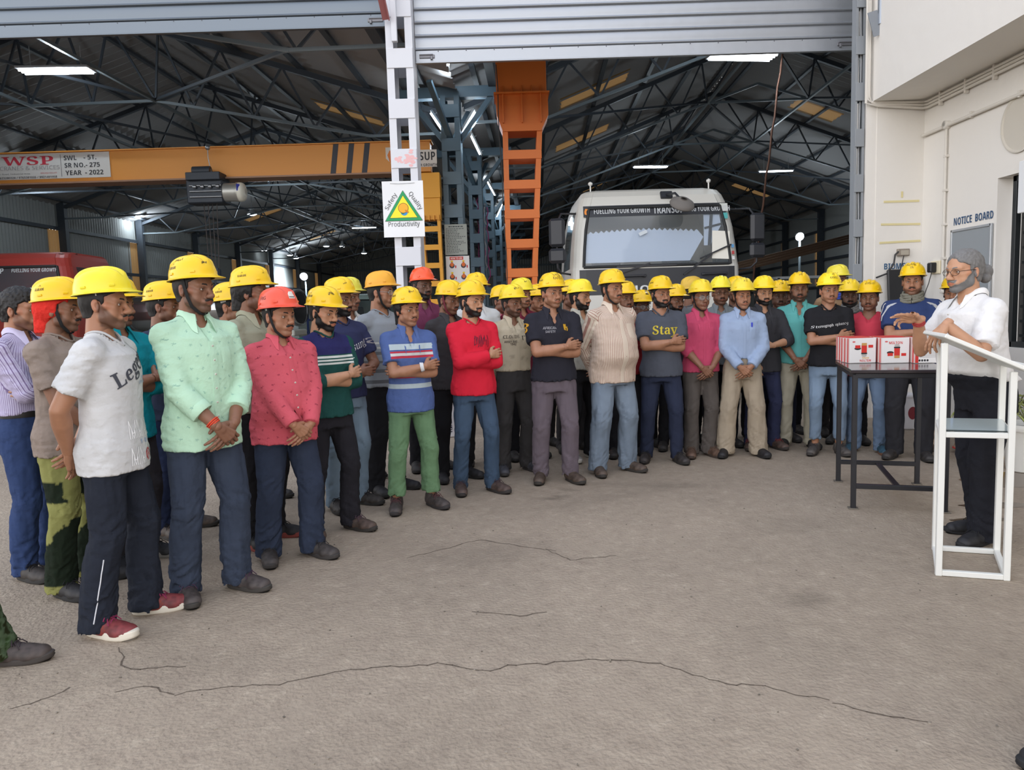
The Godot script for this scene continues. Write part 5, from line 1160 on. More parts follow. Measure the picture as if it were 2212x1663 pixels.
# ------------------------------------------------------------------ ground
func ground() -> void:
	var m := mat("concrete", Color.WHITE, 0.88)
	m.metallic_specular = 0.35
	var t := NoiseTexture2D.new()
	var n := FastNoiseLite.new()
	n.seed = 21; n.noise_type = FastNoiseLite.TYPE_SIMPLEX_SMOOTH; n.frequency = 0.012; n.fractal_octaves = 8; n.fractal_gain = 0.8
	t.width = 1024; t.height = 1024; t.seamless = true; t.noise = n
	var gr := Gradient.new()
	gr.set_color(0, rgb(136, 123, 108)); gr.set_color(1, rgb(184, 170, 152))
	gr.add_point(0.32, rgb(157, 143, 127)); gr.add_point(0.66, rgb(164, 150, 133))
	t.color_ramp = gr
	m.albedo_texture = t
	m.uv1_triplanar = true
	m.uv1_world_triplanar = true
	m.uv1_scale = Vector3.ONE / 1.9
	m.normal_enabled = true
	m.normal_texture = noise_tex("grit", 0.06, 5, true, 7.0, FastNoiseLite.TYPE_SIMPLEX_SMOOTH, 1024)
	m.normal_scale = 0.4
	var g := Soup.new()
	var x0 := -7.0
	var z0 := -10.2
	var st := 0.07
	var NX := 205
	var NZ := 150
	var fn := FastNoiseLite.new(); fn.seed = 8; fn.frequency = 0.35; fn.fractal_octaves = 4
	# dark smudges: x, z, half length, half width, turn, strength
	var spots := [[0.32, -5.95, 0.16, 0.05, 0.4, 0.35], [0.45, -6.2, 0.08, 0.04, 0.2, 0.3], [1.5, -3.7, 0.18, 0.1, 0.3, 0.22], [0.9, -6.0, 0.9, 0.12, 0.5, 0.08], [-0.2, -4.6, 0.5, 0.3, 0.2, 0.10], [-1.4, -3.2, 0.4, 0.2, 0.1, 0.1], [1.0, -3.0, 0.7, 0.4, 0.8, 0.07], [-0.6, -2.4, 0.8, 0.3, 0.4, 0.08], [1.9, -5.0, 0.6, 0.25, 0.3, 0.08], [1.2, -6.3, 0.7, 0.1, -0.2, 0.12]]
	for k in NZ + 1:
		for i in NX + 1:
			var x := x0 + i * st
			var z := z0 + k * st
			var v := 0.94 + 0.12 * fn.get_noise_2d(x, z) + 0.05 * fn.get_noise_2d(x * 4.0 + 50, z * 4.0)
			for s: Array in spots:
				var p := Vector2(x - s[0], z - s[1])
				if absf(p.x) < 1.6 and absf(p.y) < 1.6:
					p = p.rotated(s[4])
					var e := Vector2(p.x / s[2], p.y / s[3]).length()
					e += 0.5 * fn.get_noise_2d(x * 12.0, z * 12.0)
					v -= s[5] * (1.0 - smoothstep(0.4, 1.2, e))
			g.point(Vector3(x, 0, z), Vector3.UP, Vector2.ZERO, Color(v, v * 0.995, v * 0.985))
	for k in NZ:
		for i in NX:
			var e := k * (NX + 1) + i
			g.ix.append_array([e, e + 1, e + NX + 2, e, e + NX + 2, e + NX + 1])
	var x1 := x0 + NX * st
	var z1 := z0 + NZ * st
	var c := Color(0.94, 0.935, 0.926)
	g.face(Vector3(-40, 0, z1), Vector3(40, 0, z1), Vector3(40, 0, 40), Vector3(-40, 0, 40), c)
	g.face(Vector3(-40, 0, -70), Vector3(40, 0, -70), Vector3(40, 0, z0), Vector3(-40, 0, z0), c)
	g.face(Vector3(-40, 0, z0), Vector3(x0, 0, z0), Vector3(x0, 0, z1), Vector3(-40, 0, z1), c)
	g.face(Vector3(x1, 0, z0), Vector3(40, 0, z0), Vector3(40, 0, z1), Vector3(x1, 0, z1), c)
	var G := struct("ground", g, m, "worn beige concrete yard with cracks and stains")
	# cracks
	var cm := mat("crack", rgb(96, 84, 72), 0.95, 0.0, false)
	var r := RandomNumberGenerator.new(); r.seed = 31
	for line: Array in cracks():
		var s := Soup.new()
		var pts := []
		for i in line.size() - 1:
			var a: Vector2 = line[i]
			var b: Vector2 = line[i + 1]
			var cnt := maxi(2, int(a.distance_to(b) / 0.035))
			for q in cnt:
				pts.append(a.lerp(b, q / float(cnt)) + Vector2(r.randfn(0, 0.006), r.randfn(0, 0.006)))
		pts.append(line[-1])
		for i in pts.size() - 1:
			var w0 := 0.0022 + 0.003 * r.randf() * sin(PI * i / pts.size())
			var d: Vector2 = (pts[i + 1] - pts[i]).normalized()
			var nn := Vector2(-d.y, d.x) * w0
			var A: Vector2 = pts[i] - d * 0.003
			var B: Vector2 = pts[i + 1] + d * 0.003
			s.face(Vector3(A.x - nn.x, 0.0012, A.y - nn.y), Vector3(B.x - nn.x, 0.0012, B.y - nn.y), Vector3(B.x + nn.x, 0.0012, B.y + nn.y), Vector3(A.x + nn.x, 0.0012, A.y + nn.y))
		put("crack", s, cm, G)
	# loose grit and dead leaves
	var gs := Soup.new()
	for k in 260:
		var p := Vector3(r.randf_range(-2.4, 2.6), 0.002, r.randf_range(-5.6, -1.6))
		gs.box(p, Vector3(r.randf_range(0.004, 0.010), 0.005, r.randf_range(0.003, 0.008)), Basis(Vector3.UP, r.randf() * TAU), 0.0, Color.WHITE * r.randf_range(0.4, 1.4))
	put("grit", gs, mat("grit", rgb(150, 140, 126), 0.9), G).set_meta("kind", "stuff")
	# wet patch by the pots
	var wet := Soup.new()
	for pd: Array in [[4.25, -6.1, 0.5, 0.32], [3.55, -5.35, 0.28, 0.07], [4.3, -5.3, 0.3, 0.08], [3.2, -5.0, 0.2, 0.05]]:
		var ol := PackedVector2Array()
		for q in 40:
			var a := TAU * q / 40
			var k := 1.0 + 0.3 * fn.get_noise_2d(cos(a) * 3.0 + pd[0] * 9.0, sin(a) * 3.0)
			ol.append(Vector2(cos(a) * pd[2] * k, sin(a) * pd[3] * k))
		wet.plate(ol, Vector3(pd[0], 0.0015, pd[1]), Basis(Vector3.RIGHT, Vector3(0, 0, -1), Vector3.UP), 0.0)
	struct("puddle", wet, mat("wet concrete", rgb(98, 80, 62), 0.12, 0.0, false), "wet brown patch on the ground beside the plant pots")

func cracks() -> Array:
	return [[Vector2(-1.431, -2.931), Vector2(-1.337, -2.956), Vector2(-1.211, -2.979), Vector2(-1.099, -2.991), Vector2(-1.018, -2.982), Vector2(-0.951, -3.017), Vector2(-0.845, -3.067), Vector2(-0.733, -3.102), Vector2(-0.595, -3.118), Vector2(-0.413, -3.120), Vector2(-0.333, -3.127), Vector2(-0.229, -3.078), Vector2(-0.128, -3.047), Vector2(-0.059, -3.101), Vector2(0.112, -3.107), Vector2(0.296, -3.130), Vector2(0.436, -3.112), Vector2(0.590, -3.076), Vector2(0.673, -3.005), Vector2(0.768, -2.920), Vector2(0.869, -2.875), Vector2(0.974, -2.854), Vector2(1.077, -2.783), Vector2(1.183, -2.735)],
		[Vector2(-2.041, -2.858), Vector2(-1.992, -2.898), Vector2(-1.944, -2.943), Vector2(-1.911, -3.017)],
		[Vector2(-1.898, -3.386), Vector2(-1.818, -3.286), Vector2(-1.793, -3.212), Vector2(-1.685, -3.154), Vector2(-1.615, -3.179), Vector2(-1.490, -3.176)],
		[Vector2(-1.688, -2.965), Vector2(-1.594, -3.010), Vector2(-1.431, -2.931)],
		[Vector2(-0.692, -4.567), Vector2(-0.473, -4.729), Vector2(-0.238, -4.903), Vector2(-0.020, -4.753), Vector2(0.245, -4.614)],
		[Vector2(0.188, -4.666), Vector2(0.319, -4.431), Vector2(0.610, -4.490)],
		[Vector2(-0.240, -3.696), Vector2(-0.003, -3.620), Vector2(0.139, -3.656)],
		[Vector2(-1.424, -4.679), Vector2(-1.260, -4.738)],
		[Vector2(1.189, -2.707), Vector2(1.322, -2.618), Vector2(1.479, -2.562)]]

# ------------------------------------------------------------------ front furniture
func lectern() -> void:
	var T := thing("lectern", "white square-tube lectern with a sloping top standing before the speaker", "lectern", Vector3(2.33, 0, -4.0))
	var m := mat("lectern white", rgb(226, 226, 220), 0.45, 0.0, false)
	var ax := Vector3(0.30, 0, 0.10).normalized()
	var az := Vector3(0.23, 0, -0.44).normalized()
	var B := Basis(ax, Vector3.UP, ax.cross(Vector3.UP)).orthonormalized()
	var dx := 0.325
	var dz := 0.46
	var hgt := [1.285, 1.13]
	var c := []
	for q in 4:
		c.append(ax * (dx if q % 2 else 0.0) + az * (dz if q > 1 else 0.0))
	for q in 4:
		var s := Soup.new()
		var h: float = hgt[q % 2]
		s.box(c[q] + Vector3(0, h / 2, 0), Vector3(0.032, h, 0.032), B, 0.003)
		put("leg", s, m, T)
	for y in [0.017, 0.79]:
		for e: Array in [[0, 1], [1, 3], [3, 2], [2, 0]]:
			var s := Soup.new()
			var d: Vector3 = (c[e[1]] - c[e[0]]).normalized() * 0.016
			s.bar(c[e[0]] + d + Vector3(0, y, 0), c[e[1]] - d + Vector3(0, y, 0), 0.03, 0.03, Vector3.UP, 0.003)
			put("rail", s, m, T)
	var gs := Soup.new()
	var mid: Vector3 = (c[0] + c[3]) / 2
	gs.face(c[0] + Vector3(0, 0.815, 0), c[2] + Vector3(0, 0.815, 0), c[3] + Vector3(0, 0.815, 0), c[1] + Vector3(0, 0.815, 0))
	gs.face(c[1] + Vector3(0, 0.809, 0), c[3] + Vector3(0, 0.809, 0), c[2] + Vector3(0, 0.809, 0), c[0] + Vector3(0, 0.809, 0))
	put("shelf", gs, mat("shelf glass", rgb(196, 208, 208), 0.12, 0.0, false), T)
	var tp := Soup.new()
	var slope := atan2(hgt[0] - hgt[1], dx)
	var tb := B * Basis(Vector3.BACK, -slope)
	var tc: Vector3 = mid + Vector3(0, (hgt[0] + hgt[1]) / 2 + 0.022, 0)
	tp.box(tc, Vector3(0.46, 0.022, 0.56), tb, 0.004)
	put("top_board", tp, m, T)
	var lp := Soup.new()
	lp.box(tc + tb * Vector3(0.222, 0.016, 0), Vector3(0.016, 0.03, 0.56), tb, 0.003)
	put("book_lip", lp, m, T)

func table_and_boxes() -> void:
	var T := thing("table", "tall black metal frame table carrying red and white boxes", "table", Vector3(2.49, 0, -5.38))
	var m := mat("table black", rgb(38, 38, 42), 0.38, 0.2, false)
	var ax := Vector3(0.956, 0, 0.294).normalized()
	var az := Vector3(0.294, 0, -0.956).normalized()
	var dx := 0.60
	var dz := 0.88
	var B := Basis(ax, Vector3.UP, -az)
	var c := [Vector3.ZERO, ax * dx, az * dz, ax * dx + az * dz]
	for q in 4:
		var s := Soup.new()
		s.box(c[q] + Vector3(0, 0.5, 0), Vector3(0.036, 0.99, 0.036), B, 0.003)
		put("leg", s, m, T)
		var f := Soup.new()
		f.box(c[q] + Vector3(0.0, 0.004, 0), Vector3(0.07, 0.008, 0.07), B, 0.002)
		put("foot_plate", f, mat("foot plate", rgb(120, 112, 100), 0.6, 0.3, false), T)
	for e: Array in [[0, 1, 0.17], [2, 3, 0.17], [0, 2, 0.985], [1, 3, 0.985], [0, 1, 0.985], [2, 3, 0.985]]:
		var s := Soup.new()
		s.bar(c[e[0]] + Vector3(0, e[2], 0), c[e[1]] + Vector3(0, e[2], 0), 0.034, 0.034, Vector3.UP, 0.003)
		put("rail", s, m, T)
	var br := Soup.new()
	br.bar(c[0] + ax * 0.3 + Vector3(0, 0.17, 0), c[2] + ax * 0.3 + Vector3(0, 0.17, 0), 0.04, 0.012, Vector3.UP)
	put("cross_rail", br, m, T)
	var tp := Soup.new()
	tp.box(c[3] / 2 + Vector3(0, 1.016, 0), Vector3(dx + 0.06, 0.024, dz + 0.06), B, 0.003)
	var gm := mat("table top", rgb(58, 52, 54), 0.14, 0.0, false)
	put("table_top", tp, gm, T)
	# cartons: along, back, turn, half-turn of the print
	var specs := [[0.115, 0.70, 0.03, 0, "white carton with a red flask picture, leftmost of the front row on the table"], [0.35, 0.67, -0.02, 1, "white carton with a red lunch set picture, middle of the front row"], [0.575, 0.65, 0.03, 2, "white carton with printed small text, rightmost of the front row"], [0.10, 0.895, 0.0, 3, "red-topped carton behind the leftmost flask carton"], [0.345, 0.88, 0.0, 3, "red-topped carton behind the middle flask carton"]]
	for q: Array in specs:
		var at: Vector3 = Vector3(2.49, 1.029, -5.38) + ax * float(q[0]) + az * float(q[1])
		var K := thing("flask_carton", q[4], "carton", at, 0.0, "flask cartons on the black table")
		K.basis = Basis(Vector3.UP, -0.10 + float(q[2]))
		var h := 0.2
		var s := Soup.new(); s.box(Vector3(0, h / 2, 0), Vector3(0.205, h, 0.19), Basis.IDENTITY, 0.004)
		put("carton_body", s, mat("carton white" if q[3] < 3 else "carton red", rgb(228, 226, 224) if q[3] < 3 else rgb(206, 52, 40), 0.35, 0.0, false), K)
		var I := Basis.IDENTITY
		var red := rgb(206, 44, 36)
		flat_on(K, "top_print", rect(0.2, 0.186), Vector3(0, h + 0.0008, 0), Basis(Vector3.RIGHT, Vector3(0, 0, -1), Vector3.UP), red)
		flat_on(K, "side_print", rect(0.186, h * 0.98), Vector3(-0.1033, h / 2, 0), Basis(Vector3(0, 0, 1), Vector3.UP, Vector3(-1, 0, 0)), rgb(226, 200, 194))
		for k in 3:
			flat_on(K, "side_band", rect(0.02, h * 0.97), Vector3(-0.1038, h / 2, -0.07 + 0.065 * k), Basis(Vector3(0, 0, 1), Vector3.UP, Vector3(-1, 0, 0)), red)
		var z := 0.0957
		if q[3] == 0:
			text_on(K, "lettering", "MILTON", 0.018, Vector3(0.02, 0.02, z), Basis(Vector3.BACK, PI), red, true, -0.085)
			text_on(K, "lettering", "KING", 0.013, Vector3(0.02, 0.041, z), Basis(Vector3.BACK, PI), rgb(230, 170, 30), true, -0.05)
		elif q[3] == 1:
			text_on(K, "lettering", "MILTON", 0.02, Vector3(0, h - 0.04, z), I, red, true, -0.1)
		elif q[3] == 2:
			text_on(K, "lettering", "MILTON", 0.018, Vector3(0.02, h - 0.035, z), I, red, true, -0.1)
			var ln := Soup.new()
			for k in 9:
				ln.plate(rect(0.1 + 0.02 * (k % 3), 0.0025), Vector3(0.0, 0.135 - 0.011 * k, z), I, 0.0)
			put("printed_lines", ln, mat("ink grey", rgb(120, 120, 124), 0.7, 0.0, false), K)
			for k in 4:
				flat_on(K, "symbol", oval(0.008, 0.009, 12), Vector3(-0.07 + 0.02 * k, 0.022, z), I, rgb(50, 50, 54))
			flat_on(K, "edge_print", rect(0.024, h * 0.96), Vector3(-0.09, h / 2, z - 0.0003), I, red)
		if q[3] < 2:
			var c0 := Vector3(0.01, 0.105 if q[3] == 0 else 0.095, z)
			var sg := -1.0 if q[3] == 0 else 1.0
			flat_on(K, "flask_shape", rect(0.042, 0.06), c0 + Vector3(0, -0.008 * sg, 0), I, red)
			flat_on(K, "flask_shape", rect(0.046, 0.012), c0 + Vector3(0, 0.028 * sg, 0.0004), I, rgb(40, 40, 44))
			flat_on(K, "flask_shape", oval(0.02, 0.014, 14), c0 + Vector3(0, 0.042 * sg, 0.0002), I, rgb(180, 176, 170))
			flat_on(K, "cup_shape", oval(0.026, 0.012, 14), c0 + Vector3(-0.05, -0.012 * sg, 0.0003), I, rgb(40, 40, 44))
			flat_on(K, "cup_shape", rect(0.04, 0.024), c0 + Vector3(-0.05, -0.026 * sg, 0.0004), I, red)
			flat_on(K, "cup_shape", rect(0.036, 0.022), c0 + Vector3(0.05, -0.028 * sg, 0.0004), I, red)
			flat_on(K, "cup_shape", rect(0.04, 0.02), c0 + Vector3(0.0, -0.045 * sg, 0.0006), I, rgb(196, 150, 84))
			flat_on(K, "corner_mark", oval(0.012, 0.006, 12), Vector3(-0.07, h - 0.03, z), I, rgb(206, 90, 90))

func pot(called: String, label: String, at: Vector3, h: float, r0: float, r1: float, c: Color) -> Node3D:
	var T := thing(called, label, "plant pot", at)
	var s := Soup.new()
	var rows := []
	for lv: Array in [[0.0, 0.0], [r0, 0.0], [r0 * 1.02, 0.01], [lerpf(r0, r1, 0.5), h * 0.5], [r1 * 0.97, h * 0.86], [r1 * 1.06, h * 0.87], [r1 * 1.07, h], [r1 * 0.95, h], [r1 * 0.9, h * 0.86], [0.0, h * 0.86]]:
		var row := []
		for q in 48:
			var a := TAU * q / 48
			var flute := 1.0 + (0.022 * cos(a * 24.0) if lv[1] > 0.005 and lv[1] < h * 0.865 and lv[0] > r0 * 0.9 else 0.0)
			row.append(Vector3(cos(a) * lv[0] * flute, lv[1], -sin(a) * lv[0] * flute))
		rows.append(row)
	s.sheet(rows, true)
	put("pot", s, mat("pot %s" % c.to_html(), c, 0.5, 0.0, false), T)
	var so := Soup.new()
	so.lathe([[r1 * 0.92, 0.0], [0.0, 0.01]], Vector3(0, h * 0.88, 0), 20)
	put("soil", so, mat("soil", rgb(74, 58, 46), 0.95, 0.0, false), T)
	return T

func leaf(s: Soup, base: Vector3, dir: Vector3, side: Vector3, L: float, w: float, droop: float, c: Color) -> void:
	var rows := []
	for i in 5:
		var t := i / 4.0
		var p := base + dir * (L * t) + Vector3(0, -droop * t * t * L, 0)
		var ww := w * sin(PI * clampf(t * 0.9 + 0.08, 0.0, 1.0))
		rows.append([p - side * ww, p + Vector3(0, -0.15 * ww, 0), p + side * ww])
	s.sheet(rows, false, c)

func plants() -> void:
	var r := RandomNumberGenerator.new(); r.seed = 77
	var lm := mat("leaf", Color.WHITE, 0.6)
	lm.backlight_enabled = true
	lm.backlight = Color(0.06, 0.10, 0.02)
	var Y := pot("plant_pot", "yellow fluted pot with a small bushy plant beside the side wall", Vector3(4.70, 0, -7.03), 0.29, 0.155, 0.195, rgb(218, 178, 34))
	var st := Soup.new()
	for k in 5:
		var a := TAU * k / 5
		st.tube([Vector3(0.03 * cos(a), 0.25, 0.03 * sin(a)), Vector3(0.08 * cos(a), 0.42, 0.08 * sin(a)), Vector3(0.12 * cos(a), 0.56, 0.12 * sin(a))], 0.006, 5)
	put("stem", st, mat("stem", rgb(90, 92, 50), 0.8, 0.0, false), Y)
	for k in 46:
		var s := Soup.new()
		var a := r.randf() * TAU
		var d := Vector3(cos(a), r.randf_range(0.1, 0.9), sin(a)).normalized()
		leaf(s, Vector3(cos(a) * r.randf_range(0.02, 0.1), r.randf_range(0.3, 0.55), sin(a) * r.randf_range(0.02, 0.1)), d, d.cross(Vector3.UP).normalized(), 0.09, 0.018, 0.3, Color(0.055, 0.10, 0.03) * r.randf_range(0.7, 1.4))
		put("leaf", s, lm, Y)
	var Wp := pot("plant_pot", "tall white fluted pot with a palm at the right edge", Vector3(4.48, 0, -6.42), 0.42, 0.14, 0.20, rgb(222, 220, 212))
	for k in 9:
		var a := TAU * k / 9.0 + 0.3
		var fr := Soup.new()
		var out := Vector3(cos(a), 0, sin(a))
		var pts := []
		for i in 9:
			var t := i / 8.0
			pts.append(Vector3(0, 0.4, 0) + out * (0.52 * t * (0.6 + 0.4 * (k % 3) / 2.0)) + Vector3(0, 0.78 * t - 0.5 * t * t * (1.0 + 0.3 * (k % 2)), 0))
		fr.tube(pts, 0.006, 5, Color(0.16, 0.17, 0.05))
		for i in range(2, 9):
			for sd in [-1.0, 1.0]:
				var d2: Vector3 = (pts[mini(i + 1, 8)] - pts[i - 1]).normalized()
				var sdv: Vector3 = d2.cross(Vector3.UP).normalized() * sd
				leaf(fr, pts[i], (sdv + d2 * 0.7).normalized(), d2, 0.24 - 0.012 * i, 0.010, 0.5, Color(0.17, 0.19, 0.045) * r.randf_range(0.7, 1.5))
		put("frond", fr, lm, Wp)
	# yellow pail and white lettered drums behind the men
	var P := thing("pail", "yellow plastic pail half hidden behind the striped polo man's legs", "pail", Vector3(-1.77, 0, -9.2))
	var ps := Soup.new()
	ps.lathe([[0.0, 0.0], [0.13, 0.0], [0.165, 0.34], [0.172, 0.35], [0.172, 0.37], [0.155, 0.37], [0.12, 0.02], [0.0, 0.02]], Vector3.ZERO, 26)
	put("pail_body", ps, mat("pail yellow", rgb(214, 180, 40), 0.5, 0.0, false), P)
	var pb := Soup.new()
	for k in 9:
		var a := PI * k / 8
		if k: pb.tube([Vector3(cos(a - PI / 8) * 0.172, 0.33 - sin(a - PI / 8) * 0.2, 0.06), Vector3(cos(a) * 0.172, 0.33 - sin(a) * 0.2, 0.06)], 0.004, 5)
	put("bail", pb, mat("wire", rgb(120, 120, 120), 0.5, 0.5, false), P)
	for q: Array in [[Vector3(-0.80, 0, -9.2), 0.16, 0.46, "white plastic drum lettered sideways behind the red sweatshirt man", "KIRANA"], [Vector3(4.66, 0, -8.72), 0.12, 0.42, "white drum with a dark red label near the pilaster", ""]]:
		var D := thing("drum", q[3], "drum", q[0])
		var s := Soup.new()
		var rr: float = q[1]
		var hh: float = q[2]
		s.lathe([[0.0, 0.0], [rr * 0.95, 0.0], [rr, 0.02], [rr, hh * 0.9], [rr * 1.05, hh * 0.91], [rr * 1.05, hh * 0.98], [rr * 0.9, hh], [0.0, hh]], Vector3.ZERO, 28)
		put("drum_body", s, mat("drum white", rgb(216, 214, 216), 0.45, 0.0, false), D)
		var ls := Soup.new()
		if q[4] != "":
			lay(ls, letters(q[4], 0.07, true, false, -0.28), func(p: Vector2) -> Array:
				var a := -p.y / rr + 0.1
				return [Vector3(sin(a) * (rr + 0.002), 0.21 + p.x, cos(a) * (rr + 0.002)), Vector3(sin(a), 0, cos(a))], 0.05)
			put("lettering", ls, mat("ink navy", rgb(44, 40, 66), 0.6, 0.0, false), D)
		else:
			lay(ls, [oval(0.05, 0.075), Geometry2D.triangulate_polygon(oval(0.05, 0.075))], func(p: Vector2) -> Array:
				var a := p.x / rr
				return [Vector3(sin(a) * (rr + 0.002), 0.2 + p.y, cos(a) * (rr + 0.002)), Vector3(sin(a), 0, cos(a))], 0.03)
			put("label", ls, mat("label maroon", rgb(130, 40, 50), 0.6, 0.0, false), D)

# ------------------------------------------------------------------ heads
var nz1 := FastNoiseLite.new()
var head_hi := []
var head_lo := []
var hair_nets := {}
var hand_nets := {}
var shoe_nets := {}

func head_net(cell: float) -> Array:
	var f := Field.new(Vector3(-0.1, -0.2, -0.125), Vector3(0.1, 0.135, 0.13), cell, 0.014)
	f.ball(Vector3(0, 0.035, -0.014), Vector3(0.074, 0.083, 0.09))
	f.ball(Vector3(0, 0.032, 0.03), Vector3(0.058, 0.06, 0.054))
	f.cone(Vector3(0, 0.0, 0.028), Vector3(0, -0.068, 0.042), 0.053, 0.036)
	f.cone(Vector3(0, -0.06, 0.005), Vector3(0, -0.086, 0.05), 0.042, 0.02)
	f.ball(Vector3(0, -0.095, 0.068), Vector3(0.021, 0.016, 0.017))
	f.cone(Vector3(-0.018, -0.06, 0.070), Vector3(0.018, -0.06, 0.070), 0.017, 0.017)
	f.cone(Vector3(0, 0.014, 0.081), Vector3(0, -0.026, 0.102), 0.008, 0.0105)
	f.ball(Vector3(0, -0.03, 0.105), Vector3(0.011, 0.010, 0.011))
	f.cone(Vector3(0, -0.05, -0.025), Vector3(0, -0.2, -0.036), 0.054, 0.057)
	for s in [-1.0, 1.0]:
		f.cone(Vector3(s * 0.052, -0.015, 0.0), Vector3(s * 0.05, -0.058, 0.01), 0.018, 0.020)
		f.cone(Vector3(s * 0.05, -0.058, 0.01), Vector3(s * 0.015, -0.094, 0.06), 0.019, 0.016)
		f.cone(Vector3(s * 0.045, -0.012, 0.053), Vector3(s * 0.056, -0.006, 0.028), 0.017, 0.017)
		f.ball(Vector3(s * 0.037, -0.042, 0.044), Vector3(0.028, 0.035, 0.027))
		f.cone(Vector3(s * 0.012, 0.025, 0.078), Vector3(s * 0.042, 0.023, 0.063), 0.012, 0.012)
		f.ball(Vector3(s * 0.0135, -0.034, 0.093), Vector3(0.0085, 0.008, 0.011))
		f.cone(Vector3(s * 0.021, -0.0585, 0.081), Vector3(0, -0.0545, 0.0878), 0.0035, 0.0055)
		f.cone(Vector3(s * 0.018, -0.063, 0.081), Vector3(0, -0.0675, 0.0862), 0.004, 0.006)
		f.ball(Vector3(s * 0.076, -0.006, -0.012), Vector3(0.0085, 0.031, 0.018), 0, Basis(Vector3(0, s, 0), 0.35) * Basis(Vector3(1, 0, 0), -0.2))
	f.done()
	for s in [-1.0, 1.0]:
		f.ball(Vector3(s * 0.0315, 0.004, 0.089), Vector3(0.018, 0.0105, 0.016), 2)
		f.ball(Vector3(s * 0.088, -0.003, -0.002), Vector3(0.009, 0.017, 0.010), 2)
		f.cone(Vector3(s * 0.017, 0.004, 0.0745), Vector3(s * 0.031, 0.0098, 0.0772), 0.0036, 0.0044, 1)
		f.cone(Vector3(s * 0.031, 0.0098, 0.0772), Vector3(s * 0.046, 0.004, 0.0665), 0.0044, 0.0036, 1)
		f.cone(Vector3(s * 0.017, 0.003, 0.0735), Vector3(s * 0.031, -0.0045, 0.0755), 0.003, 0.0034, 1)
		f.cone(Vector3(s * 0.031, -0.0045, 0.0755), Vector3(s * 0.046, 0.003, 0.0665), 0.0034, 0.003, 1)
	return f.net()

func beard_at(p: Vector3) -> float:
	if p.z < -0.012 or p.y < -0.122:
		return 0.0
	var ax := absf(p.x)
	var b := 0.0
	if p.y < -0.085 or ax > 0.012 or p.y < -0.074:
		var t := clampf(p.z / 0.072, 0.0, 1.0)
		b = smoothstep(0.0, 0.018, 0.022 - 0.078 * t - p.y)
		if p.y < -0.1 and p.z < 0.03:
			b *= smoothstep(-0.02, 0.03, p.z)
	if ax < 0.032 and p.z > 0.07 and p.y < -0.041 and p.y > -0.06 - ax * 0.3:
		b = maxf(b, 1.0 - smoothstep(0.024, 0.032, ax))
	var e := Vector2(p.x / 0.023, (p.y + 0.0615) / 0.0095).length()
	if p.z > 0.07:
		b *= smoothstep(0.9, 1.25, e)
	return b * smoothstep(-0.012, 0.004, p.z)

# short, long, shaved, full, tied
func hair_net(style: String, cell: float) -> Array:
	var key := style + str(cell)
	if hair_nets.has(key):
		return hair_nets[key]
	var f := Field.new(Vector3(-0.115, -0.14, -0.20), Vector3(0.115, 0.165, 0.115), cell, 0.02)
	var grow := 0.006
	if style == "long": grow = 0.016
	if style == "shaved": grow = 0.003
	if style == "full": grow = 0.012
	if style == "tied": grow = 0.011
	f.ball(Vector3(0, 0.035, -0.014), Vector3(0.074, 0.083, 0.09) + Vector3(grow, grow, grow))
	if style == "full":
		f.ball(Vector3(0, 0.085, 0.01), Vector3(0.068, 0.05, 0.075))
	if style == "long":
		f.cone(Vector3(0, 0.0, -0.06), Vector3(0, -0.09, -0.07), 0.062, 0.05)
	else:
		f.cone(Vector3(0, 0.0, -0.05), Vector3(0, -0.055, -0.04), 0.052 + grow, 0.05 + grow * 0.5)
	f.done()
	var lumpy: float = 0.0022 if style in ["short", "shaved"] else (0.011 if style == "full" else 0.005)
	var long := style == "long"
	var line: float = 0.052 if style != "tied" else 0.036
	for k in f.nz:
		for j in f.ny:
			for i in f.nx:
				var at := (k * f.ny + j) * f.nx + i
				if f.a[at] > 0.03:
					continue
				var p := f.o + Vector3(i, j, k) * f.h
				var ax := absf(p.x)
				var front := p.z - (0.022 + clampf((p.y - 0.03) * 1.5, 0.0, line) + (0.0 if ax > 0.05 else 0.01))
				if p.y < 0.035 and p.y > 0.0:
					front = p.z - 0.024
				var low: float
				if p.z < -0.036:
					low = (-0.105 if long else -0.062) - p.y
				elif p.z < 0.006:
					low = lerpf(-0.06 if not long else -0.07, 0.016 if not long else -0.03, clampf((p.z + 0.036) / 0.022, 0.0, 1.0)) - p.y
				else:
					low = -0.022 - p.y
				var v := maxf(f.a[at], maxf(front, low))
				v += lumpy * nz1.get_noise_3d(p.x * 48.0, p.y * 30.0, p.z * 48.0)
				f.a[at] = v
	if style == "tied":
		f.cone(Vector3(0.0, 0.01, -0.09), Vector3(0, -0.01, -0.125), 0.036, 0.03, 1)
		f.ball(Vector3(0, -0.014, -0.148), Vector3(0.042, 0.044, 0.036), 1)
		f.ball(Vector3(0.012, -0.048, -0.135), Vector3(0.03, 0.03, 0.03), 1)
	if style == "full" or style == "long":
		for q in 5:
			f.cone(Vector3(-0.045 + q * 0.022, 0.082, 0.058), Vector3(-0.05 + q * 0.024, 0.05 + 0.008 * (q % 2), 0.078 - 0.006 * absf(q - 2)), 0.012, 0.006, 1)
	hair_nets[key] = f.net()
	return hair_nets[key]

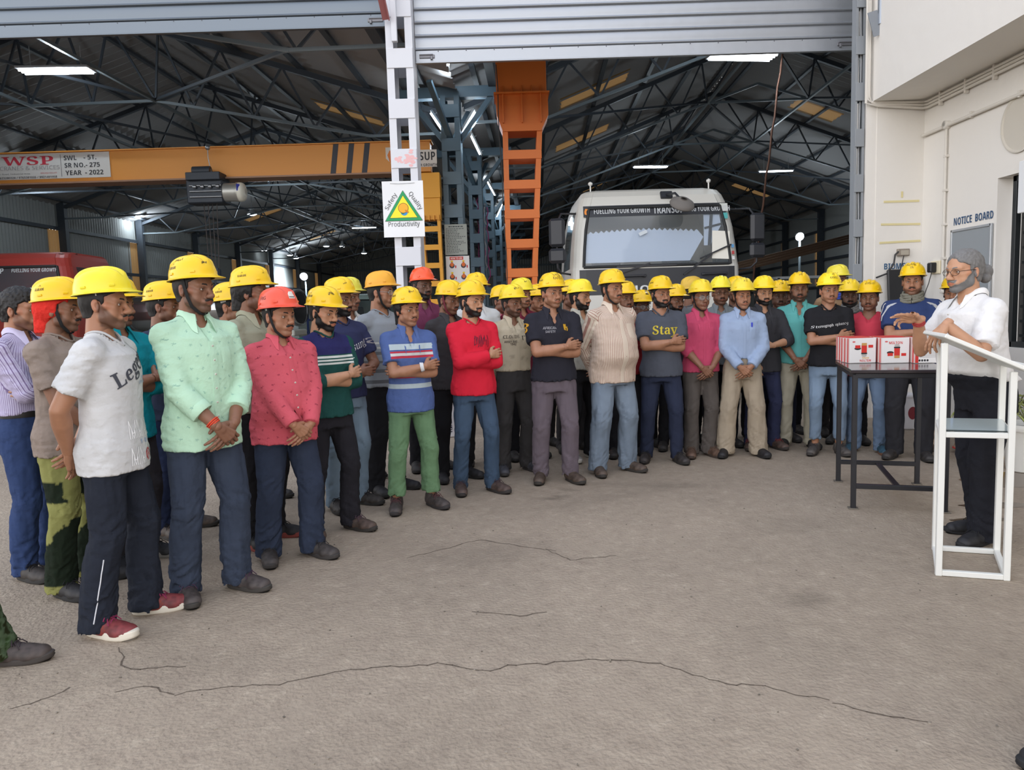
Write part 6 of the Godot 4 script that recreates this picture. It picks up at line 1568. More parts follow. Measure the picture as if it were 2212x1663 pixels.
# ------------------------------------------------------------------ hands: right hand, wrist at the origin, fingers down -y, palm to +z, thumb on -x
func hand_net(pose: String, cell: float) -> Array:
	var key := pose + str(cell)
	if hand_nets.has(key):
		return hand_nets[key]
	var f := Field.new(Vector3(-0.085, -0.21, -0.04), Vector3(0.065, 0.03, 0.11), cell, 0.006)
	var curl := [0.25, 0.3, 0.2]
	var spread := 0.06
	var thumb := [Vector3(-0.022, -0.02, 0.008), Vector3(-0.05, -0.055, 0.022), Vector3(-0.058, -0.085, 0.03), Vector3(-0.056, -0.108, 0.034)]
	if pose == "grip":
		curl = [0.45, 0.65, 0.4]
		thumb = [Vector3(-0.022, -0.02, 0.008), Vector3(-0.046, -0.05, 0.03), Vector3(-0.046, -0.078, 0.042), Vector3(-0.038, -0.1, 0.048)]
	elif pose == "point":
		curl = [0.12, 0.15, 0.1]
		thumb = [Vector3(-0.022, -0.02, 0.008), Vector3(-0.056, -0.05, 0.02), Vector3(-0.072, -0.078, 0.024), Vector3(-0.08, -0.1, 0.026)]
	elif pose == "droop":
		curl = [0.5, 0.35, 0.25]
		spread = 0.1
	f.cone(Vector3(0, 0.02, 0), Vector3(0, -0.025, 0), 0.027, 0.026, 0, false, Vector3(1, 1, 1.25))
	var base := [Vector3(-0.029, -0.088, 0), Vector3(-0.0095, -0.093, -0.002), Vector3(0.0105, -0.089, -0.001), Vector3(0.029, -0.08, 0.002)]
	var lens := [[0.043, 0.026, 0.021], [0.047, 0.029, 0.022], [0.044, 0.027, 0.021], [0.034, 0.021, 0.019]]
	for q in 4:
		var k: Vector3 = base[q]
		f.cone(Vector3(k.x * 0.5, -0.015, 0.0), k, 0.0155, 0.0125)
		var bend := 0.0
		var pt := k
		var side: float = spread * (q - 1.4)
		var rr := 0.0092 if q != 3 else 0.008
		for j in 3:
			var cj: float = curl[j]
			if pose == "point" and q > 1: cj += 0.25
			if pose == "point" and q == 3: cj += 0.2
			if pose == "droop": cj += 0.1 * (q - 1)
			bend += cj
			var nx := pt + Vector3(sin(side) * cos(bend), -cos(bend) * cos(side), sin(bend)) * float(lens[q][j])
			f.cone(pt, nx, rr, rr - 0.0009)
			pt = nx
			rr -= 0.0008
	f.cone(thumb[0], thumb[1], 0.017, 0.0145)
	f.cone(thumb[1], thumb[2], 0.0118, 0.0105)
	f.cone(thumb[2], thumb[3], 0.0103, 0.0085)
	f.ball(Vector3(0.02, -0.045, 0.008), Vector3(0.016, 0.03, 0.012))
	f.done()
	hand_nets[key] = f.net()
	return hand_nets[key]

# ------------------------------------------------------------------ shoes: toe to +z, ground at y = 0
func shoe_parts(kind: String) -> Array:
	if shoe_nets.has(kind):
		return shoe_nets[kind]
	var f := Field.new(Vector3(-0.08, 0.0, -0.12), Vector3(0.08, 0.16, 0.23), 0.008, 0.02)
	var sq := Vector3(0.93, 1, 1)
	f.cone(Vector3(0, 0.05, -0.045), Vector3(0, 0.045, 0.02), 0.041, 0.042, 0, false, sq)
	f.cone(Vector3(0, 0.045, 0.02), Vector3(0, 0.036, 0.10), 0.042, 0.043, 0, false, sq)
	f.cone(Vector3(0, 0.036, 0.10), Vector3(0.004, 0.034, 0.148), 0.043, 0.04, 0, false, Vector3(0.88, 1.05, 1))
	f.cone(Vector3(0, 0.055, -0.04), Vector3(0, 0.088, -0.034), 0.042, 0.045, 0, false, sq)
	f.cone(Vector3(0, 0.065, 0.02), Vector3(0, 0.055, 0.07), 0.034, 0.03)
	f.done()
	for k in f.nz:
		for j in f.ny:
			for i in f.nx:
				var at := (k * f.ny + j) * f.nx + i
				f.a[at] = maxf(f.a[at], maxf(0.02 - j * f.h, j * f.h - 0.112))
	f.cone(Vector3(0, 0.13, -0.032), Vector3(0, 0.092, -0.03), 0.034, 0.03, 2)
	var upper := Soup.new()
	upper.net(f.net(), Transform3D.IDENTITY, func(p: Vector3, _m: Vector3) -> Color:
		var g := 0.75 + 0.5 * nz1.get_noise_3d(p.x * 30, p.y * 30, p.z * 30) + 0.35 * smoothstep(0.1, 0.2, p.z)
		g = clampf(g, 0.45, 1.0)
		if kind == "sneaker" and absf(p.x) > 0.025 and p.y < 0.075 and p.z > -0.03 and p.z < 0.06 and fmod(p.z * 1.0 + p.y * 0.6 + 1.0, 0.02) < 0.007:
			return Color(1.0, 0.55, 0.12)
		return Color(g, g, g))
	var sole := Soup.new()
	var ol := []
	for q in 28:
		var an := TAU * q / 28
		var c := cos(an)
		var s := sin(an)
		var z := 0.052 + 0.147 * s
		var wd := 0.047 if s > 0 else 0.042
		ol.append(Vector2(signf(c) * pow(absf(c), 0.75) * wd * (1.0 + 0.08 * sin(s * 2.0)), z))
	var rows := []
	for lv in [[0.0, 0.9], [0.003, 1.0], [0.012, 1.03], [0.0125, 1.0], [0.024, 1.03], [0.03, 0.99], [0.032, 0.5]]:
		var row := []
		for q: Vector2 in ol:
			var y: float = lv[0] * (1.35 if kind != "work" else 1.0) + 0.012 * maxf(0.0, (q.y - 0.14) / 0.06)
			row.append(Vector3(q.x * lv[1], y, 0.052 + (q.y - 0.052) * lv[1]))
		rows.append(row)
	sole.sheet(rows, true)
	var bt := []
	for q: Vector3 in rows[0]:
		bt.append(Vector2(q.x, -q.z))
	sole.plate(PackedVector2Array(bt), Vector3(0, 0.001, 0), Basis(Vector3(1, 0, 0), Vector3(0, 0, -1), Vector3(0, -1, 0)), 0.0)
	var lace := Soup.new()
	for q in 4:
		var z := 0.04 + q * 0.018
		var y := 0.099 - q * 0.0068
		var w := 0.024
		lace.tube([Vector3(-w, y - 0.012, z), Vector3(0, y + 0.001, z + 0.006), Vector3(w, y - 0.012, z + 0.012)], 0.0032, 5)
		lace.tube([Vector3(w, y - 0.012, z), Vector3(0, y + 0.002, z + 0.006), Vector3(-w, y - 0.012, z + 0.012)], 0.0032, 5)
	for s in [-1.0, 1.0]:
		lace.tube([Vector3(0, 0.104, 0.034), Vector3(s * 0.022, 0.112, 0.04), Vector3(s * 0.042, 0.095, 0.046), Vector3(s * 0.03, 0.09, 0.044), Vector3(s * 0.005, 0.103, 0.036)], 0.0028, 5)
		lace.tube([Vector3(0, 0.103, 0.035), Vector3(s * 0.03, 0.095, 0.06), Vector3(s * 0.042, 0.075, 0.075)], 0.0026, 5)
	shoe_nets[kind] = [upper.mesh(), sole.mesh(), lace.mesh()]
	return shoe_nets[kind]

# ------------------------------------------------------------------ safety helmet: origin at the middle of the rim, front +z
const HX := 0.108
const HZ := 0.134
const HY := 0.118
func shell_point(an: float, ph: float, out := 0.0) -> Vector3:   # an 0 = front, ph 0 = rim .. 1 = crown
	var a2 := ph * PI / 2
	var r := pow(cos(a2), 0.72)
	var y := HY * pow(sin(a2), 0.88)
	var x := sin(an) * r
	var z := cos(an) * r
	var p := Vector3(x * HX, y, z * HZ)
	var n := Vector3(x / HX, y / HY / HY * 0.9, z / HZ).normalized()
	var lift := 0.0
	var ridge := smoothstep(0.3, 0.5, ph)
	lift += 0.010 * ridge * (1.0 - smoothstep(0.011, 0.021, absf(p.x)))
	for s in [-1.0, 1.0]:
		lift += 0.007 * ridge * (1.0 - smoothstep(0.007, 0.015, absf(p.x - s * 0.043))) * (1.0 - smoothstep(0.8, 0.95, absf(p.z) / HZ))
	return p + n * (lift + out)

var helmet_mesh: ArrayMesh
func helmet() -> ArrayMesh:
	if helmet_mesh:
		return helmet_mesh
	var s := Soup.new()
	var rows := []
	var C := 72
	# under the brim, its edge, its top, then the shell up to the crown
	for lv in [[-1.0, -0.006, 0.004], [0.25, -0.003, 0.0], [0.94, -0.0015, 0.0], [1.0, 0.0005, 0.0], [0.96, 0.0028, 0.0], [0.45, 0.004, 0.0], [0.1, 0.006, 0.0]]:
		var row := []
		for q in C:
			var an := TAU * q / C
			var f := maxf(0.0, cos(an))
			var reach := 0.011 + 0.036 * pow(f, 1.6)
			var d := Vector3(sin(an) * HX, 0, cos(an) * HZ)
			var n := Vector3(sin(an) / HX, 0, cos(an) / HZ).normalized()
			var droop := -0.010 * pow(f, 2.0) * maxf(0.0, lv[0]) - 0.004 * maxf(0.0, lv[0]) + 0.006 * (1.0 - f) * 0.0
			row.append(d + n * reach * float(lv[0]) * (1.0 if float(lv[0]) > 0 else 0.4) + Vector3(0, float(lv[1]) + droop, 0))
		rows.append(row)
	for k in 15:
		var ph := 0.045 + 0.955 * k / 14.0
		var row := []
		for q in C:
			row.append(shell_point(TAU * q / C, minf(ph, 0.999)))
		rows.append(row)
	s.sheet(rows, true)
	# inner lining seen from below
	var inn := []
	for k in 6:
		var row := []
		for q in C:
			var p := shell_point(TAU * q / C, 0.02 + 0.9 * k / 5.0, -0.014)
			row.append(Vector3(p.x, p.y - 0.003, p.z))
		inn.append(row)
	s.sheet(inn, true, Color(0.7, 0.7, 0.7), true)
	# accessory lugs low on both sides
	for an in [0.95, 1.95, -0.95, -1.95]:
		var p := shell_point(an, 0.12, 0.002)
		var z := Vector3(sin(an) / HX, 0.0, cos(an) / HZ).normalized()
		s.box(p, Vector3(0.026, 0.012, 0.007), Basis(Vector3.UP.cross(z), Vector3.UP, z), 0.002)
	helmet_mesh = s.mesh()
	return helmet_mesh

# ------------------------------------------------------------------ lettering: flat print cut from a font, laid on a surface
func letters(text: String, size: float, bold := true, serif := false, slim := 1.0) -> Array:   # [points, indices] centred, cap height about size
	var key := "%s%s%s%s" % [text, bold, serif, slim]
	if not tex.has(key):
		var tm := TextMesh.new()
		var sf := SystemFont.new()
		sf.font_names = PackedStringArray(["Droid Serif" if serif else "Droid Sans"])
		sf.font_weight = 700 if bold else 400
		tm.font = sf
		tm.font_size = 48
		tm.pixel_size = 1.0 / 34.0
		tm.depth = 0.0
		tm.curve_step = 3.0
		tm.text = text
		var arr := tm.get_mesh_arrays()
		tex[key] = [arr[Mesh.ARRAY_VERTEX], arr[Mesh.ARRAY_INDEX]] if arr.size() else [PackedVector3Array(), PackedInt32Array()]
	var src: Array = tex[key]
	var pts := PackedVector2Array()
	for p: Vector3 in src[0]:
		pts.append(Vector2(p.x * size * maxf(slim, 0.0), p.y * size) if slim >= 0.0 else Vector2(p.x, p.y))
	if slim < 0.0 and pts.size():       # a negative slim is the wanted width in metres, size then the cap height
		var lo := pts[0]
		var hi := pts[0]
		for p in pts:
			lo = lo.min(p); hi = hi.max(p)
		var k := Vector2(-slim / (hi.x - lo.x), size / (hi.y - lo.y))
		for i in pts.size():
			pts[i] = (pts[i] - (lo + hi) * 0.5) * k
	return [pts, src[1]]

func lay(s: Soup, t: Array, where: Callable, finest := 0.03, tint := Color.WHITE) -> void:
	var pts: PackedVector2Array = t[0]
	var ix: PackedInt32Array = t[1]
	for i in range(0, ix.size(), 3):
		lay_tri(s, pts[ix[i]], pts[ix[i + 1]], pts[ix[i + 2]], where, finest, 0, tint)

func lay_tri(s: Soup, A: Vector2, B: Vector2, C: Vector2, where: Callable, finest: float, deep: int, tint: Color) -> void:
	var ab := A.distance_to(B)
	var bc := B.distance_to(C)
	var ca := C.distance_to(A)
	var m := maxf(ab, maxf(bc, ca))
	if m > finest and deep < 6:
		if m == ab:
			var M := (A + B) / 2; lay_tri(s, A, M, C, where, finest, deep + 1, tint); lay_tri(s, M, B, C, where, finest, deep + 1, tint)
		elif m == bc:
			var M := (B + C) / 2; lay_tri(s, A, B, M, where, finest, deep + 1, tint); lay_tri(s, A, M, C, where, finest, deep + 1, tint)
		else:
			var M := (C + A) / 2; lay_tri(s, A, B, M, where, finest, deep + 1, tint); lay_tri(s, M, B, C, where, finest, deep + 1, tint)
		return
	var P: Array = where.call(A)
	var Q: Array = where.call(B)
	var R: Array = where.call(C)
	var e := s.point(P[0], P[1], Vector2.ZERO, tint)
	s.point(Q[0], Q[1], Vector2.ZERO, tint); s.point(R[0], R[1], Vector2.ZERO, tint)
	if (R[0] - P[0]).cross(Q[0] - P[0]).dot(P[1]) > 0:
		s.ix.append_array([e, e + 1, e + 2])
	else:
		s.ix.append_array([e, e + 2, e + 1])

# pen strokes: a list of polylines in the unit square, as ribbons
func strokes(lines: Array, size: Vector2, pen: float) -> Array:
	var pts := PackedVector2Array()
	var ix := PackedInt32Array()
	for l: Array in lines:
		for i in l.size() - 1:
			var a := (Vector2(l[i]) - Vector2(0.5, 0.5)) * size
			var b := (Vector2(l[i + 1]) - Vector2(0.5, 0.5)) * size
			var d := (b - a).normalized()
			var n := Vector2(-d.y, d.x) * pen * 0.5
			var e := pts.size()
			pts.append_array([a - n - d * pen * 0.4, a + n - d * pen * 0.4, b + n + d * pen * 0.4, b - n + d * pen * 0.4])
			ix.append_array([e, e + 1, e + 2, e, e + 2, e + 3])
	return [pts, ix]

func scribble(sd: int, n: int) -> Array:       # handwriting too small to read
	var r := RandomNumberGenerator.new()
	r.seed = sd
	var out := []
	for k in n:
		var l := []
		var x := (k + 0.15) / n
		var w := 0.8 / n
		for q in r.randi_range(3, 5):
			l.append(Vector2(x + w * r.randf(), r.randf_range(0.05, 0.95)))
		out.append(l)
	return out

# lays print on a helmet: an = angle of the middle, ph = height of the middle (0..1)
func on_helmet(an: float, ph: float, tilt := 0.0) -> Callable:
	return func(p: Vector2) -> Array:
		var q := p.rotated(tilt)
		var a := an + q.x / 0.122
		var h := clampf(ph + q.y / 0.165, 0.02, 0.99)
		var o := shell_point(a, h, 0.0012)
		var e := 0.01
		var n := (shell_point(a, h + e) - shell_point(a, h)).cross(shell_point(a + e, h) - shell_point(a, h)).normalized()
		if n.dot(o) < 0: n = -n
		return [o, n]

# ------------------------------------------------------------------ people
func elbow_of(S: Vector3, W: Vector3, l1: float, l2: float, pole: Vector3) -> Array:
	var d := W - S
	var L := minf(d.length(), (l1 + l2) * 0.995)
	var u := d.normalized()
	var W2 := S + u * L
	var a := (l1 * l1 - l2 * l2 + L * L) / (2.0 * L)
	var hh := sqrt(maxf(0.0, l1 * l1 - a * a))
	var pv := (pole - u * pole.dot(u)).normalized()
	return [S + u * a + pv * hh, W2]

func frame(y: Vector3, z: Vector3) -> Basis:    # y kept, z made square to it
	y = y.normalized()
	z = (z - y * z.dot(y)).normalized()
	return Basis(y.cross(z), y, z)

const SKIN := [[182, 136, 106], [160, 114, 87], [132, 92, 71], [102, 72, 58]]

func person(d: Dictionary) -> Node3D:
	var H: float = d.get("H", 1.72)
	var s := H / 1.70
	var w: float = d.get("w", 1.0) * s
	var at := Vector3(d.x, 0, d.z)
	var dist: float = at.distance_to(Vector3.ZERO)
	var cell := clampf(dist * 0.0024, 0.0105, 0.0175)
	var near := dist < 5.9
	var P := thing("person", d.label, "person", at, deg_to_rad(d.get("yaw", 60.0)), d.get("group", ""))
	var sh: Dictionary = d.shirt
	var tr: Dictionary = d.pants
	var belly: float = d.get("belly", 0.0)
	var lean: float = d.get("lean", 0.0)
	var id: int = int(absf(d.x * 7919.0 + d.z * 104729.0)) % 9973
	var off := Vector3(id % 17, id % 29, id % 23)
	# torso: y, half width, half depth, centre z
	var T := []
	for r in [[0.78, 0.164, 0.118, -0.008], [0.90, 0.168, 0.122, -0.012], [1.02, 0.155 + belly * 0.4, 0.112 + belly * 0.6, 0.0 + belly * 0.6], [1.14, 0.160 + belly * 0.2, 0.114 + belly * 0.4, 0.006 + belly * 0.5], [1.27, 0.172, 0.118, 0.008], [1.35, 0.164, 0.106, 0.002], [1.40, 0.125, 0.080, -0.010], [1.445, 0.070, 0.062, -0.018]]:
		T.append([r[0] * s, r[1] * w, r[2] * w, r[3] * w + lean * (r[0] - 0.85), 0.0])
	var SY := 1.362 * s
	var lz := lean * 0.54
	var sho := [Vector3(-0.163 * w, SY, -0.006 + lz), Vector3(0.163 * w, SY, -0.006 + lz)]
	var l1 := 0.285 * s
	var l2 := 0.25 * s
	# arms: wrists, poles, hand directions and palms by pose; right first
	var wr := []
	var pole := []
	var hd := []
	var pn := []
	var hp := ["relax", "relax"]
	match d.get("pose", "clasp"):
		"cross":
			wr = [Vector3(0.075, 1.158 * s, 0.187 * w + belly * 0.6 + 0.01), Vector3(-0.075, 1.112 * s, 0.163 * w + belly * 0.7)]
			pole = [Vector3(-1, -0.75, 0.05), Vector3(1, -0.8, 0.05)]
			hd = [Vector3(0.92, 0.12, -0.42), Vector3(-0.95, 0.05, -0.3)]
			pn = [Vector3(-0.4, -0.2, -1), Vector3(0.3, 0, -1)]
			hp = ["relax", "grip"]
		"clasp":
			wr = [Vector3(-0.052, 0.915 * s, 0.215 * w + belly), Vector3(0.062, 0.915 * s, 0.185 * w + belly)]
			pole = [Vector3(-1, -0.2, -0.5), Vector3(1, -0.2, -0.5)]
			hd = [Vector3(0.72, -0.66, 0.0), Vector3(-0.72, -0.68, 0.08)]
			pn = [Vector3(0, 0.1, -1), Vector3(0, 0.1, -1)]
			hp = ["grip", "relax"]
		"behind":
			wr = [Vector3(-0.10, 0.90 * s, -0.175 * w), Vector3(0.04, 0.93 * s, -0.19 * w)]
			pole = [Vector3(-1, -0.1, -0.35), Vector3(1, -0.1, -0.35)]
			hd = [Vector3(0.5, -0.85, -0.05), Vector3(-0.8, -0.6, -0.1)]
			pn = [Vector3(0.2, 0, -1), Vector3(0, 0, -1)]
		"side":
			wr = [Vector3(-0.25 * w, 0.87 * s, 0.06), Vector3(0.25 * w, 0.87 * s, 0.06)]
			pole = [Vector3(-0.4, 0, -1), Vector3(0.4, 0, -1)]
			hd = [Vector3(0.05, -1, 0.1), Vector3(-0.05, -1, 0.1)]
			pn = [Vector3(1, 0, 0.2), Vector3(-1, 0, 0.2)]
	if d.has("arms"):
		var A: Dictionary = d.arms
		wr = A.wr; pole = A.pole; hd = A.hd; pn = A.pn; hp = A.hp
	var el := []
	for q in 2:
		var r := elbow_of(sho[q], wr[q], l1, l2, pole[q])
		el.append(r[0]); wr[q] = r[1]
	# ---------------- skin
	var base: Array = SKIN[d.get("skin", 1)]
	var tone := rgb(base[0], base[1], base[2]).srgb_to_linear()
	var long: bool = sh.get("long", true)
	var short_at: float = sh.get("sleeve", 0.62)
	var head_at := Vector3(0, 1.590 * s, 0.012 + lean * 0.72)
	var lo := Vector3(-0.25 * w, 1.22 * s, -0.16)
	var hi := Vector3(0.25 * w, 1.5 * s, 0.17)
	for q in 2:
		lo = lo.min(el[q] - Vector3(0.07, 0.07, 0.07)).min(wr[q] - Vector3(0.06, 0.06, 0.06))
		hi = hi.max(el[q] + Vector3(0.07, 0.07, 0.07)).max(wr[q] + Vector3(0.06, 0.06, 0.06))
	# legs
	var sw: float = d.get("sw", 0.135)
	var sg: float = d.get("sg", 0.0)
	var toe: float = deg_to_rad(d.get("toe", 18.0))
	var feet := [Vector3(-sw, 0, -sg), Vector3(sw, 0, sg)]
	var toes: Array = d.get("toes", [-toe, toe])
	var hipy := 0.9 * s
	var kn := []
	var an := []
	for q in 2:
		var sx := -1.0 if q == 0 else 1.0
		var fwd := Vector3(sin(toes[q]), 0, cos(toes[q]))
		an.append(feet[q] + Vector3(0, 0.09 * s, 0) - fwd * 0.035)
		var hipj := Vector3(sx * 0.088 * w, hipy, -0.012)
		kn.append(elbow_of(hipj, an[q], 0.415 * s, 0.405 * s, fwd + Vector3(0, 0, 0.2))[0])
	# ---------------- trousers
	var pl: float = tr.get("loose", 0.0)
	var phem: float = tr.get("hem", 0.035)
	var pk: float = tr.get("knee", 0.0)
	# ---------------- shirt
	var loose: float = sh.get("loose", 0.012)
	var hem: float = sh.get("hem", 0.84) * s
	var type: String = sh.get("t", "tee")
	var lo2 := Vector3(-0.28 * w, hem - 0.05, -0.2 * w + minf(0.0, lean))
	var hi2 := Vector3(0.28 * w, 1.53 * s, 0.2 * w + belly * 1.5 + maxf(0.0, lean))
	for q in 2:
		lo2 = lo2.min(el[q] - Vector3(0.1, 0.1, 0.1)); hi2 = hi2.max(el[q] + Vector3(0.1, 0.1, 0.1))
		if long:
			lo2 = lo2.min(wr[q] - Vector3(0.08, 0.08, 0.08)); hi2 = hi2.max(wr[q] + Vector3(0.08, 0.08, 0.08))
	if d.get("ankle", false):
		lo.y = 0.0; lo.x = minf(lo.x, -sw - 0.12); hi.x = maxf(hi.x, sw + 0.12); hi.z = maxf(hi.z, 0.2)
	var bf := Field.new(lo, hi, cell, 0.03)
	var fat: float = d.get("arm", 1.0)
	var tf := Field.new(Vector3(-0.32 * w, phem - 0.06, -0.30 - absf(sg)), Vector3(0.32 * w, 1.08 * s, 0.30 + absf(sg)), cell, 0.03)
	var sf := Field.new(lo2, hi2, cell, 0.03)
	var rings := []
	var ringp := []
	var nets := [[], [], []]
	var body_job := func() -> void:
		bf.loft(T if d.get("ankle", false) else T.slice(4), 0, -0.015)
		bf.cone(Vector3(0, 1.36 * s, -0.02 + lz), head_at + Vector3(0, -0.1, -0.03), 0.062 * s, 0.054 * s)
		for q in 2:
			if d.get("ankle", false):
				var fw2 := Vector3(sin(toes[q]), 0, cos(toes[q]))
				bf.chain([Vector3((-1.0 if q == 0 else 1.0) * 0.085 * w, 0.86 * s, -0.012), kn[q], an[q].lerp(kn[q], 0.5), an[q], feet[q] + fw2 * 0.09 + Vector3(0, 0.05, 0)], [0.07, 0.05, 0.046, 0.034, 0.026])
			bf.chain([sho[q], sho[q].lerp(el[q], 0.5), el[q], el[q].lerp(wr[q], 0.3), wr[q]], [0.039 * s, 0.046 * s * fat, 0.038 * s * fat, 0.042 * s * fat, 0.0265 * s])
		bf.done()
		nets[0].append(bf.net())
	var pants_job := func() -> void:
		tf.loft([T[0], T[1], [1.0 * s, T[2][1], T[2][2], T[2][3], 0.0]], 0, 0.009)
		for q in 2:
			var sx := -1.0 if q == 0 else 1.0
			var hipj := Vector3(sx * 0.085 * w, 0.86 * s, -0.012)
			var end: Vector3 = an[q] + (kn[q] - an[q]).normalized() * (phem - 0.09 * s) + Vector3(0, 0, 0.01)
			tf.chain([hipj, hipj.lerp(kn[q], 0.5), kn[q], kn[q].lerp(an[q], 0.35) + Vector3(0, 0, -0.012), end], [0.089 * w + pl * 0.3, 0.083 * w + pl * 0.5, 0.064 * w + pl * 0.7, 0.063 * w + pl * 0.9, 0.055 + pl * 1.2], true)
		tf.done()
		tf.ruffle(func(p: Vector3) -> float:
			var low := 1.0 - smoothstep(0.1, 0.42, p.y)
			var knee := 1.0 - smoothstep(0.0, 0.16, absf(p.y - 0.5 * s))
			var up := smoothstep(0.66 * s, 0.84 * s, p.y)
			return 0.011 * nz1.get_noise_3d(p.x * 13 + off.x, p.y * 3.2, p.z * 13 + off.z) + (0.022 * low + 0.017 * knee + 0.009 * up) * (absf(nz1.get_noise_3d(p.x * 5 + p.z * 4, p.y * 13 + absf(p.x) * 12 + off.y, p.z * 5 + off.z)) * 1.5 - 0.42))
		nets[1].append(tf.net())
	var shirt_job := func() -> void:
		var flare := loose
		var rows := []
		for r: Array in T:
			var e := loose + (0.016 * (1.0 - smoothstep(0.85 * s, 1.1 * s, r[0])) if hem < 0.95 * s else 0.004)
			if r[0] > 1.38 * s: e = 0.009
			rows.append([r[0], r[1] + e, r[2] + e, r[3], 0.0])
		rows[0][0] = hem
		rows = rows.filter(func(r: Array) -> bool: return r == rows[0] or r[0] > hem + 0.02)
		sf.loft(rows)
		var arm_r := 0.0
		for q in 2:
			var nb := Vector3(sho[q].x * 0.34, 1.425 * s, sho[q].z - 0.008)
			sf.cone(nb, sho[q], 0.036 * s, 0.058 * s)
			if long:
				var cuff: float = sh.get("cuff", 0.96)
				var rr0 := (0.042 if cuff > 0.8 else 0.05) * s
				sf.chain([sho[q], sho[q].lerp(el[q], 0.5), el[q], el[q].lerp(wr[q], 0.3 if cuff > 0.5 else cuff * 0.5), el[q].lerp(wr[q], cuff)], [0.058 * s * fat + loose * 0.2, 0.058 * s * fat + loose * 0.3, 0.052 * s * fat + loose * 0.3, 0.053 * s * fat + loose * 0.2, rr0 + loose * 0.2], true)
			else:
				sf.cone(sho[q], sho[q].lerp(el[q], short_at + 0.08), 0.062 * s * fat + loose * 0.2, 0.059 * s * fat + loose * 0.5, 0, true)
		sf.done()
		var amp: float = sh.get("crease", 0.0065)
		sf.ruffle(func(p: Vector3) -> float:
			var side := smoothstep(0.16, 0.21, absf(p.x))
			var lowr := 1.0 - smoothstep(0.9 * s, 1.2 * s, p.y)
			var f1 := nz1.get_noise_3d(p.x * 9 + off.x, p.y * 3.5 + off.y, p.z * 9)
			var f2 := nz1.get_noise_3d(absf(p.x) * 11 - p.y * 13 + off.x, p.y * 6 + off.z, p.z * 8)
			var f3 := nz1.get_noise_3d(p.x * 10 + p.y * 8, p.y * 19 + off.z, p.z * 10)
			return amp * (0.5 + lowr * 0.9) * f1 - amp * (0.8 + 0.4 * lowr) * (0.6 - absf(f2)) + amp * 1.6 * side * f3)
		var neck := Vector3(0, 1.42 * s, 0.0 + lz)
		var nax := Vector3(0, 0.16, -0.062).normalized()
		var nb2 := frame(nax, Vector3.BACK)
		var on_neck := func(a: float, r: float, lift: float) -> Vector3:
			var radial: Vector3 = nb2.z * cos(a) + nb2.x * sin(a)
			return sf.hit(neck + nax * 0.2 + radial * r, -nax, 0.4) + nax * lift
		var open: float = sh.get("open", 0.035)
		if type == "tee" or type == "sweat":
			for q in 33:
				ringp.append(on_neck.call(TAU * q / 32.0, float(sh.get("neck", 0.067)) * s, 0.001))
			sf.cone(neck, neck + nax * 0.18, sh.get("neck", 0.067) * s, sh.get("neck", 0.067) * s, 2)
		else:
			for q in 35:
				var t := q / 34.0 * 2.0 - 1.0
				var a := PI + t * (PI - 0.22 - open * 5.0)
				var fr := absf(t)
				var tip := smoothstep(0.7, 1.0, fr)
				var b: Vector3 = on_neck.call(a, 0.061 * s, 0.0)
				var o1: Vector3 = on_neck.call(a - signf(t) * 0.16 * tip, (0.080 + 0.016 * tip) * s, 0.004)
				var top := b + nax * (0.032 - 0.010 * tip) * s
				var out: Vector3 = (o1 - b); out = (out - nax * out.dot(nax)).normalized()
				rings.append([b - nax * 0.012, top - out * 0.001, top + out * 0.004 + nax * 0.002, top.lerp(o1, 0.45) + out * 0.007 + nax * 0.004, o1 + nax * 0.001, o1 - nax * 0.002, top + out * 0.004 - nax * 0.006])
			sf.cone(neck + nax * 0.01, neck + nax * 0.18, 0.062 * s, 0.062 * s, 2)
			var vee: float = sh.get("vee", 0.09)
			var vend: Array = [0.0]
			var vz := sf.hit(Vector3(0, (1.43 - vee) * s, 0.4), Vector3(0, 0, -1), 0.4)
			sf.cone(Vector3(0, 1.45 * s, 0.055 * w + lz), vz, 0.036 * s, 0.010 * s, 2)
		if sh.get("vneck", false):
			sf.cone(Vector3(0, 1.44 * s, 0.065 * w + lz), sf.hit(Vector3(0, 1.345 * s, 0.4), Vector3(0, 0, -1), 0.4), 0.048 * s, 0.012 * s, 2)
		nets[2].append(sf.net())
	var jobs := [body_job, pants_job, shirt_job]
	var task := WorkerThreadPool.add_group_task(func(k: int) -> void: jobs[k].call(), 3, 3, true)
	WorkerThreadPool.wait_for_group_task_completion(task)
	var body_net: Array = nets[0][0]
	var pants_net: Array = nets[1][0]
	var net: Array = nets[2][0]
	var body := Soup.new()
	body.net(body_net, Transform3D.IDENTITY, func(p: Vector3, _m: Vector3) -> Color:
		return tone * (1.0 + 0.12 * nz1.get_noise_3d(p.x * 20 + off.x, p.y * 20, p.z * 20)))
	var hcell := 0.0042 if near else 0.0062
	var beard: float = d.get("beard", 0.3)
	for q in 2:
		if d.get("nohand", -1) == q:
			continue
		var b := frame(-hd[q], pn[q])
		if q == 1 :
			b = frame(-hd[q], pn[q])
		body.net(hand_net(hp[q], hcell), Transform3D(b.scaled_local(Vector3.ONE * s * 0.98), wr[q] - b.y * 0.004), func(p: Vector3, m: Vector3) -> Color:
			return tone * ((1.18 if m.z > 0.3 else 0.95) - 0.1 * absf(nz1.get_noise_3d(p.x * 90, p.y * 60, p.z * 90))), q == 1)
	var hs: Vector3 = d.get("hs", Vector3.ONE)
	var hb := Basis.from_euler(Vector3(deg_to_rad(d.get("hpitch", 2.0)), deg_to_rad(d.get("hyaw", 10.0)), deg_to_rad(d.get("hroll", 0.0))))
	var HT := Transform3D(hb.scaled_local(hs * (0.64 + 0.42 * s)), head_at)
	if head_hi.is_empty():
		head_hi = head_net(0.0048)
		head_lo = head_net(0.0066)
	var hn: Array = head_hi if near else head_lo
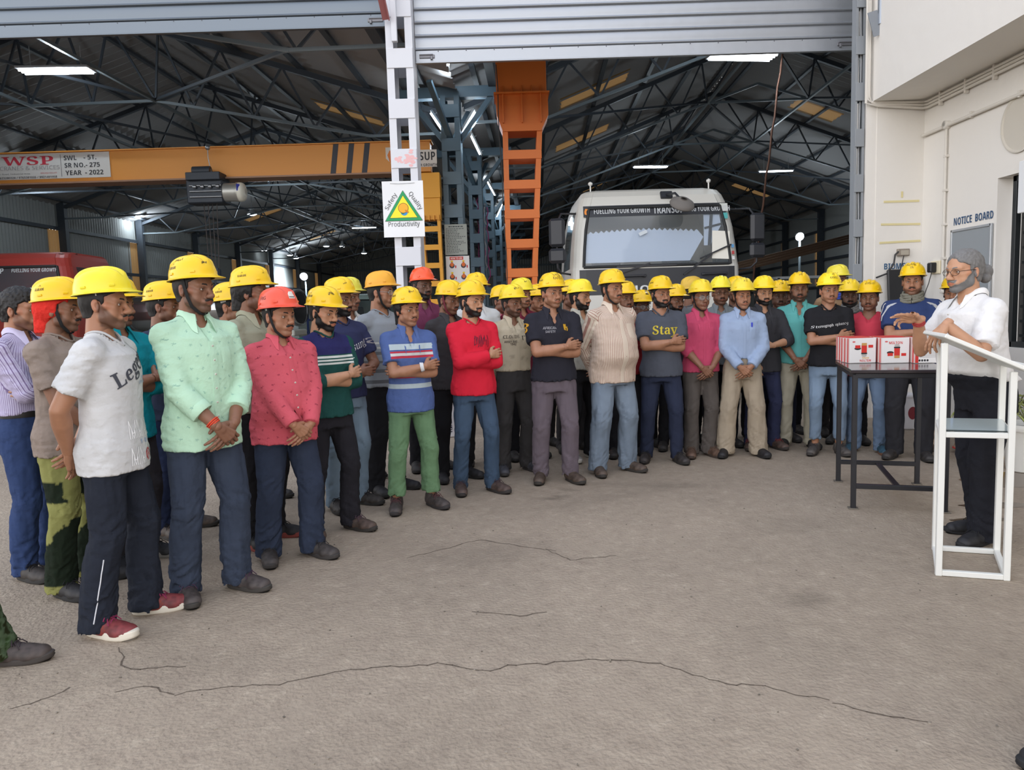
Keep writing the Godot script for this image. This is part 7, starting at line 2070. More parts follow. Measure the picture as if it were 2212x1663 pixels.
	var lipc := Color(0.80, 0.52, 0.50)
	body.net(hn, HT, func(p: Vector3, _m: Vector3) -> Color:
		var c := tone
		if beard > 0.0:
			c = c.lerp(d.get("beardc", Color(0.012, 0.010, 0.010)), minf(0.85, beard * 0.9) * beard_at(p))
		if p.z > 0.07:
			var e := Vector2(p.x / 0.023, (p.y + 0.0615) / 0.0095).length()
			c = c.lerp(c * lipc, 1.0 - smoothstep(0.8, 1.1, e))
			var ey := Vector2((absf(p.x) - 0.0315) / 0.018, (p.y - 0.004) / 0.011).length()
			c = c.lerp(c * 0.62, 1.0 - smoothstep(0.7, 1.3, ey))
		elif absf(p.x) > 0.065 and p.y > -0.04:
			c = c * Color(1.08, 0.95, 0.92)
		return c)
	body.tube([HT * Vector3(-0.0225, -0.0612, 0.0805), HT * Vector3(-0.011, -0.0605, 0.0885), HT * Vector3(0, -0.0612, 0.0915), HT * Vector3(0.011, -0.0605, 0.0885), HT * Vector3(0.0225, -0.0612, 0.0805)], 0.0017, 5, tone * Color(0.3, 0.2, 0.2))
	for sx in [-1.0, 1.0]:                # eyeballs with iris
		var c := HT * Vector3(sx * 0.0315, 0.0035, 0.0668)
		var rr := 0.0122 * hs.x
		var fw: Vector3 = (hb * Vector3(d.get("look", 0.0), 0, 1)).normalized()
		var eb := frame(fw, hb.y)
		var first := body.v.size()
		for i in 7:
			for j in 10:
				var th := PI * 0.6 * i / 6.0
				var m := eb * Vector3(sin(th) * cos(TAU * j / 10), cos(th), sin(th) * sin(TAU * j / 10))
				var cc := Color(0.012, 0.008, 0.006) if i < 2 else Color(0.46, 0.41, 0.38)
				body.point(c + m * rr, m, Vector2.ZERO, cc)
		for i in 6:
			for j in 10:
				var A := first + i * 10 + j
				var B := first + i * 10 + (j + 1) % 10
				body.ix.append_array([A, A + 10, B + 10, A, B + 10, B])
	if d.get("ankle", false):
		pass
	put("body", body, mat("skin", Color.WHITE, 0.52), P)
	# ---------------- trousers
	var tc: Color = tr.c
	var fade: float = tr.get("fade", 0.0)
	var pants := Soup.new()
	var dirt: float = d.get("dirt", 0.12)
	var panel: float = tr.get("panel", 0.0)
	pants.net(pants_net, Transform3D.IDENTITY, func(p: Vector3, m: Vector3) -> Color:
		var g := 0.86 + dirt * nz1.get_noise_3d(p.x * 7 + off.x, p.y * 7 + off.y, p.z * 7)
		if fade > 0.0:
			var fr := smoothstep(-0.2, 0.7, m.z)
			g *= lerpf(1.0 - fade, 1.0, fr * (0.35 + 0.65 * (1.0 - smoothstep(0.0, 0.26, absf(p.y - 0.64 * s)))) + 0.15)
		if panel > 0.0 and ((p.y > 0.55 * s and p.y < 0.66 * s and m.z < 0.6) or (p.y < 0.36 * s + 0.1 * m.z and p.y > 0.08)):
			return Color(0.06, 0.09, 0.16) * g
		if tr.has("camo"):
			var q := nz1.get_noise_3d(p.x * 16, p.y * 16, p.z * 16)
			return Color(0.25, 0.2, 0.12) if q > 0.25 else (Color(1, 1, 1) if q > -0.2 else Color(0.4, 0.5, 0.3))
		return Color(g, g, g))
	var pantsn := put("trousers", pants, cloth("trousers %s" % tc.to_html(), tc, 0.95, 0.35 if near else 0.0), P)
	if tr.has("piping"):
		var pp := Soup.new()
		var pts := []
		for k in 14:
			var y := lerpf(0.40, 0.09, k / 13.0)
			var c: Vector3 = an[0].lerp(kn[0], clampf((y - 0.09) / (kn[0].y - 0.09), 0, 1))
			pts.append(tf.hit(c + Vector3(-0.3, 0, 0.05), Vector3(1, 0, -0.1).normalized(), 0.4))
		pp.tube(pts, 0.003, 5)
		put("piping", pp, mat("piping", rgb(214, 216, 222), 0.7), pantsn)
	# ---------------- shoes
	var sc: Dictionary = d.get("shoe", {})
	var kind: String = sc.get("kind", "work")
	var up: Color = sc.get("c", rgb(58, 54, 52))
	var so: Color = sc.get("sole", rgb(38, 36, 35))
	var parts := shoe_parts(kind)
	for q in 2:
		var o := put("shoe", parts[0], mat("shoe %s" % up.to_html(), up, 0.6), P)
		o.position = feet[q]
		o.rotation.y = toes[q]
		o.scale = Vector3.ONE * (0.9 + 0.1 * s) * Vector3(1.0, 1.0, 1.0)
		put("sole", parts[1], mat("sole %s" % so.to_html(), so, 0.8), o)
		var lc: Color = sc.get("lace", rgb(28, 26, 30))
		if near or kind != "work" or sc.has("lace"):
			put("laces", parts[2], mat("lace %s" % lc.to_html(), lc, 0.9), o)
	var c1: Color = sh.c
	var stain: float = sh.get("stain", 0.0)
	var tint := func(p: Vector3, _m: Vector3) -> Color:
		var g := 0.9 + 0.06 * nz1.get_noise_3d(p.x * 6 + off.x, p.y * 6 + off.y, p.z * 6)
		if stain > 0.0:
			g *= 1.0 - stain * smoothstep(0.1, 0.5, nz1.get_noise_3d(p.x * 11 + off.z, p.y * 9, p.z * 11 + off.x))
		return Color(g, g, g)
	var body2: Callable = tint
	if sh.has("yoke"):      # upper chest and its bands in other colours
		var yk: Array = sh.yoke
		body2 = func(p: Vector3, m: Vector3) -> Color:
			var g: Color = tint.call(p, m)
			return (yk[0] as Color) * g if p.y > float(yk[1]) * s and absf(p.x) < 0.155 * w else g
	var shirt := Soup.new()
	if sh.has("map"):
		shirt_uv(shirt, net, body2, sho, el, wr, long, s, sh.get("plain", 0.0))
	else:
		shirt.net(net, Transform3D.IDENTITY, body2)
	var sm: StandardMaterial3D
	if sh.has("map"):
		sm = mat("shirt print %s %d" % [c1.to_html(), id], Color.WHITE, 0.92)
		sm.albedo_texture = sh.map
		sm.metallic_specular = 0.25
		sm.normal_enabled = near
		sm.normal_texture = noise_tex("cloth", 0.018, 4, true, 10.0)
		sm.normal_scale = 0.3
		sm.uv1_scale = Vector3(sh.get("tile", 1.0), sh.get("tile", 1.0), 1)
	else:
		sm = cloth("shirt %s" % c1.to_html(), c1, 0.92, 0.35 if near else 0.0)
	var S := put({"tee": "tee_shirt", "polo": "polo_shirt", "sweat": "sweatshirt"}.get(type, "shirt"), shirt, sm, P)
	var tsurf := func(u: float, y: float, lift: float) -> Array:
		var th := u / 0.17
		var dir := Vector3(sin(th), 0, cos(th))
		var ax := Vector3(0, y, 0.0 + lean * (y - 0.85))
		var p := sf.hit(ax + dir * 0.36, -dir, 0.4)
		return [p + dir * lift, (dir + Vector3(0, 0.05, 0)).normalized()]
	if ringp.size() and not sh.get("vneck", false):
		var nbs := Soup.new()
		nbs.tube(ringp, 0.0065, 7, Color.WHITE, false)
		var kc2: Color = sh.get("collar", c1.darkened(0.08))
		put("neckband", nbs, cloth("shirt %s" % kc2.to_html(), kc2, 0.92, 0.35 if near else 0.0), S)
	if type == "shirt" or type == "polo":
		var ck := Soup.new()
		ck.sheet(rings, false, Color.WHITE, true)
		var kc: Color = sh.get("collar", c1)
		put("collar", ck, cloth("shirt %s" % kc.to_html(), kc, 0.92, 0.35 if near else 0.0), S)
		var pk2 := Soup.new()
		var y0 := (1.43 - float(sh.get("vee", 0.09))) * s - 0.01
		var y1 := hem + 0.006 if type == "shirt" else y0 - 0.09
		var pc := sh.get("collar", c1) as Color
		var cc := c1.darkened(0.12)
		var col2 := []
		var n2 := 14
		for i in n2:
			var y := lerpf(y0, y1, i / float(n2 - 1))
			var row := []
			for u in [-0.019, -0.017, 0.017, 0.019]:
				var r: Array = tsurf.call(u + 0.004, y, 0.0032 if absf(u) < 0.018 else -0.001)
				row.append(r[0])
			col2.append(row)
		if d.get("pose", "") != "cross":
			pk2.sheet(col2, false, Color.WHITE)
			put("placket", pk2, cloth("shirt %s" % c1.darkened(0.06).to_html(), c1.darkened(0.06), 0.92, 0.35 if near else 0.0), S)
			for i in range(1, 7 if type == "shirt" else 3):
				var y := y0 - 0.075 * i + 0.05
				if y < y1 + 0.02 or not near: continue
				var r: Array = tsurf.call(0.004, y, 0.004)
				var bt := Soup.new()
				bt.lathe([[0.0, 0.0022], [0.004, 0.0022], [0.0055, 0.001], [0.0055, -0.001]], Vector3.ZERO, 10, Basis(Vector3(1, 0, 0), PI / 2))
				var bn := put("button", bt, mat("button", sh.get("button", rgb(215, 210, 200)), 0.4), S)
				bn.position = r[0]
		if d.has("pen"):
			var pe: Array = tsurf.call(0.082, 1.315 * s, 0.008)
			var pen := Soup.new()
			pen.box(pe[0], Vector3(0.014, 0.045, 0.008), Basis.IDENTITY, 0.003)
			put("pen", pen, mat("pen blue", rgb(30, 50, 190), 0.4), S)
		if long:
			for q in 2:
				var cuff2: float = sh.get("cuff", 0.96)
				var ca: Vector3 = el[q].lerp(wr[q], cuff2)
				var dir: Vector3 = (el[q] - wr[q]).normalized()
				var bb := frame(dir, Vector3.BACK if absf(dir.z) < 0.8 else Vector3.UP)
				var rad := (0.042 if cuff2 > 0.8 else 0.05) * s + loose * 0.2 + 0.004
				var cr := []
				for lv: Array in [[-0.002, -0.008], [-0.003, 0.0], [0.02, 0.002], [0.045, 0.002], [0.05, -0.006]]:
					var row := []
					for j in 16:
						row.append(ca + dir * float(lv[0]) + (bb.x * cos(TAU * j / 16) + bb.z * sin(TAU * j / 16)) * (rad + float(lv[1])))
					cr.append(row)
				var cs := Soup.new()
				cs.sheet(cr, true, Color.WHITE, true)
				put("cuff", cs, cloth("shirt %s" % c1.darkened(0.04).to_html(), c1.darkened(0.04), 0.92, 0.35 if near else 0.0), S)
		if type == "shirt" and d.get("pose", "") != "cross" and sh.get("pocket", true):
			var pp := Soup.new()
			var g := []
			for i in 7:
				var row := []
				for j in 7:
					var u := 0.045 + 0.012 * j + 0.012
					var y := (1.30 - 0.02 * i) * s - (0.012 if i == 6 and (j == 3) else 0.0)
					row.append(tsurf.call(u, y, 0.0005 if i in [0, 6] or j in [0, 6] else 0.0045)[0])
				g.append(row)
			pp.sheet(g, false)
			put("pocket", pp, cloth("shirt %s" % c1.darkened(0.05).to_html(), c1.darkened(0.05), 0.92, 0.35 if near else 0.0), S)
	for pr: Dictionary in sh.get("print", []):
		var ps := Soup.new()
		var t: Array
		if pr.has("text"):
			t = letters(pr.text, pr.size, pr.get("bold", true), pr.get("serif", false), pr.get("slim", 1.0))
		else:
			t = strokes(pr.lines, pr.box, pr.get("pen", 0.004))
		var rot: float = pr.get("tilt", 0.0)
		lay(ps, t, func(q: Vector2) -> Array:
			var qq := q.rotated(rot)
			return tsurf.call(float(pr.u) + qq.x, float(pr.y) * s + qq.y, 0.003), pr.get("fine", 0.02))
		var pc: Color = pr.get("c", Color.WHITE)
		var pn2 := put(pr.get("name", "lettering"), ps, mat("print %s" % pc.to_html(), pc, 0.85), S)
		if pr.has("label"): pn2.set_meta("label", pr.label)
	# ---------------- hair
	var hc: Color = d.get("hairc", rgb(24, 21, 20))
	var hair := Soup.new()
	var style: String = d.get("hair", "short")
	hair.net(hair_net(style, 0.006 if near else 0.008), HT, func(p: Vector3, _m: Vector3) -> Color:
		var g := 0.8 + 0.35 * nz1.get_noise_3d(p.x * 160, p.y * 40, p.z * 60)
		return Color(g, g, g))
	var bs := 1.0 if near else 0.9
	for sx in [-1.0, 1.0]:
		hair.tube([HT * Vector3(sx * 0.011, 0.021, 0.0885), HT * Vector3(sx * 0.02, 0.0255, 0.0885), HT * Vector3(sx * 0.033, 0.0275, 0.0815), HT * Vector3(sx * 0.046, 0.0215, 0.067)], [0.0035, 0.0045 * bs, 0.004 * bs, 0.002], 6)
		var mo: float = d.get("mous", 1.0)
		if mo > 0.0:
			hair.tube([HT * Vector3(0, -0.0465, 0.0955), HT * Vector3(sx * 0.012, -0.049, 0.0945), HT * Vector3(sx * 0.021, -0.0525, 0.0885), HT * Vector3(sx * 0.029, -0.06, 0.079)], [0.0036 * mo, 0.0046 * mo, 0.0042 * mo, 0.0015], 7)
	if beard > 0.75:
		var thick := 0.002 + 0.006 * (beard - 0.7)
		var hv: PackedVector3Array = hn[0]
		var hnn: PackedVector3Array = hn[1]
		var q4: PackedInt32Array = hn[2]
		var map := {}
		for i in range(0, q4.size(), 4):
			var ok := true
			for j in 4:
				if beard_at(hv[q4[i + j]]) < 0.35: ok = false
			if not ok: continue
			var e := []
			for j in 4:
				var vi := q4[i + j]
				if not map.has(vi):
					var p := hv[vi]
					var b := beard_at(p)
					p += hnn[vi] * (b * thick * (1.0 + 0.6 * nz1.get_noise_3d(p.x * 120, p.y * 120, p.z * 120)) - 0.0015)
					map[vi] = hair.point(HT * p, (HT.basis * hnn[vi]).normalized(), Vector2.ZERO, Color(0.8, 0.8, 0.8))
				e.append(map[vi])
			hair.ix.append_array([e[0], e[1], e[2], e[0], e[2], e[3]])
	put("hair", hair, mat("hair %s" % hc.to_html(), hc, 0.62), P)
	if d.has("bandana"):
		var bd := Soup.new()
		bd.net(hair_net("long", 0.006), HT * Transform3D(Basis.IDENTITY.scaled(Vector3(1.03, 1.06, 0.98)), Vector3(0, -0.008, -0.006)), func(p: Vector3, _m: Vector3) -> Color:
			var q := nz1.get_noise_3d(p.x * 70, p.y * 70, p.z * 70)
			return Color(1, 1, 1) if q < 0.35 else Color(1, 3.0, 3.0))
		put("head_scarf", bd, cloth("scarf red", rgb(206, 52, 44), 0.9, 0.8), P)
	# ---------------- helmet
	if d.has("hat"):
		var ht: Dictionary = d.hat
		var yc: Color = ht.get("c", rgb(246, 206, 8))
		var m := mat("helmet %s" % yc.to_html(), yc, ht.get("rough", 0.3), 0.0)
		var hh := put("hard_hat", helmet(), m, P)
		var HO := Transform3D(Basis(Vector3(1, 0, 0), deg_to_rad(ht.get("tip", -6.5))) * Basis(Vector3(0, 0, 1), deg_to_rad(ht.get("side", 0.0))), Vector3(0, ht.get("up", 0.058), -0.004))
		hh.transform = Transform3D(hb, head_at) * HO
		if ht.has("label"): hh.set_meta("label", ht.label)
		var right: float = ht.get("logo", 0.0)
		if right != 0.0:
			var ls := Soup.new()
			lay(ls, letters("KARAM", 0.014, true, true, -0.058), on_helmet(right, 0.30), 0.02)
			lay(ls, strokes([[Vector2(0.0, 0), Vector2(0.5, 1), Vector2(1.0, 0)]], Vector2(0.012, 0.010), 0.0018), on_helmet(right, 0.43), 0.02)
			put("lettering", ls, mat("helmet ink", rgb(30, 28, 26), 0.6), hh)
		for sc2: Array in ht.get("ink", []):   # [angle, height, seed or text, size, strokes]
			var ls := Soup.new()
			if sc2[2] is String:
				lay(ls, letters(sc2[2], sc2[3], false), on_helmet(sc2[0], sc2[1], sc2[4] if sc2.size() > 4 else 0.0), 0.02)
			else:
				lay(ls, strokes(scribble(sc2[2], sc2[4]), Vector2(sc2[3], float(sc2[3]) * 0.42), 0.0034), on_helmet(sc2[0], sc2[1], 0.1), 0.02)
			put("handwriting", ls, mat("helmet ink", rgb(30, 28, 26), 0.6), hh)
		if ht.get("tape", false):
			for k in 3:
				var ls := Soup.new()
				lay(ls, [rect(0.05, 0.011), PackedInt32Array([0, 1, 2, 0, 2, 3])], on_helmet(0.1, 0.36 + 0.1 * k), 0.012)
				put("tape_strip", ls, mat("tape black" if k != 1 else "tape white", rgb(36, 36, 38) if k != 1 else rgb(220, 220, 214), 0.5), hh)
		if ht.get("sticker", false):
			var ls := Soup.new()
			var pts := PackedVector2Array([Vector2(-0.026, -0.02), Vector2(-0.026, 0.008), Vector2(-0.018, 0.02), Vector2(0.018, 0.02), Vector2(0.026, 0.008), Vector2(0.026, -0.02)])
			lay(ls, [pts, Geometry2D.triangulate_polygon(pts)], on_helmet(0.0, 0.32), 0.012)
			put("sticker", ls, mat("sticker", rgb(228, 222, 214), 0.5), hh)
			var l2s := Soup.new()
			lay(l2s, letters("TRANSUP", 0.0085, true, false, 0.9), func(p: Vector2) -> Array:
				var r: Array = on_helmet(0.0, 0.25).call(p)
				return [r[0] + r[1] * 0.0012, r[1]], 0.02)
			put("lettering", l2s, mat("helmet ink", rgb(30, 28, 26), 0.6), hh)
		var bandc: Color = ht.get("bandc", rgb(205, 203, 198))
		if ht.get("band", near):
			var bs2 := Soup.new()
			var r2 := []
			for lv in [[0.004, 0.0], [-0.030, 0.0]]:
				var row := []
				for q in 17:
					var a := lerpf(PI * 0.5, PI * 1.5, q / 16.0)
					var drop: float = lv[0] * (0.5 + 0.5 * sin((a - PI * 0.5)))
					row.append(Vector3(sin(a) * 0.085, drop, cos(a) * 0.109))
				r2.append(row)
			bs2.sheet(r2, false)
			var bn := put("headband", bs2, mat("band %s" % bandc.to_html(), bandc, 0.6), hh)
		if ht.get("strap", 0) > 0:
			var stc: Color = ht.get("strapc", rgb(22, 22, 24))
			var st := Soup.new()
			var inv := hh.transform.affine_inverse()
			for sx in [-1.0, 1.0]:
				var pts := [Vector3(sx * 0.084, 0.06, 0.002), Vector3(sx * 0.0805, 0.01, 0.012), Vector3(sx * 0.074, -0.035, 0.022), Vector3(sx * 0.058, -0.082, 0.032), Vector3(sx * 0.022, -0.117, 0.05), Vector3(0, -0.121, 0.056)]
				var pr := []
				for i in pts.size() - 1:
					for j in 3:
						pr.append(pts[i].lerp(pts[i + 1], j / 3.0))
				pr.append(pts[-1])
				var r3 := []
				for i in pr.size():
					var p: Vector3 = pr[i]
					var tdir: Vector3 = (pr[mini(i + 1, pr.size() - 1)] - pr[maxi(i - 1, 0)]).normalized()
					var nn := Vector3(p.x, 0, p.z * 0.3 + 0.01).normalized() if i < pr.size() - 4 else Vector3(p.x * 6, -1, 0.4).normalized()
					var wd := tdir.cross(nn).normalized() * 0.008
					r3.append([inv * (HT * (p + wd)), inv * (HT * (p + wd + nn * 0.002)), inv * (HT * (p - wd + nn * 0.002)), inv * (HT * (p - wd))])
				st.sheet(r3, false, Color.WHITE, sx > 0)
			put("chin_strap", st, mat("strap %s" % stc.to_html(), stc, 0.8), hh)
	if d.get("glasses", 0) > 0:
		var g := Soup.new()
		var clear: bool = d.glasses == 2
		for sx in [-1.0, 1.0]:
			var ring := []
			for q in 15:
				var a := TAU * q / 14.0
				ring.append(HT * Vector3(sx * (0.033 + cos(a) * 0.024), 0.001 + sin(a) * (0.017 if not clear else 0.02), 0.0985 - 0.012 * (0.5 + 0.5 * cos(a))))
			g.tube(ring, 0.0014, 5, Color.WHITE, false)
			g.tube([HT * Vector3(sx * 0.057, 0.006, 0.088), HT * Vector3(sx * 0.079, 0.008, 0.01), HT * Vector3(sx * 0.08, 0.0, -0.02)], 0.0016, 5)
		g.tube([HT * Vector3(-0.009, 0.004, 0.0985), HT * Vector3(0, 0.008, 0.102), HT * Vector3(0.009, 0.004, 0.0985)], 0.0014, 5)
		var gn := put("spectacles" if not clear else "safety_glasses", g, mat("frame %d" % d.glasses, rgb(28, 26, 26) if not clear else rgb(150, 160, 165), 0.3), P)
		if clear:
			var lens := Soup.new()
			for sx in [-1.0, 1.0]:
				var rr2 := []
				for i in 5:
					var row := []
					for j in 7:
						var u := j / 6.0
						var e := HT * Vector3(sx * (0.008 + 0.05 * u), 0.001 + 0.018 * (i / 2.0 - 1.0) * sqrt(maxf(0.05, 1.0 - pow(2.0 * u - 1.0, 4.0))), 0.1 - 0.014 * u * u)
						row.append(e)
					rr2.append(row)
				lens.sheet(rr2, false, Color.WHITE, sx < 0)
			put("lens", lens, clear_glass(), gn)
	if tr.get("belt", false):
		var bl := Soup.new()
		var rws := []
		for lv in [[0.972, 0.012], [0.973, 0.016], [1.008, 0.016], [1.009, 0.012]]:
			var row := []
			for q in 36:
				var a := TAU * q / 36
				row.append(Vector3(sin(a) * (T[2][1] + lv[1]), float(lv[0]) * s, cos(a) * (T[2][2] + lv[1]) + T[2][3]))
			rws.append(row)
		bl.sheet(rws, true, Color.WHITE)
		put("belt", bl, mat("belt", rgb(28, 26, 25), 0.45), P)
	if d.has("gaiter"):
		for q in 2:
			var gt := Soup.new()
			var fw3 := Vector3(sin(toes[q]), 0, cos(toes[q]))
			var c3: Vector3 = feet[q] - fw3 * 0.02
			gt.lathe([[0.074, 0.34], [0.082, 0.33], [0.078, 0.2], [0.088, 0.1], [0.102, 0.05], [0.098, 0.045], [0.07, 0.1]], c3, 18)
			var gn2 := put("leg_gaiter", gt, cloth("gaiter", rgb(184, 160, 138), 0.95, 0.8), P)
			var eg := Soup.new()
			for hh2: Array in [[0.332, 0.083], [0.052, 0.103]]:
				var rg2 := []
				for j in 17: rg2.append(c3 + Vector3(cos(TAU * j / 16) * float(hh2[1]), hh2[0], sin(TAU * j / 16) * float(hh2[1])))
				eg.tube(rg2, 0.008, 5, Color.WHITE, false)
			put("red_edging", eg, mat("gaiter edge", rgb(196, 60, 50), 0.9), gn2).set_meta("kind", "stuff")
	if d.has("thread"):
		var q: int = d.thread[0]
		var th := Soup.new()
		for k in 3:
			var c: Vector3 = wr[q].lerp(el[q], 0.06 + 0.035 * k)
			var ax: Vector3 = (el[q] - wr[q]).normalized()
			var b := frame(ax, Vector3.RIGHT)
			var ring := []
			for j in 13:
				ring.append(c + b.x * cos(TAU * j / 12) * (0.029 + 0.002 * k) * s + b.z * sin(TAU * j / 12) * (0.029 + 0.002 * k) * s)
			th.tube(ring, 0.004 if d.thread.size() < 3 else d.thread[2], 6, Color.WHITE, false)
		put("wrist_thread" if d.thread.size() < 3 else "bangle", th, mat("thread %s" % (d.thread[1] as Color).to_html(), d.thread[1], 0.8), P)
	if d.has("scarf"):
		var sc3 := Soup.new()
		for k in 4:
			var ring := []
			var yk := 1.435 + 0.018 * k
			for j in 19:
				var a := TAU * j / 18
				var r := (0.082 - 0.004 * k) * s + 0.006 * sin(a * 5.0 + k * 2.0)
				ring.append(Vector3(sin(a) * r * 1.08, yk * s - 0.022 * cos(a) + 0.005 * sin(a * 3.0 + k), cos(a) * r + lz - 0.01 + 0.012))
			sc3.tube(ring, 0.015, 7, Color.WHITE, false)
		put("neck_gaiter" if d.get("scarfkind", 0) == 0 else "scarf", sc3, cloth("scarf %s" % (d.scarf as Color).to_html(), d.scarf, 0.95, 1.2), P)
	d["_P"] = P; d["_HT"] = HT; d["_s"] = s; d["_wr"] = wr; d["_el"] = el; d["_feet"] = feet
	return P

func shirt_uv(S: Soup, net: Array, tint: Callable, sho: Array, el: Array, wr: Array, long: bool, s: float, plain := 0.0) -> void:
	var vs: PackedVector3Array = net[0]
	var ns: PackedVector3Array = net[1]
	var qs: PackedInt32Array = net[2]
	var cls := PackedInt32Array(); cls.resize(vs.size())
	var uvs := PackedVector2Array(); uvs.resize(vs.size())
	for i in vs.size():
		var p := vs[i]
		var best := 0
		for q in 2:
			var near := Geometry3D.get_closest_point_to_segment(p, sho[q], el[q])
			var dd := p.distance_to(near)
			if (dd < 0.085 * s and absf(p.x) > 0.17 * s):
				best = 1 + q
			if long:
				var e2 := Geometry3D.get_closest_point_to_segment(p, el[q], wr[q])
				if p.distance_to(e2) < 0.066 * s and (absf(p.x) > 0.18 * s or p.z > 0.13 or p.z < -0.14):
					best = 1 + q
		cls[i] = best
	var memo := {}
	for i in range(0, qs.size(), 4):
		var c := cls[qs[i]]
		var wrap := 0
		if c == 0:
			var any_neg := false
			var any_pos := false
			for j in 4:
				var p := vs[qs[i + j]]
				if p.z < 0:
					if p.x < 0: any_neg = true
					else: any_pos = true
			if any_neg and any_pos: wrap = 1
		var e := []
		for j in 4:
			var vi := qs[i + j]
			var key := vi * 8 + c * 2 + wrap
			if not memo.has(key):
				var p := vs[vi]
				var t: Vector2
				if c == 0:
					var th := atan2(p.x, p.z)
					if wrap == 1 and th < 0: th += TAU
					t = Vector2(th * 0.17, -p.y)
				else:
					var q := c - 1
					var k := 0.0
					var b := Geometry3D.get_closest_point_to_segment(p, sho[q], el[q])
					k = b.distance_to(sho[q])
					if long:
						var e2 := Geometry3D.get_closest_point_to_segment(p, el[q], wr[q])
						if p.distance_to(e2) < p.distance_to(b):
							b = e2
							k = (el[q] as Vector3).distance_to(sho[q]) + e2.distance_to(el[q])
					var v := p - b
					t = Vector2(0.055 * atan2(v.y + v.z, v.x * (1 if q else -1) + v.z) + 0.31, -(1.42 * s - k) if plain == 0.0 else -plain)
				memo[key] = S.point(p, ns[vi], t, tint.call(p, ns[vi]))
			e.append(memo[key])
		S.ix.append_array([e[0], e[1], e[2], e[0], e[2], e[3]])

func clear_glass() -> StandardMaterial3D:
	if mats.has("clear glass"):
		return mats["clear glass"]
	var m := StandardMaterial3D.new()
	m.resource_name = "clear glass"
	m.transparency = BaseMaterial3D.TRANSPARENCY_ALPHA
	m.albedo_color = Color(0.9, 0.95, 0.95, 0.12)
	m.roughness = 0.05
	mats["clear glass"] = m
	return m

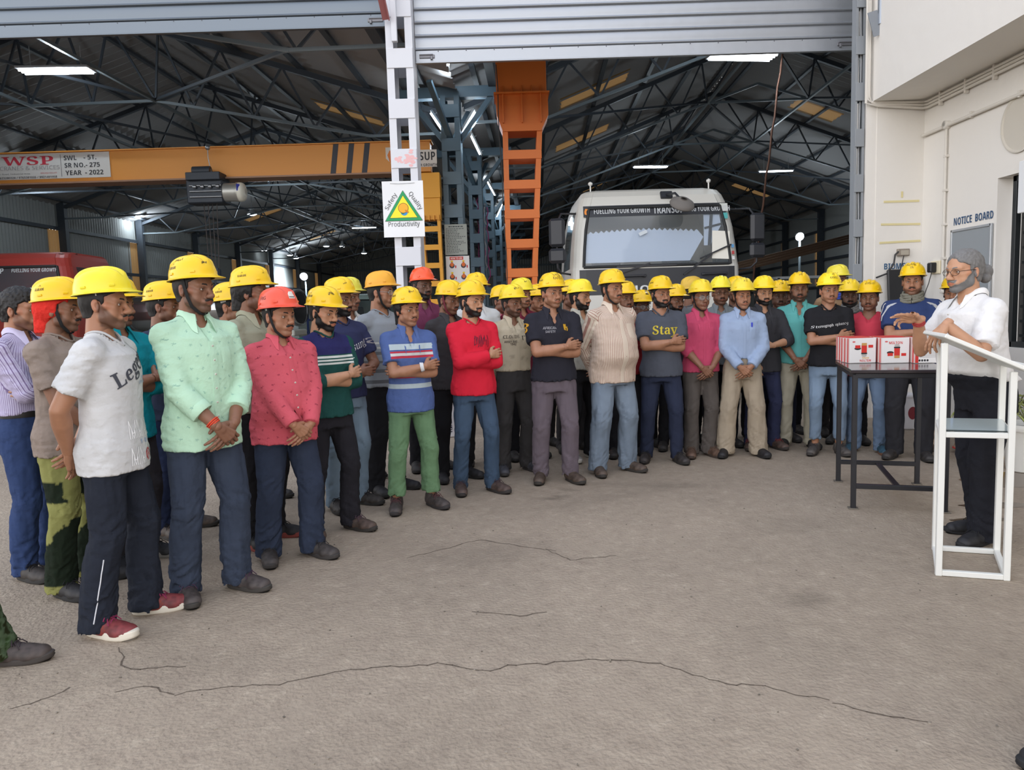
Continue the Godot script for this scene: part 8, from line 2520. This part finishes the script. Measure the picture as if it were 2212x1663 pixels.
# ------------------------------------------------------------------ distance fields and surface nets
class Field:
	var h: float
	var o: Vector3
	var nx: int
	var ny: int
	var nz: int
	var a: PackedFloat32Array
	var K: float
	const FAR := 0.07
	func _init(lo: Vector3, hi: Vector3, cell: float, k: float) -> void:
		h = cell; o = lo; K = k
		nx = int(ceil((hi.x - lo.x) / cell)) + 2
		ny = int(ceil((hi.y - lo.y) / cell)) + 2
		nz = int(ceil((hi.z - lo.z) / cell)) + 2
		a = PackedFloat32Array(); a.resize(nx * ny * nz); a.fill(FAR)
	func span(lo: Vector3, hi: Vector3) -> PackedInt32Array:
		return PackedInt32Array([maxi(0, int((lo.x - o.x) / h)), mini(nx - 1, int((hi.x - o.x) / h) + 1), maxi(0, int((lo.y - o.y) / h)), mini(ny - 1, int((hi.y - o.y) / h) + 1), maxi(0, int((lo.z - o.z) / h)), mini(nz - 1, int((hi.z - o.z) / h) + 1)])
	# a tapered capsule; mode 0 adds to the smooth union, 1 joins sharply after done(), 2 carves after done()
	func cone(p: Vector3, q: Vector3, ra: float, rb: float, mode := 0, flat := false, squash := Vector3.ONE) -> void:
		var r := maxf(ra, rb) + (K * 0.7 + h if mode == 0 else h * 2.5)
		var rv := Vector3(r, r, r)
		var s := span(p.min(q) - rv, p.max(q) + rv)
		var ab := q - p
		var l2 := maxf(ab.length_squared(), 1e-9)
		var l := sqrt(l2)
		for k in range(s[4], s[5] + 1):
			for j in range(s[2], s[3] + 1):
				var at := (k * ny + j) * nx
				var c := Vector3(o.x, o.y + j * h, o.z + k * h) - p
				for i in range(s[0], s[1] + 1):
					var v := Vector3(c.x + i * h, c.y, c.z)
					var t := v.dot(ab) / l2
					var u := clampf(t, 0.0, 1.0)
					var d := ((v - ab * u) * squash).length() - (ra + (rb - ra) * u)
					if flat:
						d = maxf(d, (t - 1.0) * l)
					if mode == 0:
						var w := a[at + i]
						var gg := K - absf(w - d)
						if gg > 0.0:
							a[at + i] = minf(w, d) - gg * gg * 0.25 / K
						elif d < w:
							a[at + i] = d
					elif mode == 1:
						if d < a[at + i]:
							a[at + i] = d
					elif -d > a[at + i]:
						a[at + i] = -d
	func ball(c: Vector3, r: Vector3, mode := 0, b := Basis.IDENTITY) -> void:
		var m := maxf(r.x, maxf(r.y, r.z)) + (K * 0.7 + h if mode == 0 else h * 2.5)
		var s := span(c - Vector3(m, m, m), c + Vector3(m, m, m))
		var inv := b.inverse()
		var small := minf(r.x, minf(r.y, r.z))
		for k in range(s[4], s[5] + 1):
			for j in range(s[2], s[3] + 1):
				var at := (k * ny + j) * nx
				for i in range(s[0], s[1] + 1):
					var v := inv * (Vector3(o.x + i * h, o.y + j * h, o.z + k * h) - c)
					var l := v.length()
					var e := (v / r).length()
					var d := -small if l < 1e-6 else l - l / e
					if mode == 0:
						var w := a[at + i]
						var gg := K - absf(w - d)
						if gg > 0.0:
							a[at + i] = minf(w, d) - gg * gg * 0.25 / K
						elif d < w:
							a[at + i] = d
					elif mode == 1:
						if d < a[at + i]:
							a[at + i] = d
					elif -d > a[at + i]:
						a[at + i] = -d
	# a stack of ellipses: rows of [y, half width, half depth, centre z, centre x]
	func loft(rows: Array, mode := 0, grow := 0.0) -> void:
		var n := rows.size()
		var y0: float = rows[0][0]
		var y1: float = rows[n - 1][0]
		var j0 := maxi(0, int((y0 - 0.05 - o.y) / h))
		var j1 := mini(ny - 1, int((y1 + 0.05 - o.y) / h) + 1)
		for j in range(j0, j1 + 1):
			var y := o.y + j * h
			var yy := clampf(y, y0, y1)
			var g := 0
			while g < n - 2 and float(rows[g + 1][0]) < yy:
				g += 1
			var A: Array = rows[g]
			var B: Array = rows[g + 1]
			var f := clampf((yy - float(A[0])) / (float(B[0]) - float(A[0])), 0.0, 1.0)
			f = f * f * (3.0 - 2.0 * f) * 0.5 + f * 0.5
			var rx: float = lerpf(A[1], B[1], f) + grow
			var rz: float = lerpf(A[2], B[2], f) + grow
			var cz: float = lerpf(A[3], B[3], f)
			var cx: float = lerpf(A[4], B[4], f) if A.size() > 4 else 0.0
			var cap := maxf(y0 - y, y - y1)
			var s := span(Vector3(cx - rx - 0.06, 0, cz - rz - 0.06), Vector3(cx + rx + 0.06, 0, cz + rz + 0.06))
			for k in range(s[4], s[5] + 1):
				var z := o.z + k * h - cz
				var at := (k * ny + j) * nx
				for i in range(s[0], s[1] + 1):
					var x := o.x + i * h - cx
					var e := sqrt(x * x / (rx * rx) + z * z / (rz * rz))
					var d := -rz if e < 0.01 else sqrt(x * x + z * z) * (1.0 - 1.0 / e)
					d = maxf(d, cap)
					if mode == 0:
						var w := a[at + i]
						var gg := K - absf(w - d)
						if gg > 0.0:
							a[at + i] = minf(w, d) - gg * gg * 0.25 / K
						elif d < w:
							a[at + i] = d
					elif mode == 1:
						if d < a[at + i]:
							a[at + i] = d
					elif -d > a[at + i]:
						a[at + i] = -d
	# a limb: one tapered chain along points, squared off at its end if flat
	func chain(pts: Array, rad: Array, flat := false) -> void:
		var r := 0.0
		var lo: Vector3 = pts[0]
		var hi: Vector3 = pts[0]
		for q in pts.size():
			lo = lo.min(pts[q]); hi = hi.max(pts[q]); r = maxf(r, rad[q])
		r += 0.05
		var s := span(lo - Vector3(r, r, r), hi + Vector3(r, r, r))
		var N := pts.size() - 1
		var tmp := PackedFloat32Array()
		tmp.resize(a.size()); tmp.fill(1.0)
		for q in N:
			var p: Vector3 = pts[q]
			var ab: Vector3 = pts[q + 1] - p
			var r0: float = rad[q]
			var dr: float = rad[q + 1] - r0
			var m := maxf(r0, r0 + dr) + K * 0.7 + h
			var s2 := span((pts[q] as Vector3).min(pts[q + 1]) - Vector3(m, m, m), (pts[q] as Vector3).max(pts[q + 1]) + Vector3(m, m, m))
			var il2 := 1.0 / ab.length_squared()
			var abl := ab.length()
			var last := flat and q == N - 1
			for k in range(s2[4], s2[5] + 1):
				for j in range(s2[2], s2[3] + 1):
					var at := (k * ny + j) * nx
					var c := Vector3(o.x, o.y + j * h, o.z + k * h) - p
					for i in range(s2[0], s2[1] + 1):
						var v := Vector3(c.x + i * h, c.y, c.z)
						var t := v.dot(ab) * il2
						var u := clampf(t, 0.0, 1.0)
						var e := (v - ab * u).length() - r0 - dr * u
						if last:
							e = maxf(e, (t - 1.0) * abl)
						if e < tmp[at + i]: tmp[at + i] = e
		for k in range(s[4], s[5] + 1):
			for j in range(s[2], s[3] + 1):
				var at := (k * ny + j) * nx
				for i in range(s[0], s[1] + 1):
					var d := tmp[at + i]
					if d < 0.9:
						var w := a[at + i]
						var gg := K - absf(w - d)
						if gg > 0.0:
							a[at + i] = minf(w, d) - gg * gg * 0.25 / K
						elif d < w:
							a[at + i] = d
	func done() -> void:
		pass
	func ruffle(f: Callable) -> void:      # moves the surface by f(point) where it is near
		for k in nz:
			for j in ny:
				var at := (k * ny + j) * nx
				for i in nx:
					var v := a[at + i]
					if v < 0.03 and v > -0.03:
						a[at + i] = v + float(f.call(Vector3(o.x + i * h, o.y + j * h, o.z + k * h)))
	func value(p: Vector3) -> float:
		var q := (p - o) / h
		var i := clampi(int(q.x), 0, nx - 2)
		var j := clampi(int(q.y), 0, ny - 2)
		var k := clampi(int(q.z), 0, nz - 2)
		var f := Vector3(clampf(q.x - i, 0, 1), clampf(q.y - j, 0, 1), clampf(q.z - k, 0, 1))
		var at := (k * ny + j) * nx + i
		var up := nx
		var bk := nx * ny
		var c00 := lerpf(a[at], a[at + 1], f.x)
		var c10 := lerpf(a[at + up], a[at + up + 1], f.x)
		var c01 := lerpf(a[at + bk], a[at + bk + 1], f.x)
		var c11 := lerpf(a[at + bk + up], a[at + bk + up + 1], f.x)
		return lerpf(lerpf(c00, c10, f.y), lerpf(c01, c11, f.y), f.z)
	func hit(p: Vector3, dir: Vector3, most := 0.5) -> Vector3:   # the first surface met from p along dir
		var t := 0.0
		while t < most:
			var v := value(p + dir * t)
			if v < 0.0005:
				break
			t += maxf(0.0008, minf(v * 0.6, 0.02))
		return p + dir * t
	func net() -> Array:                    # [vertices, normals, quads of four indices]
		var vs := PackedVector3Array()
		var ns := PackedVector3Array()
		var id := PackedInt32Array(); id.resize(a.size())
		var qs := PackedInt32Array()
		var up := nx
		var bk := nx * ny
		for k in nz - 1:
			for j in ny - 1:
				var at := (k * ny + j) * nx
				for i in nx - 1:
					var e := at + i
					var c0 := a[e]
					if c0 > FAR - 0.001 or c0 < -0.09:
						continue
					var c1 := a[e + 1]
					var c2 := a[e + up]
					var c3 := a[e + up + 1]
					var c4 := a[e + bk]
					var c5 := a[e + bk + 1]
					var c6 := a[e + bk + up]
					var c7 := a[e + bk + up + 1]
					var m := int(c0 < 0.0) + int(c1 < 0.0) + int(c2 < 0.0) + int(c3 < 0.0) + int(c4 < 0.0) + int(c5 < 0.0) + int(c6 < 0.0) + int(c7 < 0.0)
					if m == 0 or m == 8:
						continue
					var p := Vector3.ZERO
					var n := 0
					if (c0 < 0.0) != (c1 < 0.0): p += Vector3(c0 / (c0 - c1), 0, 0); n += 1
					if (c2 < 0.0) != (c3 < 0.0): p += Vector3(c2 / (c2 - c3), 1, 0); n += 1
					if (c4 < 0.0) != (c5 < 0.0): p += Vector3(c4 / (c4 - c5), 0, 1); n += 1
					if (c6 < 0.0) != (c7 < 0.0): p += Vector3(c6 / (c6 - c7), 1, 1); n += 1
					if (c0 < 0.0) != (c2 < 0.0): p += Vector3(0, c0 / (c0 - c2), 0); n += 1
					if (c1 < 0.0) != (c3 < 0.0): p += Vector3(1, c1 / (c1 - c3), 0); n += 1
					if (c4 < 0.0) != (c6 < 0.0): p += Vector3(0, c4 / (c4 - c6), 1); n += 1
					if (c5 < 0.0) != (c7 < 0.0): p += Vector3(1, c5 / (c5 - c7), 1); n += 1
					if (c0 < 0.0) != (c4 < 0.0): p += Vector3(0, 0, c0 / (c0 - c4)); n += 1
					if (c1 < 0.0) != (c5 < 0.0): p += Vector3(1, 0, c1 / (c1 - c5)); n += 1
					if (c2 < 0.0) != (c6 < 0.0): p += Vector3(0, 1, c2 / (c2 - c6)); n += 1
					if (c3 < 0.0) != (c7 < 0.0): p += Vector3(1, 1, c3 / (c3 - c7)); n += 1
					p /= float(n)
					var g := Vector3(c1 + c3 + c5 + c7 - c0 - c2 - c4 - c6, c2 + c3 + c6 + c7 - c0 - c1 - c4 - c5, c4 + c5 + c6 + c7 - c0 - c1 - c2 - c3)
					id[e] = vs.size() + 1
					vs.append(o + (Vector3(i, j, k) + p) * h)
					ns.append(g.normalized() if g.length_squared() > 1e-12 else Vector3.UP)
					if j > 0 and k > 0 and (c0 < 0.0) != (c1 < 0.0):
						quad(qs, id, e, up, bk, c0 < 0.0)
					if k > 0 and i > 0 and (c0 < 0.0) != (c2 < 0.0):
						quad(qs, id, e, bk, 1, c0 < 0.0)
					if i > 0 and j > 0 and (c0 < 0.0) != (c4 < 0.0):
						quad(qs, id, e, 1, up, c0 < 0.0)
		return [vs, ns, qs]
	func quad(qs: PackedInt32Array, id: PackedInt32Array, e: int, d1: int, d2: int, out: bool) -> void:
		var A := id[e] - 1
		var B := id[e - d1] - 1
		var C := id[e - d1 - d2] - 1
		var D := id[e - d2] - 1
		if A < 0 or B < 0 or C < 0 or D < 0:
			return
		if out:
			qs.append_array([A, D, C, B])
		else:
			qs.append_array([A, B, C, D])


# ------------------------------------------------------------------ a plain collector of triangles
class Soup:
	var v := PackedVector3Array()
	var n := PackedVector3Array()
	var uv := PackedVector2Array()
	var col := PackedColorArray()
	var ix := PackedInt32Array()
	func point(p: Vector3, m: Vector3, t := Vector2.ZERO, c := Color.WHITE) -> int:
		v.append(p); n.append(m); uv.append(t); col.append(c)
		return v.size() - 1
	func net(d: Array, t := Transform3D.IDENTITY, tint: Variant = null, flip := false) -> void:
		var base := v.size()
		var vs: PackedVector3Array = d[0]
		var ns: PackedVector3Array = d[1]
		var qs: PackedInt32Array = d[2]
		var has := tint != null
		for i in vs.size():
			var p := vs[i]
			var m := ns[i]
			var c := Color.WHITE
			if has:
				c = tint.call(p, m)
			if flip:
				p.x = -p.x; m.x = -m.x
			v.append(t * p); n.append((t.basis * m).normalized()); uv.append(Vector2.ZERO); col.append(c)
		for i in range(0, qs.size(), 4):
			var A := base + qs[i]
			var B := base + qs[i + 1]
			var C := base + qs[i + 2]
			var D := base + qs[i + 3]
			if flip:
				ix.append_array([A, C, B, A, D, C])
			else:
				ix.append_array([A, B, C, A, C, D])
	# flat quad given clockwise as seen from its front
	func face(A: Vector3, B: Vector3, C: Vector3, D: Vector3, c := Color.WHITE, u := Vector2.ONE) -> void:
		var m := (C - A).cross(B - A).normalized()
		var e := point(A, m, Vector2(0, u.y), c)
		point(B, m, Vector2(0, 0), c); point(C, m, Vector2(u.x, 0), c); point(D, m, u, c)
		ix.append_array([e, e + 1, e + 2, e, e + 2, e + 3])
	func tri(A: Vector3, B: Vector3, C: Vector3, c := Color.WHITE) -> void:
		var m := (C - A).cross(B - A).normalized()
		var e := point(A, m, Vector2.ZERO, c)
		point(B, m, Vector2.ZERO, c); point(C, m, Vector2.ZERO, c)
		ix.append_array([e, e + 1, e + 2])
	# box with chamfered edges
	func box(c: Vector3, s: Vector3, b := Basis.IDENTITY, bev := 0.0, tint := Color.WHITE) -> void:
		var q := s * 0.5
		if bev <= 0.0:
			var P := []
			for k in 8:
				P.append(c + b * Vector3(q.x * (1 if k & 1 else -1), q.y * (1 if k & 2 else -1), q.z * (1 if k & 4 else -1)))
			face(P[4], P[6], P[7], P[5], tint); face(P[1], P[3], P[2], P[0], tint)
			face(P[5], P[7], P[3], P[1], tint); face(P[0], P[2], P[6], P[4], tint)
			face(P[6], P[2], P[3], P[7], tint); face(P[0], P[4], P[5], P[1], tint)
			return
		var g := minf(bev, minf(q.x, minf(q.y, q.z)) * 0.9)
		var ax := [Vector3.RIGHT, Vector3.UP, Vector3.BACK]
		for d in 3:
			for sg in [-1.0, 1.0]:
				var nn: Vector3 = ax[d] * sg
				var u: Vector3 = ax[(d + 1) % 3]
				var w: Vector3 = ax[(d + 2) % 3] * sg
				var qu: float = q[(d + 1) % 3] - g
				var qw: float = q[(d + 2) % 3] - g
				var cc: Vector3 = nn * q[d]
				face(c + b * (cc - u * qu - w * qw), c + b * (cc - u * qu + w * qw), c + b * (cc + u * qu + w * qw), c + b * (cc + u * qu - w * qw), tint)
		for d in 3:
			for s1 in [-1.0, 1.0]:
				for s2 in [-1.0, 1.0]:
					var u: Vector3 = ax[(d + 1) % 3] * s1
					var w: Vector3 = ax[(d + 2) % 3] * s2
					var t: Vector3 = ax[d] * (q[d] - g)
					var e1: Vector3 = u * q[(d + 1) % 3] + w * (q[(d + 2) % 3] - g)
					var e2: Vector3 = u * (q[(d + 1) % 3] - g) + w * q[(d + 2) % 3]
					if s1 * s2 > 0:
						face(c + b * (e1 - t), c + b * (e2 - t), c + b * (e2 + t), c + b * (e1 + t), tint)
					else:
						face(c + b * (e1 + t), c + b * (e2 + t), c + b * (e2 - t), c + b * (e1 - t), tint)
		for k in 8:
			var sx := 1.0 if k & 1 else -1.0
			var sy := 1.0 if k & 2 else -1.0
			var sz := 1.0 if k & 4 else -1.0
			var A := c + b * Vector3(sx * q.x, sy * (q.y - g), sz * (q.z - g))
			var B := c + b * Vector3(sx * (q.x - g), sy * q.y, sz * (q.z - g))
			var C := c + b * Vector3(sx * (q.x - g), sy * (q.y - g), sz * q.z)
			if sx * sy * sz > 0:
				tri(A, C, B, tint)
			else:
				tri(A, B, C, tint)
	func bar(p: Vector3, q: Vector3, w: float, d: float, upish := Vector3.UP, bev := 0.0, tint := Color.WHITE) -> void:
		var y := (q - p).normalized()
		if absf(y.dot(upish)) > 0.98:
			upish = Vector3.BACK if absf(y.z) < 0.9 else Vector3.RIGHT
		var x := y.cross(upish).normalized()
		box((p + q) * 0.5, Vector3(w, (q - p).length(), d), Basis(x, y, x.cross(y)), bev, tint)
	# round tube along points; radii one per point or a single one
	func tube(pts: Array, rad: Variant, seg := 8, tint := Color.WHITE, caps := true) -> void:
		var cnt := pts.size()
		var first := v.size()
		var x := Vector3.ZERO
		for i in cnt:
			var p: Vector3 = pts[i]
			var d: Vector3 = (pts[mini(i + 1, cnt - 1)] - pts[maxi(i - 1, 0)]).normalized()
			if i == 0:
				x = d.cross(Vector3.UP if absf(d.y) < 0.9 else Vector3.RIGHT).normalized()
			else:
				x = (x - d * x.dot(d)).normalized()
			var y := d.cross(x)
			var r: float = rad[i] if rad is Array else rad
			for s in seg:
				var an := TAU * s / seg
				var m := x * cos(an) + y * sin(an)
				point(p + m * r, m, Vector2(float(s) / seg, float(i)), tint)
		for i in cnt - 1:
			for s in seg:
				var A := first + i * seg + s
				var B := first + i * seg + (s + 1) % seg
				ix.append_array([A, B + seg, B, A, A + seg, B + seg])
		if caps:
			for e in 2:
				var i: int = 0 if e == 0 else cnt - 1
				var c: Vector3 = pts[i]
				var m: Vector3 = ((pts[0] - pts[1]) if e == 0 else (pts[cnt - 1] - pts[cnt - 2])).normalized()
				var cc := point(c, m, Vector2.ZERO, tint)
				for s in seg:
					point(v[first + i * seg + s], m, Vector2.ZERO, tint)
				for s in seg:
					var A := cc + 1 + s
					var B := cc + 1 + (s + 1) % seg
					if e == 0:
						ix.append_array([cc, A, B])
					else:
						ix.append_array([cc, B, A])
	# surface of rows of points, each row closed or open; smooth normals
	func sheet(rows: Array, closed := false, tint := Color.WHITE, flip := false) -> void:
		var R := rows.size()
		var C: int = rows[0].size()
		var first := v.size()
		for i in R:
			for j in C:
				var up: Vector3 = rows[mini(i + 1, R - 1)][j] - rows[maxi(i - 1, 0)][j]
				var jr := (j + 1) % C if closed else mini(j + 1, C - 1)
				var jl := (j - 1 + C) % C if closed else maxi(j - 1, 0)
				var along: Vector3 = rows[i][jr] - rows[i][jl]
				var m := along.cross(up).normalized()
				if m == Vector3.ZERO:
					m = Vector3.UP
				point(rows[i][j], -m if flip else m, Vector2(float(j) / maxi(C - 1, 1), float(i) / maxi(R - 1, 1)), tint)
		for i in R - 1:
			for j in (C if closed else C - 1):
				var A := first + i * C + j
				var B := first + i * C + (j + 1) % C
				if flip:
					ix.append_array([A, B, B + C, A, B + C, A + C])
				else:
					ix.append_array([A, B + C, B, A, A + C, B + C])
	# profile rows of [radius, height] turned about an axis
	func lathe(prof: Array, at: Vector3, seg := 20, b := Basis.IDENTITY, tint := Color.WHITE, sx := 1.0, sz := 1.0) -> void:
		var rows := []
		for pr in prof:
			var row := []
			for s in seg:
				var an := TAU * s / seg
				row.append(at + b * Vector3(cos(an) * float(pr[0]) * sx, pr[1], -sin(an) * float(pr[0]) * sz))
			rows.append(row)
		sheet(rows, true, tint)
	# a flat outline (counter-clockwise seen from +z of b) pushed back by depth
	func plate(outline: PackedVector2Array, at: Vector3, b: Basis, depth: float, tint := Color.WHITE) -> void:
		if outline.size() < 3:
			return
		if not Geometry2D.is_polygon_clockwise(outline):
			outline = outline.duplicate(); outline.reverse()
		var t := Geometry2D.triangulate_polygon(outline)
		var e := v.size()
		var lo := outline[0]
		var hi := outline[0]
		for p in outline:
			lo = lo.min(p); hi = hi.max(p)
		var sz := (hi - lo).max(Vector2(1e-4, 1e-4))
		for p in outline:
			point(at + b * Vector3(p.x, p.y, 0), b.z.normalized(), Vector2((p.x - lo.x) / sz.x, 1.0 - (p.y - lo.y) / sz.y), tint)
		for i in range(0, t.size(), 3):
			var A := v[e + t[i]]
			var nn := (v[e + t[i + 2]] - A).cross(v[e + t[i + 1]] - A)
			if nn.dot(b.z) > 0:
				ix.append_array([e + t[i], e + t[i + 1], e + t[i + 2]])
			else:
				ix.append_array([e + t[i], e + t[i + 2], e + t[i + 1]])
		if depth > 0.0:
			var N := outline.size()
			for i in N:
				var p := outline[i]
				var q := outline[(i + 1) % N]
				var A := at + b * Vector3(p.x, p.y, 0)
				var B := at + b * Vector3(q.x, q.y, 0)
				var back := b * Vector3(0, 0, -depth)
				face(A, A + back, B + back, B, tint)
			var f := v.size()
			for p in outline:
				point(at + b * Vector3(p.x, p.y, -depth), -b.z.normalized(), Vector2.ZERO, tint)
			for i in range(0, t.size(), 3):
				ix.append_array([f + t[i], f + t[i + 2], f + t[i + 1]])
	func mesh() -> ArrayMesh:
		var arr := []
		arr.resize(Mesh.ARRAY_MAX)
		arr[Mesh.ARRAY_VERTEX] = v; arr[Mesh.ARRAY_NORMAL] = n; arr[Mesh.ARRAY_TEX_UV] = uv; arr[Mesh.ARRAY_COLOR] = col; arr[Mesh.ARRAY_INDEX] = ix
		var m := ArrayMesh.new()
		if v.size():
			m.add_surface_from_arrays(Mesh.PRIMITIVE_TRIANGLES, arr)
		return m


# ------------------------------------------------------------------ naming
var names := {}
func numbered(called: String) -> String:
	var k: int = names.get(called, 0)
	names[called] = k + 1
	return called if k == 0 else "%s_%03d" % [called, k]

func thing(called: String, label: String, category: String, at := Vector3.ZERO, turn := 0.0, group := "") -> Node3D:
	var t := Node3D.new()
	t.name = numbered(called)
	add_child(t, true)
	t.position = at
	t.rotation.y = turn
	tag(t, label, category, group)
	return t

func tag(t: Node3D, label: String, category := "", group := "") -> Node3D:
	if label: t.set_meta("label", label)
	if category: t.set_meta("category", category)
	if group: t.set_meta("group", group)
	return t

func put(called: String, s: Variant, m: Material, parent: Node3D = null) -> MeshInstance3D:
	var i := MeshInstance3D.new()
	i.mesh = s.mesh() if s is Soup else s
	i.material_override = m
	if parent == null:
		i.name = numbered(called)
		add_child(i, true)
	else:
		var c := called
		var k := 1
		while parent.has_node(NodePath(c)):
			c = "%s_%03d" % [called, k]
			k += 1
		i.name = c
		parent.add_child(i, true)
	return i

func struct(called: String, s: Variant, m: Material, label := "", parent: Node3D = null) -> MeshInstance3D:
	var i := put(called, s, m, parent)
	if parent == null:
		i.set_meta("kind", "structure")
	if label: i.set_meta("label", label)
	return i

# ------------------------------------------------------------------ materials
var mats := {}
var tex := {}
func rgb(r: float, g: float, b: float) -> Color:
	return Color(r / 255.0, g / 255.0, b / 255.0)

func noise_tex(key: String, freq: float, oct: int, normal := false, bump := 6.0, kind := FastNoiseLite.TYPE_SIMPLEX_SMOOTH, size := 512, fract := FastNoiseLite.FRACTAL_FBM) -> NoiseTexture2D:
	if tex.has(key):
		return tex[key]
	var t := NoiseTexture2D.new()
	var n := FastNoiseLite.new()
	n.seed = key.hash() % 1000
	n.noise_type = kind
	n.frequency = freq
	n.fractal_type = fract
	n.fractal_octaves = oct
	t.width = size; t.height = size
	t.seamless = true
	t.as_normal_map = normal
	t.bump_strength = bump
	t.noise = n
	tex[key] = t
	return t

func mat(key: String, c: Color, rough := 0.8, metal := 0.0, vc := true) -> StandardMaterial3D:
	if mats.has(key):
		return mats[key]
	var m := StandardMaterial3D.new()
	m.resource_name = key
	m.albedo_color = c
	m.roughness = rough
	m.metallic = metal
	m.vertex_color_use_as_albedo = vc
	mats[key] = m
	return m

func tri_normal(m: StandardMaterial3D, t: Texture2D, tile: float, strength: float) -> StandardMaterial3D:
	m.uv1_triplanar = true
	m.uv1_scale = Vector3.ONE / tile
	m.normal_enabled = true
	m.normal_texture = t
	m.normal_scale = strength
	return m

func cloth(key: String, c: Color, rough := 0.92, strength := 0.55) -> StandardMaterial3D:
	if mats.has(key):
		return mats[key]
	if strength <= 0.0:
		key += " plain"
		if mats.has(key):
			return mats[key]
	var m := mat(key, c, rough)
	m.metallic_specular = 0.25
	if strength <= 0.0:
		return m
	return tri_normal(m, noise_tex("cloth", 0.018, 4, true, 10.0), 0.6, strength)
